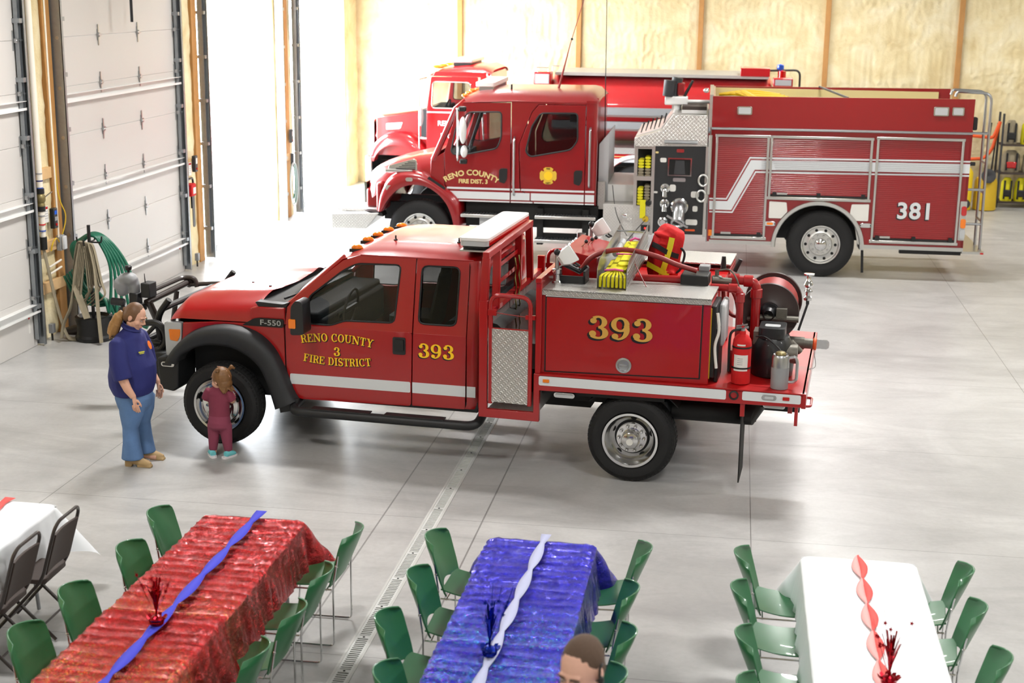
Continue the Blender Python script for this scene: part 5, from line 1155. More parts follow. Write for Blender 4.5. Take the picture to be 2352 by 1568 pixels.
b = MB(); b.plate(rrect(-.06, .1, .14, 1.15, .03), .03, (0, 0, .13), (1, 0, 0), (0, 1, .1)); b.plate(rrect(-.11, .03, .2, .6, .05), .04, (0, 0, .1), (1, 0, 0), (0, 1, .1)); b.plate(rrect(-.0, .11, .25, 1.1, .04), .02, (0, 0, .15), (1, 0, 0), (0, 1, .1)); b.obj('flat_layers', 'yhose', e, bev=.006)
b = MB(); b.tube([(-.1, .14, .135), (.0, .135, .15), (.08, .14, .14)], .01, 8).tube([(-.07, .6, .21), (.1, .6, .215)], .009, 8).tube([(-.02, 1.1, .26), (.03, 1.08, .29), (.09, 1.1, .27)], .012, 8); b.obj('pink_tie', 'pink', e)
MB().tube([(-.09, .66, .2), (-.09, 1.1, .25)], .03, 12).obj('nozzle', 'ltgrey', e)
# ---------------------------------------------------------------- engine 381
TB = thing('fire_engine', 'dark red fire engine lettered 381 with a diamond plate pump panel', 'fire truck', (1.441, 23.358, 0), R(1.0))
YB = 2.46; CB = YB/2
def bothB(name, build, m, parent=TB, c=CB, **k):
    a = MB(); build(a); o = a.obj(name, m, parent, **k)
    q = MB(); build(q); q.tf(lambda p: Vector((p.x, 2*c-p.y, p.z))); q.obj(name, m, parent, **k); return o
CY = .1
V1 = rpoly([(-6.03, 1.86), (-5.95, 2.25), (-5.74, 2.5), (-5.2, 2.515), (-5.2, 2.1), (-5.27, 1.92), (-5.85, 1.8), (-5.99, 1.81)], .06)
V2 = rpoly([(-4.8, 1.88), (-4.7, 2.3), (-4.56, 2.51), (-3.96, 2.52), (-3.95, 2.08), (-4.06, 1.93), (-4.72, 1.8)], .06)
fd = bothB('front_door', lambda b: b.plate([(-6.13, 1.3), (-6.14, 1.85), (-6.05, 2.12), (-5.95, 2.5), (-5.83, 2.655), (-5.05, 2.66), (-5.045, 1.035), (-5.89, 1.035)], .05, (0, CY, 0), holes=[V1]), 'engred', bev=.006)
rd = bothB('rear_door', lambda b: b.plate([(-4.59, 2.64), (-4.69, 2.52), (-4.9, 2.0), (-4.875, 1.29), (-4.655, 1.04), (-3.825, 1.045), (-3.83, 2.645)], .05, (0, CY, 0), holes=[V2]), 'engred', bev=.006)
bothB('door_pillar', lambda b: b.plate([(-5.033, 1.035), (-4.67, 1.035), (-4.89, 1.285), (-4.915, 2.0), (-4.705, 2.53), (-4.6, 2.652), (-3.82, 2.657), (-3.83, 2.7), (-5.035, 2.7)], .045, (0, CY+.002, 0)), 'engred', bev=.004)
bothB('cab_corner', lambda b: b.sheet([[(x, y, z) for x, y in ((-3.815, .1), (-3.7, .1), (-3.655, .115), (-3.64, .16), (-3.64, .4))] for z in (1.05, 2.0, 2.72)]), 'engred', smooth=60)
MB().box(-6.0, -3.64, .14, YB-.14, 1.04, 1.1).box(-3.67, -3.64, .3, YB-.3, 1.0, 2.75).obj('cab_floor', 'engred', TB)
for V_, par in ((V1, fd), (V2, rd)):
    bothB('window_glass', lambda b, V_=V_: b.plate(V_, .004, (0, CY+.025, 0)), 'glass' if V_ is V2 else 'glasslt', par, smooth=0); bothB('window_seal', lambda b, V_=V_: b.tube([(u, CY-.001, v) for u, v in V_], .014, 6, loop=True), 'black', par)
rows = []
for i in range(25):
    u = i/24; x = -6.02+2.4*u; zc = interp([(-6.02, 2.58), (-5.85, 2.74), (-5.6, 2.83), (-5.2, 2.86), (-3.8, 2.87), (-3.66, 2.83), (-3.62, 2.72)], x); ze = interp([(-6.02, 2.5), (-5.83, 2.655), (-5.0, 2.69), (-3.62, 2.68)], x)
    rows.append([(x+(.0), CB+(1.135 if x > -5.9 else 1.0)*(j/15-1), ze+(zc-ze)*(1-abs(j/15-1)**5)**.7) for j in range(31)])
MB().sheet(rows).obj('roof', 'engred', TB, 60)
rows = [[(-6.36+.38*u-.08*(1-(j/8-1)**2), CB+1.08*(j/8-1), 1.72+.84*u) for j in range(17)] for u in [k/6 for k in range(7)]]
MB().sheet(rows).obj('windshield', 'glasslt', TB, 60)
bothB('windshield_pillar', lambda b: b.tube([(-6.33, .14, 1.7), (-6.15, .14, 2.1), (-5.96, .16, 2.54), (-5.8, .17, 2.68)], .05, 8), 'engred')
bothB('cowl_side', lambda b: b.plate([(-6.145, 1.84), (-6.37, 1.7), (-6.38, 1.32), (-6.24, 1.28), (-6.0, 1.1), (-5.9, 1.035), (-6.14, 1.29)], .05, (0, CY+.005, 0)), 'engred', bev=.01)
for y in (.6, 1.85):
    b = MB(); b.tube([(-5.3, y, 1.5), (-5.2, y, 2.15)], [(.08, .24), (.06, .2)], 12, up=(0, 1, 0)).box(-5.7, -5.25, y-.24, y+.24, 1.4, 1.52); b.obj('seat', 'interior', TB, 60)
b = MB(); b.tube([(-3.85, .5, 1.5), (-3.8, .5, 2.3)], [(.08, .25), (.06, .22)], 12, up=(0, 1, 0)).box(-6.3, -5.95, .2, YB-.2, 1.3, 1.72); b.obj('dashboard', 'interior', TB, 60)
b = MB(); b.tube([(-5.85+.08*sin(a), .65+.24*cos(a), 1.78+.2*sin(a)) for a in [2*PI*i/20 for i in range(20)]], .018, 6, loop=True); b.obj('steering_wheel', 'dark', TB)
MB().tube([(-4.02, 1.0, 2.38), (-4.16, 1.0, 2.38)], .08, 16).obj('air_bottle', 'grey', TB)
MB().tube([(-5.55, .3, 2.5), (-5.75, .3, 1.9)], .03).obj('interior_pillar', 'interior', TB)
# hood, fender, nose
rows = []
for i in range(25):
    u = i/24; x = -7.56+1.22*u; zc = interp([(-7.56, 1.2), (-7.53, 1.4), (-7.42, 1.5), (-7.1, 1.62), (-6.7, 1.72), (-6.34, 1.78)], x); hw = interp([(-7.56, .8), (-7.3, .9), (-6.34, 1.04)], x); ze = interp([(-7.56, 1.0), (-7.2, 1.25), (-6.34, 1.34)], x)
    rows.append([(x+.12*abs(j/14-1)**3, CB+hw*math.copysign(abs(j/14-1)**.6, j-14), ze+(zc-ze)*(1-abs(j/14-1)**4.5)**.6) for j in range(29)])
MB().sheet(rows).obj('hood', 'engred', TB, 70)
F2 = [(-7.26, .84), (-7.22, 1.12), (-7.1, 1.37), (-6.9, 1.49), (-6.6, 1.5), (-6.4, 1.43), (-6.2, 1.31), (-6.02, 1.2), (-5.9, 1.07), (-5.85, .9), (-5.85, .57)]
I2 = [(-7.19, .84), (-7.12, .97), (-7.0, 1.13), (-6.86, 1.24), (-6.65, 1.3), (-6.42, 1.27), (-6.25, 1.17), (-6.13, 1.05), (-6.05, .92), (-5.99, .74), (-5.96, .56)]
def fend(b):
    rows = []
    for p, q in zip(smooth_path([(x, 0, z) for x, z in F2], 3), smooth_path([(x, 0, z) for x, z in I2], 3)):
        m = lambda t: p*(1-t)+q*t
        rows.append([(p.x+.02, .42, p.z+.02), (p.x, .14, p.z+.0), (m(.1).x, .05, m(.1).z), (m(.3).x, .0, m(.3).z), (m(.7).x, -.01, m(.7).z), (q.x, .0, q.z), (q.x, .3, q.z)])
    b.sheet(rows)
bothB('fender', fend, 'engred', smooth=70)
b = MB(); b.box(-7.3, -7.2, .12, YB-.12, .8, 1.3).box(-7.56, -7.3, .5, YB-.5, .82, 1.15); b.obj('nose', 'engred', TB, bev=.04); MB().box(-7.6, -7.56, .55, YB-.55, .9, 1.25).obj('grille', 'chrome', TB)
bothB('headlight', lambda b: b.ell((-7.26, .3, 1.1), (.05, .14, .16), 18, 10), 'lens')
bothB('marker_lamp', lambda b: (b.plate(rrect(-6.77, -6.65, 1.355, 1.42, .03), .02, (0, -.02, 0)), b.plate(rrect(-7.11, -6.98, 1.2, 1.28, .02), .03, (0, -.005, 0))), 'chrome')
hv = MB().plate(rpoly([(-7.12, 1.51), (-7.1, 1.58), (-6.68, 1.7), (-6.63, 1.67), (-6.62, 1.5)], .02), .04, (0, .22, 0)).obj('hood_vent', 'chrome', TB, bev=.004)
b = MB()
for k in range(5): b.bar((-6.98+.05*k, .215, 1.535+.027*k), (-6.65, .215, 1.535+.027*k), .012, .012)
b.obj('vent_louvers', 'darkgrey', hv); MB().tube([(-7.13, .12, 1.5), (-6.68, .12, 1.51)], [.035, .018], 12).obj('air_horn', 'chrome', TB); MB().bar((-6.4, .03, 1.42), (-6.12, .03, 1.24), .02, .05).obj('hood_latch', 'black', TB)
MB().plate([(-6.2, 1.0), (-5.95, 1.0), (-5.95, .5), (-6.05, .5)], .3, (0, .4, 0)).obj('splash_panel', 'chassis', TB)
# bumper
bm_ = MB(); bm_.plate([(-8.07, .77), (-7.24, .8), (-7.46, .53), (-8.05, .52)], YB-.1, (0, .05, 0)); bm_.obj('front_bumper', 'treadfine', TB, bev=.015); MB().box(-8.0, -7.3, .3, YB-.3, .79, .83).obj('bumper_deck', 'tread', TB); MB().plate([(-7.5, .83), (-7.2, .8), (-7.18, .74), (-7.3, .76)], .3, (0, .1, 0)).obj('bumper_wing', 'black', TB)
# cab markings
for z0, z1, x0 in ((1.24, 1.272, -6.1), (1.085, 1.205, -6.06), (1.04, 1.062, -5.9)):
    for xa, xb in ((x0, -5.05), (-5.03, -4.88 if z0 > 1.2 else -4.72 if z0 > 1.07 else -4.67), (-4.865 if z0 > 1.2 else -4.7 if z0 > 1.07 else -4.65, -3.83), (-3.81, -3.66)):
        MB().plate([(xa+(.12 if xa == -6.06 else 0), z0), (xa, z1), (xb, z1), (xb, z0)], .003, (0, CY-.004, 0)).obj('reflective_stripe', 'refl', TB, 0)
def arcw(r): return lambda x, y: ((r+y)*sin(x/r), (r+y)*cos(x/r)-r)
tb = MB(); put_text(tb, block_text('RENO COUNTY', .125, arcw(.8), .004, 1.02), (-5.69, CY-.003, 1.475), (1, 0, 0), (0, 0, 1)); put_text(tb, block_text('FIRE DIST. 3', .095, None, .0035, 1.0), (-5.66, CY-.003, 1.34), (1, 0, 0), (0, 0, 1)); tb.obj('door_lettering', 'gold3', TB, 0)
em = []
for q in range(4):
    a0 = 90*q; em += [(.045*cos(R(a0-45)), .045*sin(R(a0-45)))] if False else []
    for da, rr in ((-36, .14), (-18, .146), (0, .138), (18, .146), (36, .14), (41, .105), (45, .098), (49, .105)): em.append((rr*cos(R(a0+da)), rr*sin(R(a0+da))))
eb = MB().plate(em, .003, (-4.42, CY-.004, 1.5)).obj('door_emblem', 'gold4', TB, 0, label='gold maltese cross emblem'); MB().plate(arc(0, 0, .07, .07, 0, 345, 23), .002, (-4.42, CY-.006, 1.5)).obj('emblem_disc', 'gold3' if 0 else 'gold', eb, 0)
tb = MB()
for x, z, s in ((0, .105, 'FIRE'), (0, -.13, 'DEPT')): put_text(tb, block_text(s, .036, None, .001), (-4.42+x, CY-.0065, 1.5+z-.002), (1, 0, 0), (0, 0, 1))
tb.obj('emblem_lettering', 'blacktxt', eb, 0)
for x in (-5.16, -3.93): h_ = MB().plate(rpoly([(x-.07, 1.38), (x-.07, 1.57), (x-.04, 1.6), (x+.07, 1.6), (x+.06, 1.42), (x+.02, 1.35)], .02), .02, (0, CY-.015, 0)).obj('door_handle', 'black', TB, bev=.006)
for x, z0, z1 in ((-4.98, 1.17, 2.11), (-3.745, 1.33, 2.29)): MB().tube(fillet([(x, CY, z0), (x, CY-.07, z0+.03), (x, CY-.07, z1-.03), (x, CY, z1)], .03), .018, 10).obj('grab_rail', 'steel', TB)
# mirror, roof gear
MB().tube(fillet([(-5.95, .1, 2.55), (-5.85, -.3, 2.58), (-5.85, -.3, 1.75), (-5.95, .1, 1.72)], .05), .016, 8).obj('mirror_bracket', 'chrome', TB)
mr = MB(); mr.ell((-5.77, -.28, 2.24), (.06, .1, .22), 16, 12).ell((-5.75, -.28, 1.9), (.055, .1, .1), 16, 10); mr.obj('side_mirror', 'white', TB, 180); MB().box(-5.84, -5.72, -.32, -.22, 2.54, 2.62).box(-5.82, -5.7, -.32, -.22, 1.7, 1.78).obj('mirror_mount', 'black', TB, bev=.02)
lb = MB().plate(rrect(-.16, .16, -.85, .85, .06), .07, (0, 0, .12), (1, 0, 0), (0, 1, 0)).tf(lambda p: p+Vector((-5.55, CB+.2, 2.83))).obj('light_bar', 'white', TB, bev=.015); MB().box(-5.65, -5.42, .6, .75, 2.76, 2.9).box(-5.65, -5.42, 2.1, 2.25, 2.76, 2.9).obj('bar_foot', 'steel', lb)
for k in range(5): MB().ell((-5.86, .45+.38*k, 2.74+.03*(1-abs(k-2)/2)), (.06, .05, .035), 12, 8).obj('clearance_lamp', 'amber', TB)
MB().cyl((-5.1, .55, 2.83), (-5.1, .55, 2.93), .016).obj('roof_stub_antenna', 'black', TB)
MB().tube([(-3.58, 1.2, 1.5), (-3.6, 1.2, 2.8), (-3.62, 1.2, 4.5)], [.011, .009, .006], 6).obj('whip_antenna', 'black', TB); at = MB().tube([(-4.36, .9, 2.85), (-4.18, .95, 3.6), (-3.92, 1.0, 4.5)], [.022, .008, .006], 6).obj('radio_antenna', 'redhose', TB); MB().ell((-4.16, .957, 3.66), (.022, .022, .022), 8, 6).obj('antenna_coil', 'black', at)
# back of cab, step box, frame, running boards
MB().plate([(-3.62, 1.03), (-3.62, 2.0), (-3.46, 2.2), (-3.46, 1.0)], 1.4, (0, .4, 0)).obj('cab_locker', 'ltgrey', TB); MB().box(-3.62, -3.5, .3, 1.9, .95, 1.4).obj('locker_base', 'treadfine', TB)
MB().box(-3.5, -3.02, 0, .4, .42, 1.08).obj('step_box', 'treadfine', TB, bev=.004); MB().box(-3.46, -3.02, .4, 2.0, 1.0, 1.35).obj('pump_house_step', 'white', TB); MB().box(-3.42, -3.06, -.1, .0, .42, .58).obj('step_tread', 'tread', TB)
MB().ell((-3.15, -.005, .9), (.06, .012, .04), 14, 8, Matrix.Rotation(R(25), 4, 'Y')).obj('box_latch', 'chrome', TB)
b = MB()
for y in (.75, 1.65): b.box(-7.3, 2.3, y, y+.1, .6, .9)
b.box(-5.8, -3.6, .25, .6, .62, 1.0).box(-5.9, -3.7, .5, 2.0, .9, 1.02).box(-6.2, -5.6, .5, 1.9, .6, 1.1).cyl((-6.55, .3, .53), (-6.55, 2.2, .53), .07).cyl((0, .3, .53), (0, 2.2, .53), .11).box(-.9, .8, .45, 2.0, .55, 1.3).box(-4.6, -4.5, .15, .25, .35, .95).box(-3.85, -3.75, .15, .25, .35, .95).box(-4.6, -3.75, .18, .24, .46, .54); b.obj('chassis', 'chassis', TB)
for x0, x1, z, y in ((-5.85, -5.1, .79, .0), (-4.62, -3.62, .8, .0), (-4.62, -3.62, .42, -.08)):
    o = MB().box(x0, x1, y-.02, y+.3, z, z+.055).obj('running_board', 'alu', TB, bev=.012); g = MB()
    for k in range(int((x1-x0)/.05)): g.box(x0+.02+.05*k, x0+.05+.05*k, y+.02, y+.26, z+.0552, z+.06)
    g.obj('step_grip', 'darkgrey', o)
MB().cyl((-5.12, .1, .62), (-5.12, .3, .62), .045).obj('blue_filter', 'bluelens', TB); MB().box(-5.55, -5.3, .1, .2, .4, .79).obj('board_bracket', 'ltgrey', TB)
wheel(TB, -6.55, .03, .525, .3, .3, 'steer', name='front_wheel'); wheel(TB, -6.55, YB-.03, .525, .3, .3, 'steer', True, 'front_wheel'); wheel(TB, 0, .02, .53, .32, .31, 'alu', name='rear_wheel'); wheel(TB, 0, YB-.02, .53, .32, .31, 'alu', True, 'rear_wheel')
# body
arch_ = [(-.055+.68*cos(R(a)), .5+.68*sin(R(a))) for a in range(2, 179, 8)]
D_ = [(-1.735, -.89, .6, 2.25), (-.875, .712, 1.26, 2.25), (.77, 2.1, .615, 2.27)]
bd = bothB('body_side', lambda b: b.plate([(-1.8, 2.345), (-1.775, .535), (-.74, .535)]+arch_[::-1]+[(.63, .535), (2.21, .535), (2.205, 2.36)], .04, (0, 0, 0), holes=[[(a+.02, c+.02), (a+.02, d-.02), (b_-.02, d-.02), (b_-.02, c+.02)] for a, b_, c, d in D_]), 'engred', bev=.004)
ub = bothB('upper_side', lambda b: b.plate([(-1.815, 2.85), (-1.81, 2.36), (2.2, 2.365), (2.205, 2.885)], .05, (0, -.015, 0)), 'engred', bev=.004)
bothB('side_molding', lambda b: b.tube([(-1.81, -.01, 2.345), (2.205, -.01, 2.36)], .022, 8), 'steel')
b = MB(); b.box(2.17, 2.21, 0, YB, .53, 2.4).box(-1.81, -1.77, 0, YB, .53, 2.85).box(-1.8, 2.2, .05, YB-.05, 2.3, 2.36); b.obj('body_end', 'engred', TB)
for y in (.055, YB-.1): MB().box(-1.78, 2.0, y, y+.045, 2.36, 2.83).obj('hosebed_wall', 'bedtan', TB)
MB().box(-1.86, -1.8, -.01, YB+.01, 2.36, 2.87).obj('hosebed_front', 'alu', TB); MB().box(-1.78, 2.1, .05, YB-.05, 2.36, 2.42).obj('hosebed_floor', 'alu', TB); MB().tube([(.0, YB-.1, 2.88), (.3, .2, 2.85)], .018, 6).obj('hosebed_strap', 'darkgrey', TB)
for i, (a, b_, c, d) in enumerate(D_):
    n = int((d-c)/.032); rows = []
    for k in range(n+1):
        z = c+.03+(d-c-.06)*k/n; rows += [[(a+.02, .0145, z), (b_-.02, .0145, z)], [(a+.02, .011, z+.006), (b_-.02, .011, z+.006)], [(a+.02, .011, z+.022), (b_-.02, .011, z+.022)]]
    dr_ = MB().sheet(rows[:-2]).obj('roll_up_door', 'engred', TB, 30)
    fr = MB(); w_ = .036
    for u0, u1, v0, v1 in ((a, a+w_, c, d), (b_-w_, b_, c, d), (a-.01, b_+.01, d-w_, d+.005), (a-.02, b_+.02, c-.02, c+.025)): fr.box(u0, u1, -.025, .03, v0, v1)
    fr.obj('door_frame', 'alu', dr_, bev=.006)
    for u in (a+.1, (a+b_)/2, b_-.1) if b_-a > 1 else (b_-.1, ): MB().box(u-.03, u+.03, -.03, 0, c+.03, c+.1).obj('latch_stop', 'black', dr_)
    MB().box(a+.14, a+.3, -.012, .012, c+.06, c+.09).obj('pull_bar', 'alu', dr_); MB().box(a+.03, b_-.03, .0, .012, c+.028, c+.06).obj('bottom_rail', 'black', dr_)
UP = [(-1.8, 1.235), (-1.535, 1.235), (-1.19, 1.905), (2.21, 1.935)]; LO = [(-1.79, 1.0), (-1.42, 1.0), (-1.08, 1.655), (2.21, 1.69)]
def st(ta, tb_, lo, hi, nm):
    mb = MB()
    for k in range(3):
        P = lambda q, t: Vector((UP[q][0]*(1-t)+LO[q][0]*t, 0, UP[q][1]*(1-t)+LO[q][1]*t))
        N = 60 if k == 2 else 8
        for s in range(N):
            f0, f1 = s/N, (s+1)/N; q = [P(k, ta).lerp(P(k+1, ta), f0), P(k, ta).lerp(P(k+1, ta), f1), P(k, tb_).lerp(P(k+1, tb_), f1), P(k, tb_).lerp(P(k+1, tb_), f0)]
            cx = (q[0].x+q[1].x)/2
            if lo <= cx < hi: mb.add([p+Vector((0, YS, 0)) for p in q], [(0, 1, 2, 3)])
    if mb.v: mb.obj(nm, 'refl', TB, 0)
def slatmask(): pass
for ta, tb_ in ((0, .1), (.2, .8), (.9, 1)):
    for (lo, hi), YS in zip(((-1.81, -1.72), (-1.72, -.92), (-.92, -.85), (-.85, .68), (.68, .8), (.8, 2.07), (2.07, 2.3)), (-.003, .008, -.003, .008, -.003, .008, -.003)): st(ta, tb_, lo, hi, 'reflective_stripe')
b = MB()
for k in range(7):
    for lo, hi in ((-1.0, -.915), (-.84, .675), (.81, 2.06)): b.box(lo, hi, .004, .0075, 1.69+.03*k+.012*(lo+1)/3, 1.694+.03*k+.012*(lo+1)/3)
b.obj('stripe_slat_lines', 'grey', TB)
tb = MB(); put_text(tb, block_text('381', .36, None, .014, 1.08), (1.43, -.0, 1.0), (1, 0, 0), (0, 0, 1)); tb.tf(lambda p: Vector((p.x-.012, .0065, p.z-.014))).obj('number_shadow', 'blacktxt', TB, 0)
tb = MB(); put_text(tb, block_text('381', .36, None, .009, 1.08), (1.43, .004, 1.0), (1, 0, 0), (0, 0, 1)); tb.obj('number', 'silvertxt', TB, 0)
rows = []
for a in range(-2, 183, 8):
    c, s = cos(R(a)), sin(R(a)); rows.append([(-.055+r*c, y, .5+r*s) for r, y in ((.735, .0), (.73, -.03), (.69, -.035), (.665, -.02), (.66, .35))])
MB().sheet(rows).obj('wheel_arch', 'alu', TB, 60)
for f in (1, -1):
    x = -.055+f*.64-.01; MB().plate(rpoly([(x-f*.13, 1.2), (x+f*.14, 1.21), (x+f*.14, .94), (x-f*.06, .94), (x-f*.15, 1.05)][::f], .015), .015, (0, -.016, 0)).obj('filler_plate', 'ivory', TB, bev=.003)
for x, z in ((-.82, .85), (.68, .87)): MB().plate(rrect(x-.09, x+.09, z-.035, z+.035, .034), .02, (0, -.02, 0)).obj('side_marker', 'chrome', TB, bev=.004)
MB().plate(rrect(-.87, -.77, .83, .87, .019), .004, (0, -.023, 0)).obj('marker_lens', 'amber', TB)
for x0, x1, z0, z1 in ((-1.42, -1.19, 2.57, 2.7), (1.59, 1.82, 2.62, 2.76), (1.87, 2.05, 2.63, 2.76)):
    o = MB().plate(rrect(x0, x1, z0, z1, .02), .02, (0, -.035, 0)).obj('scene_lamp', 'chrome', TB, bev=.004); MB().plate(rrect(x0+.02, x1-.02, z0+.015, z1-.015, .015), .004, (0, -.038, 0)).obj('lamp_lens', 'lens', o)
MB().plate(rrect(2.115, 2.215, .68, 1.3, .01), .012, (0, -.012, 0)).obj('tail_lamp_plate', 'alu', TB)
for z, m in ((1.15, 'redlens'), (.95, 'amber'), (.78, 'lens')): MB().plate(rrect(2.135, 2.215, z-.075, z+.075, .03), .03, (0, -.035, 0)).obj('tail_lamp', m, TB, bev=.008)
MB().box(-1.775, -.77, -.02, .02, .5, .56).box(.66, 2.21, -.02, .02, .5, .56).obj('rub_rail', 'alu', TB); MB().box(1.25, 2.2, .1, .2, .42, .5).obj('tail_skid', 'black', TB)
MB().box(-1.79, -1.73, -.014, 0, .62, .72).obj('corner_reflector', 'amber', TB); MB().box(2.2, 2.54, .02, YB-.02, .46, .5).obj('tailboard', 'alu', TB); MB().box(2.48, 2.53, .0, .02, .465, .49).obj('tailboard_reflector', 'redlens', TB)
b = MB(); b.plate([(.62, .8), (.66, .8), (.7, .1), (.66, .1)], .02, (0, .02, 0)); b.obj('mud_flap', 'rubber', TB); MB().plate(rpoly([(.5, .95), (.6, .95), (.64, .55), (.58, .55)], .02), .05, (0, .05, 0)).obj('fender_liner', 'ivory', TB)
# rear ladder rails
for y in (.3, .75): MB().tube(fillet([(1.95, y, 2.9), (1.97, y, 2.98), (2.5, y, 2.96), (2.52, y, .5)], .13), .022, 10).obj('grab_handrail', 'steel', TB)
for z in (2.34, 1.45, .9): MB().tube([(2.2, .3, z), (2.5, .3, z)], .02, 8).obj('rail_stay', 'steel', TB)
for z in (1.86, 1.4, .95): MB().tube([(2.51, .3, z), (2.51, .75, z)], .02, 8).obj('ladder_rung', 'steel', TB)
MB().box(2.21, 2.29, .1, .25, 2.4, 2.6).obj('tail_lamp_box', 'black', TB, bev=.02); MB().tube([(2.21, .1, 1.88), (2.3, .1, 1.88)], .03, 10).obj('rear_camera', 'black', TB)
# pump panel
def tread_side(b): b.plate([(-3.03, 2.0), (-3.03, 2.16), (-2.6, 2.29), (-2.43, 2.54), (-1.87, 2.54), (-1.86, 2.05), (-2.7, 2.03), (-2.7, 2.0)], YB-.0, (0, 0, 0))
b = MB(); tread_side(b); b.obj('pump_cover', 'tread', TB, bev=.006)
MB().plate([(-3.02, 2.17), (-2.62, 2.3), (-2.44, 2.55), (-2.41, 2.55), (-2.6, 2.28), (-3.02, 2.15)], 1.6, (0, .3, 0)).obj('control_panel', 'white', TB)
rnd = random.Random(3)
for k in range(6): x = -2.95+.07*k; MB().tube([(x, .5+.1*(k % 3), 2.2+.02*k), (x+.05, .5+.1*(k % 3), 2.36+.03*k)], [.008, .016], 6).obj('valve_lever', 'black', TB)
MB().tube([(-2.55, .04, 2.115), (-2.02, .04, 2.115)], .03, 10).tf(lambda p: p-Vector((0, .05, 0))).obj('panel_grab_rail', 'steel', TB)
pp = MB().box(-2.695, -1.88, -.01, .04, .64, 2.04).obj('pump_panel', 'blackpl', TB, bev=.004)
MB().box(-1.885, -1.84, -.03, .05, .6, 2.05).box(-2.72, -2.69, -.02, .05, .62, 2.05).obj('panel_edge', 'alu', TB); MB().box(-1.83, -1.8, .1, 2.3, .5, 2.36).obj('pump_house_back', 'steel', TB); MB().box(-2.98, -1.86, .05, 2.2, .62, .7).box(-2.7, -1.86, .2, 2.2, .7, 2.0).obj('pump_house', 'chassis', TB)
fb = MB(); fb.plate([(-2.48, 1.57), (-2.48, 1.86), (-2.1, 1.86), (-2.1, 1.57)], .02, (0, -.03, 0), holes=[[(-2.46, 1.59), (-2.46, 1.84), (-2.12, 1.84), (-2.12, 1.59)]]); fo = fb.obj('access_frame', 'chrome', pp); MB().box(-2.46, -2.12, -.016, -.01, 1.59, 1.84).obj('access_opening', 'dark', fo); MB().plate([(-2.38, 1.6), (-2.36, 1.82), (-2.22, 1.82), (-2.2, 1.6)], .02, (0, -.022, 0)).obj('suction_strainer', 'darkgrey', fo)
for x, z, r in ((-2.51, 1.37, .075), (-2.51, 1.12, .075), (-2.53, .82, .08)):
    o = MB().lathe([(r, .0), (r, -.02), (r*.7, -.03), (r*.5, -.02)], (x, -.01, z), (0, 1, 0), 24, True).obj('discharge_flange', 'chrome', pp)
    if z > 1: MB().tube(fillet([(x, -.02, z), (x, -.1, z-.02), (x, -.14, z-.12)], .04), [.04]*2+[.042]*6, 14).obj('discharge_cap', 'chrome', o)
    else: MB().lathe([(.05, -.03), (.045, -.07), (.001, -.07)], (x, -.01, z), (0, 1, 0), 18).obj('discharge_cap', 'chrome', o)
o = MB().lathe([(.14, 0), (.14, -.04), (.12, -.06), (.09, -.05)], (-2.27, -.01, 1.08), (0, 1, 0), 28, True).obj('intake_ring', 'chrome', pp); MB().tube(fillet([(-2.27, -.04, 1.08), (-2.27, -.18, 1.06), (-2.28, -.26, .9)], .1), .095, 18).obj('intake_elbow', 'steel', o); MB().lathe([(.08, .0), (.11, .005), (.11, .05), (.085, .055), (.07, .03)], (-2.285, -.27, .88), (0, -.75, -.65), 24).obj('intake_cap', 'steel', o); MB().bar((-2.46, -.3, .97), (-2.12, -.31, .79), .03, .03).obj('cap_handles', 'steel', o)
for x, z, w_, h_, m in ((-2.29, 1.975, .12, .055, 'chrome'), (-2.555, 1.82, .1, .07, 'labelw'), (-2.29, 1.51, .2, .06, 'steel'), (-2.39, 1.375, .1, .11, 'labelw'), (-2.02, 1.05, .08, .09, 'ivory'), (-2.07, .83, .19, .09, 'labelw'), (-2.09, .7, .16, .03, 'orange'), (-2.26, .69, .06, .03, 'grey'), (-2.66, 1.94, .05, .03, 'gold3'), (-2.66, 1.3, .06, .03, 'ivory'), (-2.03, 1.28, .13, .1, 'ivory')): MB().plate(rrect(x-w_/2, x+w_/2, z-h_/2, z+h_/2, min(w_, h_)*.3), .008, (0, -.018, 0)).obj('panel_plate', m, pp)
for x, z in ((-1.91, 1.52), (-1.93, 1.27)): MB().tube([(x+.07*cos(a), -.08, z+.09*sin(a)) for a in [2*PI*i/18 for i in range(18)]], .018, 8, loop=True).obj('hose_coupling', 'alu', pp)
MB().tube([(-1.82, -.06, 2.24), (-1.82, -.06, 1.3)], .03, 10).obj('panel_post', 'alu', TB)
bn = MB(); bn.plate([(-3.02, 1.03), (-3.02, 2.03), (-2.7, 2.03), (-2.7, 1.03)], .05, (0, -.0, 0), holes=[[(-2.97, 1.55), (-2.97, 1.99), (-2.74, 1.99), (-2.74, 1.55)], [(-2.97, 1.06), (-2.97, 1.48), (-2.74, 1.48), (-2.74, 1.06)]]); bn = bn.obj('hose_bin', 'alu', TB, bev=.003)
MB().box(-2.98, -2.73, .3, .32, 1.04, 2.0).obj('bin_back', 'dark', bn)
for z in (1.05, 1.51): MB().box(-2.98, -2.73, .02, .3, z, z+.02).obj('bin_shelf', 'alu', bn)
MB().box(-3.02, -2.7, -.002, .03, .6, 1.03).obj('lower_plate', 'treadfine', TB); MB().cyl((-2.81, -.03, .86), (-2.81, .0, .86), .05, n=16).obj('charger_inlet', 'yellowdk', TB); MB().box(-2.88, -2.74, -.03, 0, .66, .76).obj('air_inlet', 'black', TB); MB().cyl((-2.81, -.034, .71), (-2.81, -.03, .71), .016).obj('charger_light', 'redglow', TB)
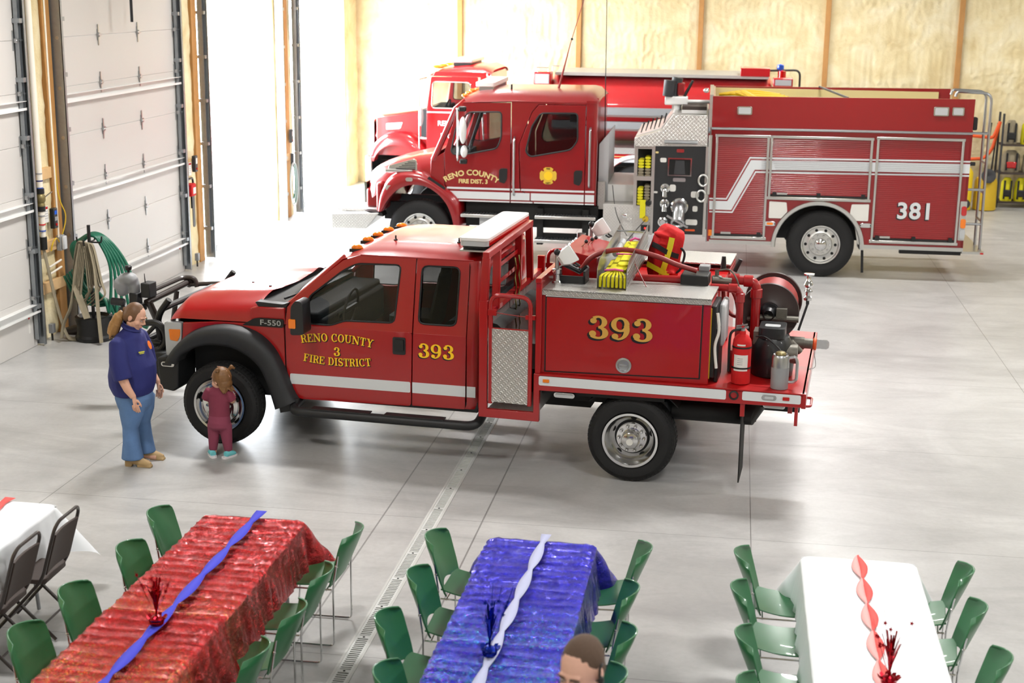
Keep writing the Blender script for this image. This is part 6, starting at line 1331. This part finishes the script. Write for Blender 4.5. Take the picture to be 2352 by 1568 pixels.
MB().tube(smooth_path([(-2.81, -.04, .85), (-2.9, -.1, .75), (-3.1, -.1, .5)]), .006, 6).obj('charging_cord', 'black', TB); MB().tube(smooth_path([(-3.38, .3, 1.35), (-3.3, -.02, 1.0), (-3.2, -.04, .75), (-3.05, -.05, .5)]), .006, 6).obj('shore_cord', 'black', TB)
# deck gun
dg = thing_part('deck_gun', TB); b = MB(); b.tube([(-2.55, 1.0, 2.76), (-2.52, 1.0, 3.02)], [.09, .1], 16).tube([(-2.46, 1.1, 2.76), (-2.4, 1.1, 3.06)], [.08, .09], 16); b.obj('nozzles', 'darkgrey', dg)
MB().box(-2.6, -2.22, .95, 1.2, 2.62, 2.76).obj('tray', 'white', dg, bev=.02); MB().tube([(-2.28, 1.05, 2.76), (-2.15, 1.05, 3.02)], [.03, .022], 10).obj('grip', 'black', dg); MB().tube([(-2.4, 1.05, 2.45), (-2.4, 1.05, 2.62)], .08, 14).tube([(-2.22, 1.05, 2.68), (-1.85, 1.05, 2.68)], .03, 8).obj('base_pipe', 'white', dg); MB().box(-2.4, -2.28, 1.0, 1.15, 2.78, 2.98).obj('red_valve', 'engred', dg, bev=.02)
MB().box(-2.3, -1.9, .5, 1.5, 2.54, 2.64).obj('crosslay_cover', 'brownseat', TB); MB().ell((-1.92, .2, 2.92), (.05, .05, .04), 10, 8).obj('roof_sensor', 'chrome', TB); MB().bar((-2.3, .2, 2.58), (-1.9, .2, 2.58), .03, .05).obj('cover_rail', 'white', TB)
# hoses of the engine
ME = Matrix.Translation((1.441, 23.358, 0)) @ Matrix.Rotation(R(1), 4, 'Z')
def on_engine(name, label, cat, p, group=None): return thing(name, label, cat, ME @ Vector(p), R(1), group)
for z, lab, pat in ((1.53, 'yellow and tan fire hose folded in the upper bin beside the pump panel', ('yhose', 'tanhose')), (1.07, 'yellow and tan fire hose folded in the lower bin beside the pump panel', ('yhose', 'tanhose'))):
    e = on_engine('bin_hose', lab, 'hose', (-2.855, .02, z), 'hoses in the pump panel bins')
    for col, x in enumerate((-.055, .055)):
        for k in range(7 if col else 6):
            yel = k >= 3 if z > 1.3 else col == 0; MB().tube([(x, .0, .03+.047*k), (x+.005*(k % 2), .25, .03+.047*k)], [(.048, .022)]*2, 10, up=(0, 0, 1)).obj('hose_fold', 'yhose' if yel else 'tanhose', e)
    if z < 1.3: MB().sheet([[(-.05, -.03, .1-.06*k), (.04, -.03, .1-.06*k)] for k in range(6)], .02).obj('hanging_end', 'yhose', e); MB().tube([(.08, -.08, .05), (.1, .0, .06)], .045, 10).obj('nozzle', 'black', e)
e = on_engine('hosebed_hose', 'yellow fire hose lying in the hose bed on top of engine 381', 'hose', (-1.3, 1.2, 2.42))
for k in range(5): MB().tube(smooth_path([(-.4+.1*k, .6-.1*k, .33+.02*k), (.1+.05*k, .5-.25*k, .4-.02*k), (.6+.05*k, .3-.3*k, .36)]), [(.06, .03)]*13, 10).obj('hose_fold', 'yellowdk', e, 60)
MB().box(-.4, 1.0, -.6, .7, 0, .3).obj('packed_layers', 'yhose', e, bev=.03)
# ---------------------------------------------------------------- tanker behind
TC = thing('tanker_truck', 'red tanker truck with a long round tank parked behind engine 381', 'fire truck', (0, 28.7, 0), 0)
CW = 2.44; CC = CW/2
def bothC(name, build, m, parent=TC, **k):
    a = MB(); build(a); o = a.obj(name, m, parent, **k); q = MB(); build(q); q.tf(lambda p: Vector((p.x, CW-p.y, p.z))); q.obj(name, m, parent, **k); return o
U1 = rpoly([(-6.06, 2.1), (-6.03, 2.63), (-5.27, 2.62), (-5.24, 2.1)], .07)
fd = bothC('door', lambda b: b.plate(rpoly([(-6.17, 1.1), (-6.16, 2.1), (-6.07, 2.72), (-5.12, 2.72), (-5.08, 1.1)], .03), .05, (0, .1, 0), holes=[U1]), 'tankred', bev=.008); bothC('window_glass', lambda b: b.plate(U1, .004, (0, .12, 0)), 'glasslt', fd); bothC('window_trim', lambda b: b.tube([(u, .098, v) for u, v in U1], .014, 6, loop=True), 'chrome', fd)
bothC('cab_side', lambda b: b.plate([(-5.07, 1.1), (-5.07, 2.72), (-6.05, 2.73), (-5.98, 2.82), (-4.95, 2.82), (-4.9, 1.1)], .05, (0, .1, 0)), 'tankred', bev=.008)
rows = []
for i in range(17):
    x = -6.1+1.25*i/16; zc = interp([(-6.1, 2.78), (-5.9, 2.9), (-5.4, 2.96), (-5.0, 2.95), (-4.85, 2.86)], x); rows.append([(x, CC+1.13*(j/12-1), 2.74+(zc-2.74)*(1-abs(j/12-1)**4)**.6) for j in range(25)])
MB().sheet(rows).obj('roof', 'tankred', TC, 60); MB().box(-4.93, -4.88, .12, CW-.12, 1.1, 2.8).obj('cab_back', 'tankred', TC); MB().box(-6.1, -4.9, .14, CW-.14, 1.1, 1.2).box(-6.3, -6.0, .2, CW-.2, 1.5, 2.05).obj('cab_floor', 'interior', TC)
MB().sheet([[(-6.2+.12*u-.05*(1-(j/8-1)**2), CC+1.05*(j/8-1), 2.0+.76*u) for j in range(17)] for u in [k/5 for k in range(6)]]).obj('windshield', 'glasslt', TC, 60)
b = MB(); b.tube([(-5.3, .6, 1.5), (-5.2, .6, 2.35)], [(.08, .24), (.06, .2)], 12, up=(0, 1, 0)); b.obj('seat', 'seat', TC); MB().tube([(-5.85+.06*sin(a), .6+.22*cos(a), 2.05+.18*sin(a)) for a in [2*PI*i/20 for i in range(20)]], .016, 6, loop=True).obj('steering_wheel', 'dark', TC)
rows = [[(-7.4+1.2*u+.1*abs(j/12-1)**3*(1-u), CC+(.75+.2*u)*math.copysign(abs(j/12-1)**.6, j-12), 1.45+((1.86+.2*u)*min(1, .8+u*3)-1.45)*(1-abs(j/12-1)**5)**.6) for j in range(25)] for u in [k/16 for k in range(17)]]
MB().sheet(rows).obj('hood', 'tankred', TC, 70)
bothC('hood_side', lambda b: b.plate([(-7.25, 1.1), (-7.25, 1.86), (-6.2, 2.02), (-6.2, 1.1)], .05, (0, .3, 0)), 'tankred', bev=.01); hv = MB().plate(rpoly([(-7.05, 1.62), (-7.05, 1.75), (-6.7, 1.78), (-6.75, 1.64)], .02), .02, (0, .285, 0)).obj('hood_vent', 'steel', TC); b = MB()
for k in range(4): b.box(-7.0, -6.74, .275, .285, 1.645+.028*k, 1.655+.028*k)
b.obj('vent_louvers', 'darkgrey', hv)
FO3 = [(-7.35, 1.05), (-7.32, 1.25), (-7.15, 1.45), (-6.95, 1.56), (-6.6, 1.57), (-6.4, 1.48), (-6.2, 1.3), (-6.1, 1.1)]; FI3 = [(-7.25, 1.0), (-7.2, 1.12), (-7.08, 1.25), (-6.9, 1.33), (-6.65, 1.33), (-6.45, 1.25), (-6.3, 1.12), (-6.22, 1.0)]
def fen(b):
    rows = []
    for p, q in zip(smooth_path([(x, 0, z) for x, z in FO3], 3), smooth_path([(x, 0, z) for x, z in FI3], 3)): m = lambda t: p*(1-t)+q*t; rows.append([(p.x, .4, p.z+.03), (p.x, .1, p.z), (m(.3).x, 0, m(.3).z), (q.x, .0, q.z), (q.x, .3, q.z)])
    b.sheet(rows)
bothC('fender', fen, 'tankred', smooth=70); MB().box(-7.45, -7.3, .1, CW-.1, .55, 1.1).obj('front_bumper', 'chrome', TC, bev=.03); MB().box(-7.42, -7.36, .5, CW-.5, 1.1, 1.8).obj('grille', 'chrome', TC); bothC('headlight', lambda b: b.ell((-7.3, .3, 1.2), (.06, .15, .12), 14, 8), 'lens')
MB().tube(fillet([(-6.16, .1, 2.7), (-6.25, -.2, 2.68), (-6.25, -.2, 1.3), (-6.2, .1, 1.25)], .05), .014, 8).obj('mirror_bracket', 'chrome', TC); MB().ell((-6.22, -.18, 1.95), (.05, .09, .2), 12, 8).obj('side_mirror', 'ltgrey', TC)
tb = MB(); put_text(tb, block_text('RENO', .14, None, .004), (-5.75, .09, 1.75), (1, 0, 0), (0, 0, 1)); put_text(tb, block_text('FIRE', .14, None, .004), (-5.75, .09, 1.5), (1, 0, 0), (0, 0, 1)); tb.obj('door_lettering', 'refl', TC, 0)
MB().box(-6.16, -4.95, .094, .1, 2.0, 2.03).obj('cab_stripe', 'refl', TC); lb = MB().box(-5.75, -5.3, .5, 1.9, 2.98, 3.06).obj('light_bar', 'lens', TC, bev=.02); MB().box(-5.7, -5.35, .55, 1.85, 2.92, 2.98).obj('bar_base', 'black', lb)
for k in range(3): MB().ell((-5.98+.03*k, .4+.5*k, 2.9), (.12, .06, .035), 12, 8).obj('clearance_lamp', 'amber', TC)
# tank
n = 40; prof = lambda k: (CC+1.14*math.copysign(abs(cos(k))**.8, cos(k)), 2.13+.68*math.copysign(abs(sin(k))**.85, sin(k)))
MB().loft([[Vector((x, CC+(y-CC)*s, 2.13+(z-2.13)*s)) for y, z in [prof(2*PI*k/n) for k in range(n)]] for x, s in ((-3.72, .9), (-3.66, .99), (-3.6, 1), (.55, 1), (.63, .99), (.68, .9))]).obj('tank', 'tankred', TC, 60)
MB().box(-3.6, .6, .35, CW-.35, 2.79, 2.85).obj('catwalk', 'treadfine', TC)
for z0, z1 in ((2.06, 2.2), (1.79, 1.93)):
    MB().box(-3.6, .6, -.06, .1, z0, z1).obj('side_rail_panel', 'grey', TC); MB().box(-3.6, .6, -.08, .1, z0-.035, z0).obj('side_rail_edge', 'alu', TC)
MB().box(-3.7, .9, -.04, CW+.04, 1.3, 1.42).obj('tank_deck', 'treadfine', TC); b = MB(); b.plate([(-3.7, .62), (-3.7, 1.3), (.9, 1.3), (.9, .62), (-1.2, .62)]+[(-1.9+.68*cos(R(a)), .55+.64*sin(R(a))) for a in range(6, 176, 10)]+[(-2.6, .62)], .05, (0, 0, 0)); b.obj('skirt', 'tankred', TC, bev=.006)
MB().box(-3.7, .9, -.006, 0, 1.13, 1.2).obj('reflective_stripe', 'refl', TC); MB().box(-3.7, .9, -.006, 0, 1.235, 1.25).obj('gold_stripe', 'gold3', TC)
MB().sheet([[(-1.9+r*cos(R(a)), y, .55+r*sin(R(a))) for r, y in ((.74, 0), (.73, -.04), (.67, -.04), (.66, .4))] for a in range(0, 181, 8)]).obj('wheel_arch', 'white', TC, 60)
wheel(TC, -1.9, .05, .53, .32, .31, 'alu', name='rear_wheel'); wheel(TC, -1.9, CW-.05, .53, .32, .31, 'alu', True, 'rear_wheel'); wheel(TC, -6.75, .05, .53, .3, .31, 'steer', name='front_wheel'); wheel(TC, -6.75, CW-.05, .53, .3, .31, 'steer', True, 'front_wheel')
b = MB()
for y in (.75, 1.6): b.box(-7.3, 1.0, y, y+.1, .6, .95)
b.box(-6.2, -3.6, .5, 1.9, .6, 1.1); b.obj('chassis', 'chassis', TC)
o = MB().box(-4.0, -3.66, .1, .5, 2.6, 2.86).obj('work_lamp', 'tankred', TC, bev=.02); MB().box(-3.97, -3.69, .09, .1, 2.63, 2.82).obj('lamp_lens', 'lens', o)
for x, y in ((-3.95, .15), (-3.72, .9)): MB().tube([(x, y, 2.8), (x, y, 2.94), (x+.24, y, 2.94), (x+.24, y, 2.8)], .012, 6).obj('tank_handle', 'steel', TC)
MB().box(.05, .62, .3, 1.0, 2.84, 3.0).obj('dump_valve_box', 'tankred', TC, bev=.01); o = MB().box(.68, 1.06, .1, .6, 2.66, 2.83).obj('rear_lamp', 'tankred', TC, bev=.02); MB().box(.72, 1.03, .09, .1, 2.69, 2.8).obj('rear_lens', 'lens', o)
MB().lathe([(.08, 0), (.08, .12), (.001, .14)], (.85, .4, 2.83), n=18).obj('red_beacon', 'redlens', TC); MB().lathe([(.07, 0), (.07, .1), (.001, .12)], (.82, .55, 2.96), n=18).obj('blue_beacon', 'bluelens', TC); MB().tube(fillet([(.6, .5, 2.95), (1.2, .5, 2.97), (1.22, .5, 1.2)], .12), .02, 8).obj('rear_handrail', 'darkgrey', TC)
MB().tube(smooth_path([(-5.0, .07, 2.4), (-5.02, .0, 2.3), (-4.98, .0, 1.6), (-5.0, .07, 1.5)]), .02, 8).obj('grab_rail', 'chrome', TC)
# ---------------------------------------------------------------- hose stand and things along the left wall
HS = thing('hose_stand', 'black wheel rim with an upright pole used as a hose stand by the garage door', 'stand', (-8.06, 17.15, 0))
MB().lathe([(.22, 0), (.24, .01), (.245, .05), (.22, .08), (.215, .2), (.235, .27), (.235, .31), (.2, .32), (.17, .28), (.001, .27)], n=40, cap=True).obj('rim', 'black', HS)
MB().tube([(0, 0, .25), (0, 0, 1.49)], .022, 12).obj('pole', 'black', HS)
for a, z in ((0, 1.3), (PI, 1.28), (-PI/2, 1.28), (PI/2, 1.3)): MB().tube(fillet([(0, 0, z-.03), (.16*cos(a), .16*sin(a), z-.03), (.17*cos(a), .17*sin(a), z+.05)], .03), .011, 8).obj('hook', 'black', HS)
def loops(pts_list, r, name, m, label, cat, loc, flat=None):
    o = thing(name, label, cat, loc)
    for pts in pts_list: MB().tube(smooth_path(pts, 6), r if not flat else [flat]*(6*(len(pts)-1)+1), 10).obj('hose_loop', m, o, 60)
    return o
L = []
rnd = random.Random(9)
for k in range(6):
    w = .2+.035*k; zb = .75-.11*k; dx = .05*k
    L.append([(-w*.35, .03*k, .98-.1*k+.12), (-w*.9, .03+.02*k, 1.12), (-w*.55, .03*k, 1.27), (.02, .02*k, 1.345+.004*k), (w*.6, .02*k, 1.25), (w*.95+.05, .03*k, .95), (w*1.1+dx*.5, .03*k, .5), (w*.95+dx, .04*k, zb-.4 if zb > .5 else .12), (w*.55+.04, .04*k, .5-.02*k), (0, .06, .62-.04*k), (-w*.7, .05, .66-.03*k), (-w*1.1, .04, .95-.03*k)])
loops(L, .02, 'garden_hose', 'ghose', 'green hose looped over the black pole stand', 'hose', (-8.06, 17.2, 0))
H = []
for k in range(7):
    x = -.07+.022*k; lo = .3+.06*(k % 3); s = .05+.014*k
    H.append([(x-.05-s*.6, -.1-.004*k, lo+.3), (x-.07-s*.2, -.11, .85), (x-.03, -.1, 1.22), (x+.03, -.1, 1.3-.004*k), (x+.08, -.1, 1.2), (x+.08+s*.6, -.12, .8), (x+.06+s, -.12, lo+.32), (x+.02, -.11, lo+.18)])
loops(H, .01, 'flat_hose', 'tanhose', 'tan flat hose draped in narrow loops on the pole stand', 'hose', (-8.08, 17.12, 0), (.03, .009))
W_ = [[(.06, -.1, 1.28), (.13, -.13, .95), (.17, -.2, .5), (.22, -.26, .03)], [(-.06, -.1, 1.27), (-.13, -.12, .95), (-.2, -.16, .5), (-.3, -.2, .25), (-.33, -.22, .06)], [(-.16, -.12, .75), (-.05, -.18, .5), (.03, -.22, .33)]]
loops(W_, .03, 'wide_hose', 'tanhose', 'wide tan hose hanging from the pole stand down to the floor', 'hose', (-8.06, 17.12, 0), (.052, .012))
# standpipe
P_ = thing('standpipe', 'white vertical pipe with a brass valve beside the left garage door', 'pipe', (-8.56, 16.9, 0))
MB().tube([(0, 0, 1.62), (0, 0, 4.4)], .042, 18).obj('pipe', 'pvc', P_); MB().tube([(0, .005, 1.36), (0, .005, 1.62)], .035, 16).obj('lower_pipe', 'pvc', P_)
vb = MB().lathe([(.045, -.12), (.055, -.11), (.055, -.06), (.05, -.05), (.066, -.02), (.066, .03), (.05, .06), (.055, .07), (.055, .12), (.045, .13)], (0, 0, 1.84), n=20, cap=True).obj('ball_valve', 'brass', P_); MB().bar((.05, .02, 1.86), (.1, .12, 1.92), .02, .008).obj('valve_lever', 'steel', vb)
for z in (1.94, 1.72): MB().lathe([(.05, -.035), (.056, -.03), (.056, .03), (.05, .035)], (0, 0, z), n=18).obj('pipe_collar', 'black', P_)
for z, m in ((2.16, 'grey'), (2.07, 'navy'), (1.98, 'blue'), (1.63, 'grey'), (1.52, 'bagred'), (1.44, 'blue')): MB().lathe([(.044, -.008), (.0445, -.008), (.0445, .008), (.044, .008)], (0, 0, z), n=18).obj('pipe_band', m, P_)
MB().tube([(.0, .0, 1.2), (0, .0, 1.36)], [.05, .05], 16).obj('hose_coupling', 'black', P_)
MB().tube(smooth_path([(-8.56, 16.9, 1.22), (-8.53, 16.93, .95), (-8.46, 16.95, .5), (-8.36, 16.95, .12), (-8.3, 17.0, .03), (-8.2, 17.08, .06), (-8.14, 17.12, .3), (-8.15, 17.1, .5)], 6), [(.034, .013)]*43, 12).obj('supply_hose', 'tanhose', None, 60)
tag(bpy.data.objects['supply_hose'], 'tan supply hose running from the white standpipe to the floor', 'hose')
nzl = thing('hose_nozzle', 'brown metal nozzle lying on the floor below the standpipe', 'nozzle', (-8.33, 17.18, .08)); MB().tube([(-.13, 0, 0), (0, 0, .02), (.12, 0, .06)], [.05, .07, .05], 16).obj('nozzle_body', 'brownmetal', nzl)
def tag_obj(mb, name, m, label, cat, **k): o = mb.obj(name, m, None, **k); return tag(o, label, cat)
c = thing('door_control', 'black garage door control box with a small blue screen by the standpipe', 'control box', (-8.585, 17.28, 1.54)); MB().box(-.03, .03, -.055, .055, -.13, .13).obj('housing', 'black', c, bev=.008); MB().box(.03, .033, -.03, .03, .05, .1).obj('screen', 'bluelens', c); MB().cyl((.03, 0, -.08), (.04, 0, -.08), .018).obj('stop_button', 'redlens', c); MB().box(.03, .034, -.03, .03, -.03, .02).obj('buttons', 'grey', c)
for y, lab in ((22.26, 'black door control box with red button on the post beyond the white door'), (27.45, 'dark door control box on the far post between the open doors')):
    c = thing('door_control', lab, 'control box', (-8.58, y, 1.66 if y < 25 else 1.6)); MB().box(-.03, .03, -.055, .055, -.13, .13).obj('housing', 'darkgrey', c, bev=.008); MB().cyl((.03, 0, -.08), (.04, 0, -.08), .018).obj('stop_button', 'redlens', c); MB().box(.03, .034, -.03, .03, .0, .09).obj('buttons', 'labelw', c)
for y, z, lab in ((17.1, 1.62, 'white instruction card with red print pinned beside the standpipe'), (22.08, 1.6, 'white instruction card on the wall beyond the second garage door')):
    c = thing('instruction_card', lab, 'card', (-8.6, y, z)); MB().box(0, .006, -.06, .06, -.11, .1).obj('card', 'labelw', c); MB().box(.006, .007, -.05, .05, .06, .09).obj('red_heading', 'redlens', c)
    for k in range(4): MB().box(.006, .007, -.045, .045, .03-.03*k, .037-.03*k).obj('print_line', 'grey', c)
o = tag_obj(MB().tube(fillet([(-8.575, 17.36, 4.4), (-8.575, 17.36, 1.7), (-8.575, 17.36, 1.28)], .02), .012, 8), 'conduit', 'pvc', 'thin white electrical conduit running up the post beside the standpipe', 'conduit')
c = thing('outlet_box', 'grey weatherproof outlet box on the post behind the hose stand', 'outlet', (-8.57, 17.42, 1.2)); MB().box(-.04, .02, -.06, .06, -.1, .1).obj('box', 'grey', c, bev=.006); MB().box(.02, .06, -.05, .05, -.09, .09).obj('cover', 'ltgrey', c, bev=.015)
MB().tube(smooth_path([(.0, -.06, .02), (.03, -.2, .09), (.02, -.28, .04), (.0, -.3, -.06)]), .01, 6).obj('cord', 'yellowdk', c); MB().tube(smooth_path([(.0, .04, .1), (.04, .08, .35), (-.01, .0, .7), (-.015, -.03, 1.8), (-.015, -.06, 3.1)]), .008, 6).obj('feed_cable', 'yellowdk', c)
for z in (.95, .86): tag_obj(MB().tube([(-8.6, 17.1, z-.02), (-8.57, 17.38, z+.03)], .014, 8), 'wall_pipe', 'pvc', 'short white pipe stub on the foam wall, %s of two' % ('upper' if z > .9 else 'lower'), 'pipe')
s = thing('chainsaw', 'red chainsaw hanging bar down on the wall beside the open door', 'chainsaw', (-8.575, 22.02, 1.25)); MB().box(-.06, .06, -.1, .1, -.08, .12).obj('engine_body', 'bagred', s, bev=.02); MB().box(.06, .066, -.05, .06, -.04, .06).obj('side_cover', 'labelw', s); MB().tube(fillet([(0, -.12, .05), (0, -.12, .2), (0, .1, .2), (0, .12, .05)], .05), .018, 8).obj('handle', 'black', s); MB().plate(rrect(.07, .16, -.6, .08, .044), .012, (0, 0, 0), (0, 1, 0), (0, 0, 1)).obj('bar', 'black', s); MB().plate(rrect(-.02, .03, -.28, -.06, .02), .03, (.03, 0, 0), (0, 1, 0), (0, 0, 1)).obj('scabbard', 'black', s)
s = thing('hose_coil', 'pale hose coil hanging on the far post between the open doors', 'hose', (-8.55, 27.38, .72))
for k in range(4): MB().tube([(.01*k, (.16+.02*k)*cos(a), (.34+.03*k)*sin(a)-.02*k) for a in [2*PI*i/26 for i in range(26)]], .014, 8, loop=True).obj('hose_loop', 'ghose' if k % 2 == 0 else 'ltgrey', s)
MB().tube([(0, 0, .3), (0, 0, .55)], .035, 10).obj('valve', 'darkgrey', s)
for y, lab in ((16.98, 'small grey door sensor on a stub post nearest the hose stand'), (22.14, 'small grey door sensor at the right foot of the white garage door'), (22.98, 'small door sensor standing at the near side of the first open doorway'), (28.1, 'small door sensor at the near side of the far open doorway')):
    s = thing('door_sensor', lab, 'sensor', (-8.56, y, 0), 0, 'door sensors'); MB().tube([(0, 0, 0), (0, 0, .12)], .014, 8).obj('post', 'black', s); MB().box(-.025, .035, -.04, .04, .1, .22).obj('sensor_head', 'grey', s, bev=.006)
hg = thing('perforated_hanger', 'perforated grey steel angle hanging down at the top left', 'bracket', (-8.4, 19.62, 3.95)); b = MB(); b.plate([(-.04, 0), (-.04, 2.25), (.04, 2.25), (.04, 0)], .004, (0, 0, 0), (0, 1, 0), (0, 0, 1), [arc(.012, .03+.05*k, .009, .012, 0, 330, 11) for k in range(40)]); b.obj('angle_face', 'galv', hg); MB().plate([(0, 0), (0, 2.25), (.035, 2.25), (.035, 0)], .004, (0, -.03, 0)).obj('angle_return', 'darkgrey', hg)
# shelf of gear by the back wall
SX, SY = 5.62, 32.35
sh = thing('gear_shelf', 'open dark wire shelf of firefighting packs at the right end of the back wall', 'shelf', (SX, SY, 0))
for x in (0, 1.6):
    for y in (-.25, .25): MB().bar((x, y, 0), (x, y, 2.0), .04, .04).obj('post', 'darkgrey', sh)
for z in (.1, .72, 1.32): MB().box(0, 1.6, -.27, .27, z, z+.03).obj('shelf_board', 'brownseat', sh)
def pack(x, y, z, m1, m2, label, h=.42, w=.2, grp='packs on the gear shelf'):
    p = thing('backpack_tank', label, 'pack', (x, y, z), 0, grp); MB().tube([(0, 0, 0), (0, 0, h*.15), (0, 0, h*.8), (0, 0, h)], [(w*.5, .1), (w*.55, .12), (w*.5, .11), (w*.25, .06)], 16, up=(0, 1, 0)).obj('tank', m1, p, 60); MB().box(-w*.3, w*.3, -.14, -.1, h*.2, h*.5).obj('pump_pouch', m2, p, bev=.02)
    for s in (-1, 1): MB().sheet([[(s*w*.28-.02, -.13-.01*(k % 2), h*(.1+.2*k)), (s*w*.28+.02, -.13-.01*(k % 2), h*(.1+.2*k))] for k in range(5)], .006).obj('strap', 'webbing', p)
for k, (x, m) in enumerate(((SX+.22, 'yhose'), (SX+.5, 'yhose'), (SX+.78, 'yhose'), (SX+1.06, 'yhose'), (SX+1.34, 'yhose'))): pack(x, SY-.05, .13, m, 'black', 'yellow pack tank on the bottom shelf of the gear rack, %s from the left' % ('first', 'second', 'third', 'fourth', 'fifth')[k], .5, .24)
for k, x in enumerate((SX+.25, SX+.68, SX+1.15)): pack(x, SY-.05, .75, 'tanhose', 'redlens', 'grey pack with red fittings on the middle gear shelf, %s from the left' % ('first', 'second', 'third')[k], .46, .36)
for k, (x, m) in enumerate(((SX+.2, 'tanhose'), (SX+.55, 'yhose'), (SX+.9, 'yhose'), (SX+1.3, 'yhose'))): pack(x, SY-.05, 1.35, m, 'black', '%s pack on the top gear shelf, %s from the left' % ('grey' if k == 0 else 'yellow', ('first', 'second', 'third', 'fourth')[k]), .5, .27)
yb = thing('yellow_drum', 'tall yellow container standing behind the ladder of engine 381', 'container', (4.85, 31.6, 0)); MB().lathe([(.14, 0), (.16, .02), (.16, .8), (.1, .9), (.05, .95), (.001, .96)], n=24, cap=True).obj('body', 'yellow', yb); MB().lathe([(.08, 0), (.1, .02), (.1, .06), (.001, .07)], (.02, -.15, .15), (0, -1, 0), 18).obj('port', 'darkgrey', yb)
yb = thing('yellow_blower', 'yellow tan drum with a dark round opening beside the gear shelf', 'container', (5.3, 31.7, 0)); MB().lathe([(.2, 0), (.24, .02), (.23, .6), (.2, .68), (.001, .68)], n=28, cap=True).obj('body', 'yellowdk', yb); MB().lathe([(.14, 0), (.15, .05), (.1, .06), (.001, .02)], (.0, -.22, .74), (0, -1, .2), 22).obj('opening', 'darkgrey', yb)
ob = thing('orange_stretcher', 'orange rescue frame leaning against the foam wall beside the gear shelf', 'rescue frame', (5.0, 32.5, .95)); MB().tube(fillet([(-.3, 0, .0), (-.25, 0, .55), (.5, 0, .5), (.62, 0, .85)], .06), .035, 10).tube(fillet([(.62, 0, .85), (.5, 0, .25), (.35, 0, .05), (-.3, 0, .0)], .1), .035, 10).obj('frame', 'orange', ob); MB().box(-.22, -.02, -.04, .04, .1, .5).obj('pad', 'orange', ob, bev=.03)
for k, x in enumerate((5.36, 5.5)): tag_obj(MB().tube([(x, 32.6, .0), (x+.12, 32.75, 1.75)], .018, 8), 'tool_pole', 'darkgrey', 'long dark tool handle leaning on the wall left of the gear shelf, %s of two' % ('left' if k == 0 else 'right'), 'tool')
# utility cart outside
UC = thing('utility_cart', 'pale utility cart parked far outside the open doorway, washed out by daylight', 'cart', (-33.2, 92.7, -.02), R(20))
MB().box(-1.1, 1.1, -.6, .6, .35, .75).obj('body', 'cartwhite', UC, bev=.08); MB().box(-1.0, .45, -.6, .6, 1.85, 1.98).obj('canopy', 'cartdark', UC, bev=.04, label='dark blue canopy'); MB().box(.4, 1.15, -.55, .55, .75, 1.05).obj('hood', 'cartwhite', UC, bev=.06)
for x in (-.95, .35):
    for y in (-.55, .55): MB().tube([(x, y, .7), (x, y, 1.86)], .03, 8).obj('canopy_post', 'cartdark', UC)
for x in (-.7, .75):
    for y in (-.62, .62): MB().lathe([(.1, -.08), (.3, -.08), (.32, 0), (.3, .08), (.1, .08)], (x, y, .32), (0, 1, 0), 20, True).obj('wheel', 'cartdark', UC)
MB().box(-.7, -.1, -.5, .5, .75, .95).box(-.75, -.6, -.5, .5, .95, 1.4).obj('seat', 'cartdark', UC, bev=.05)
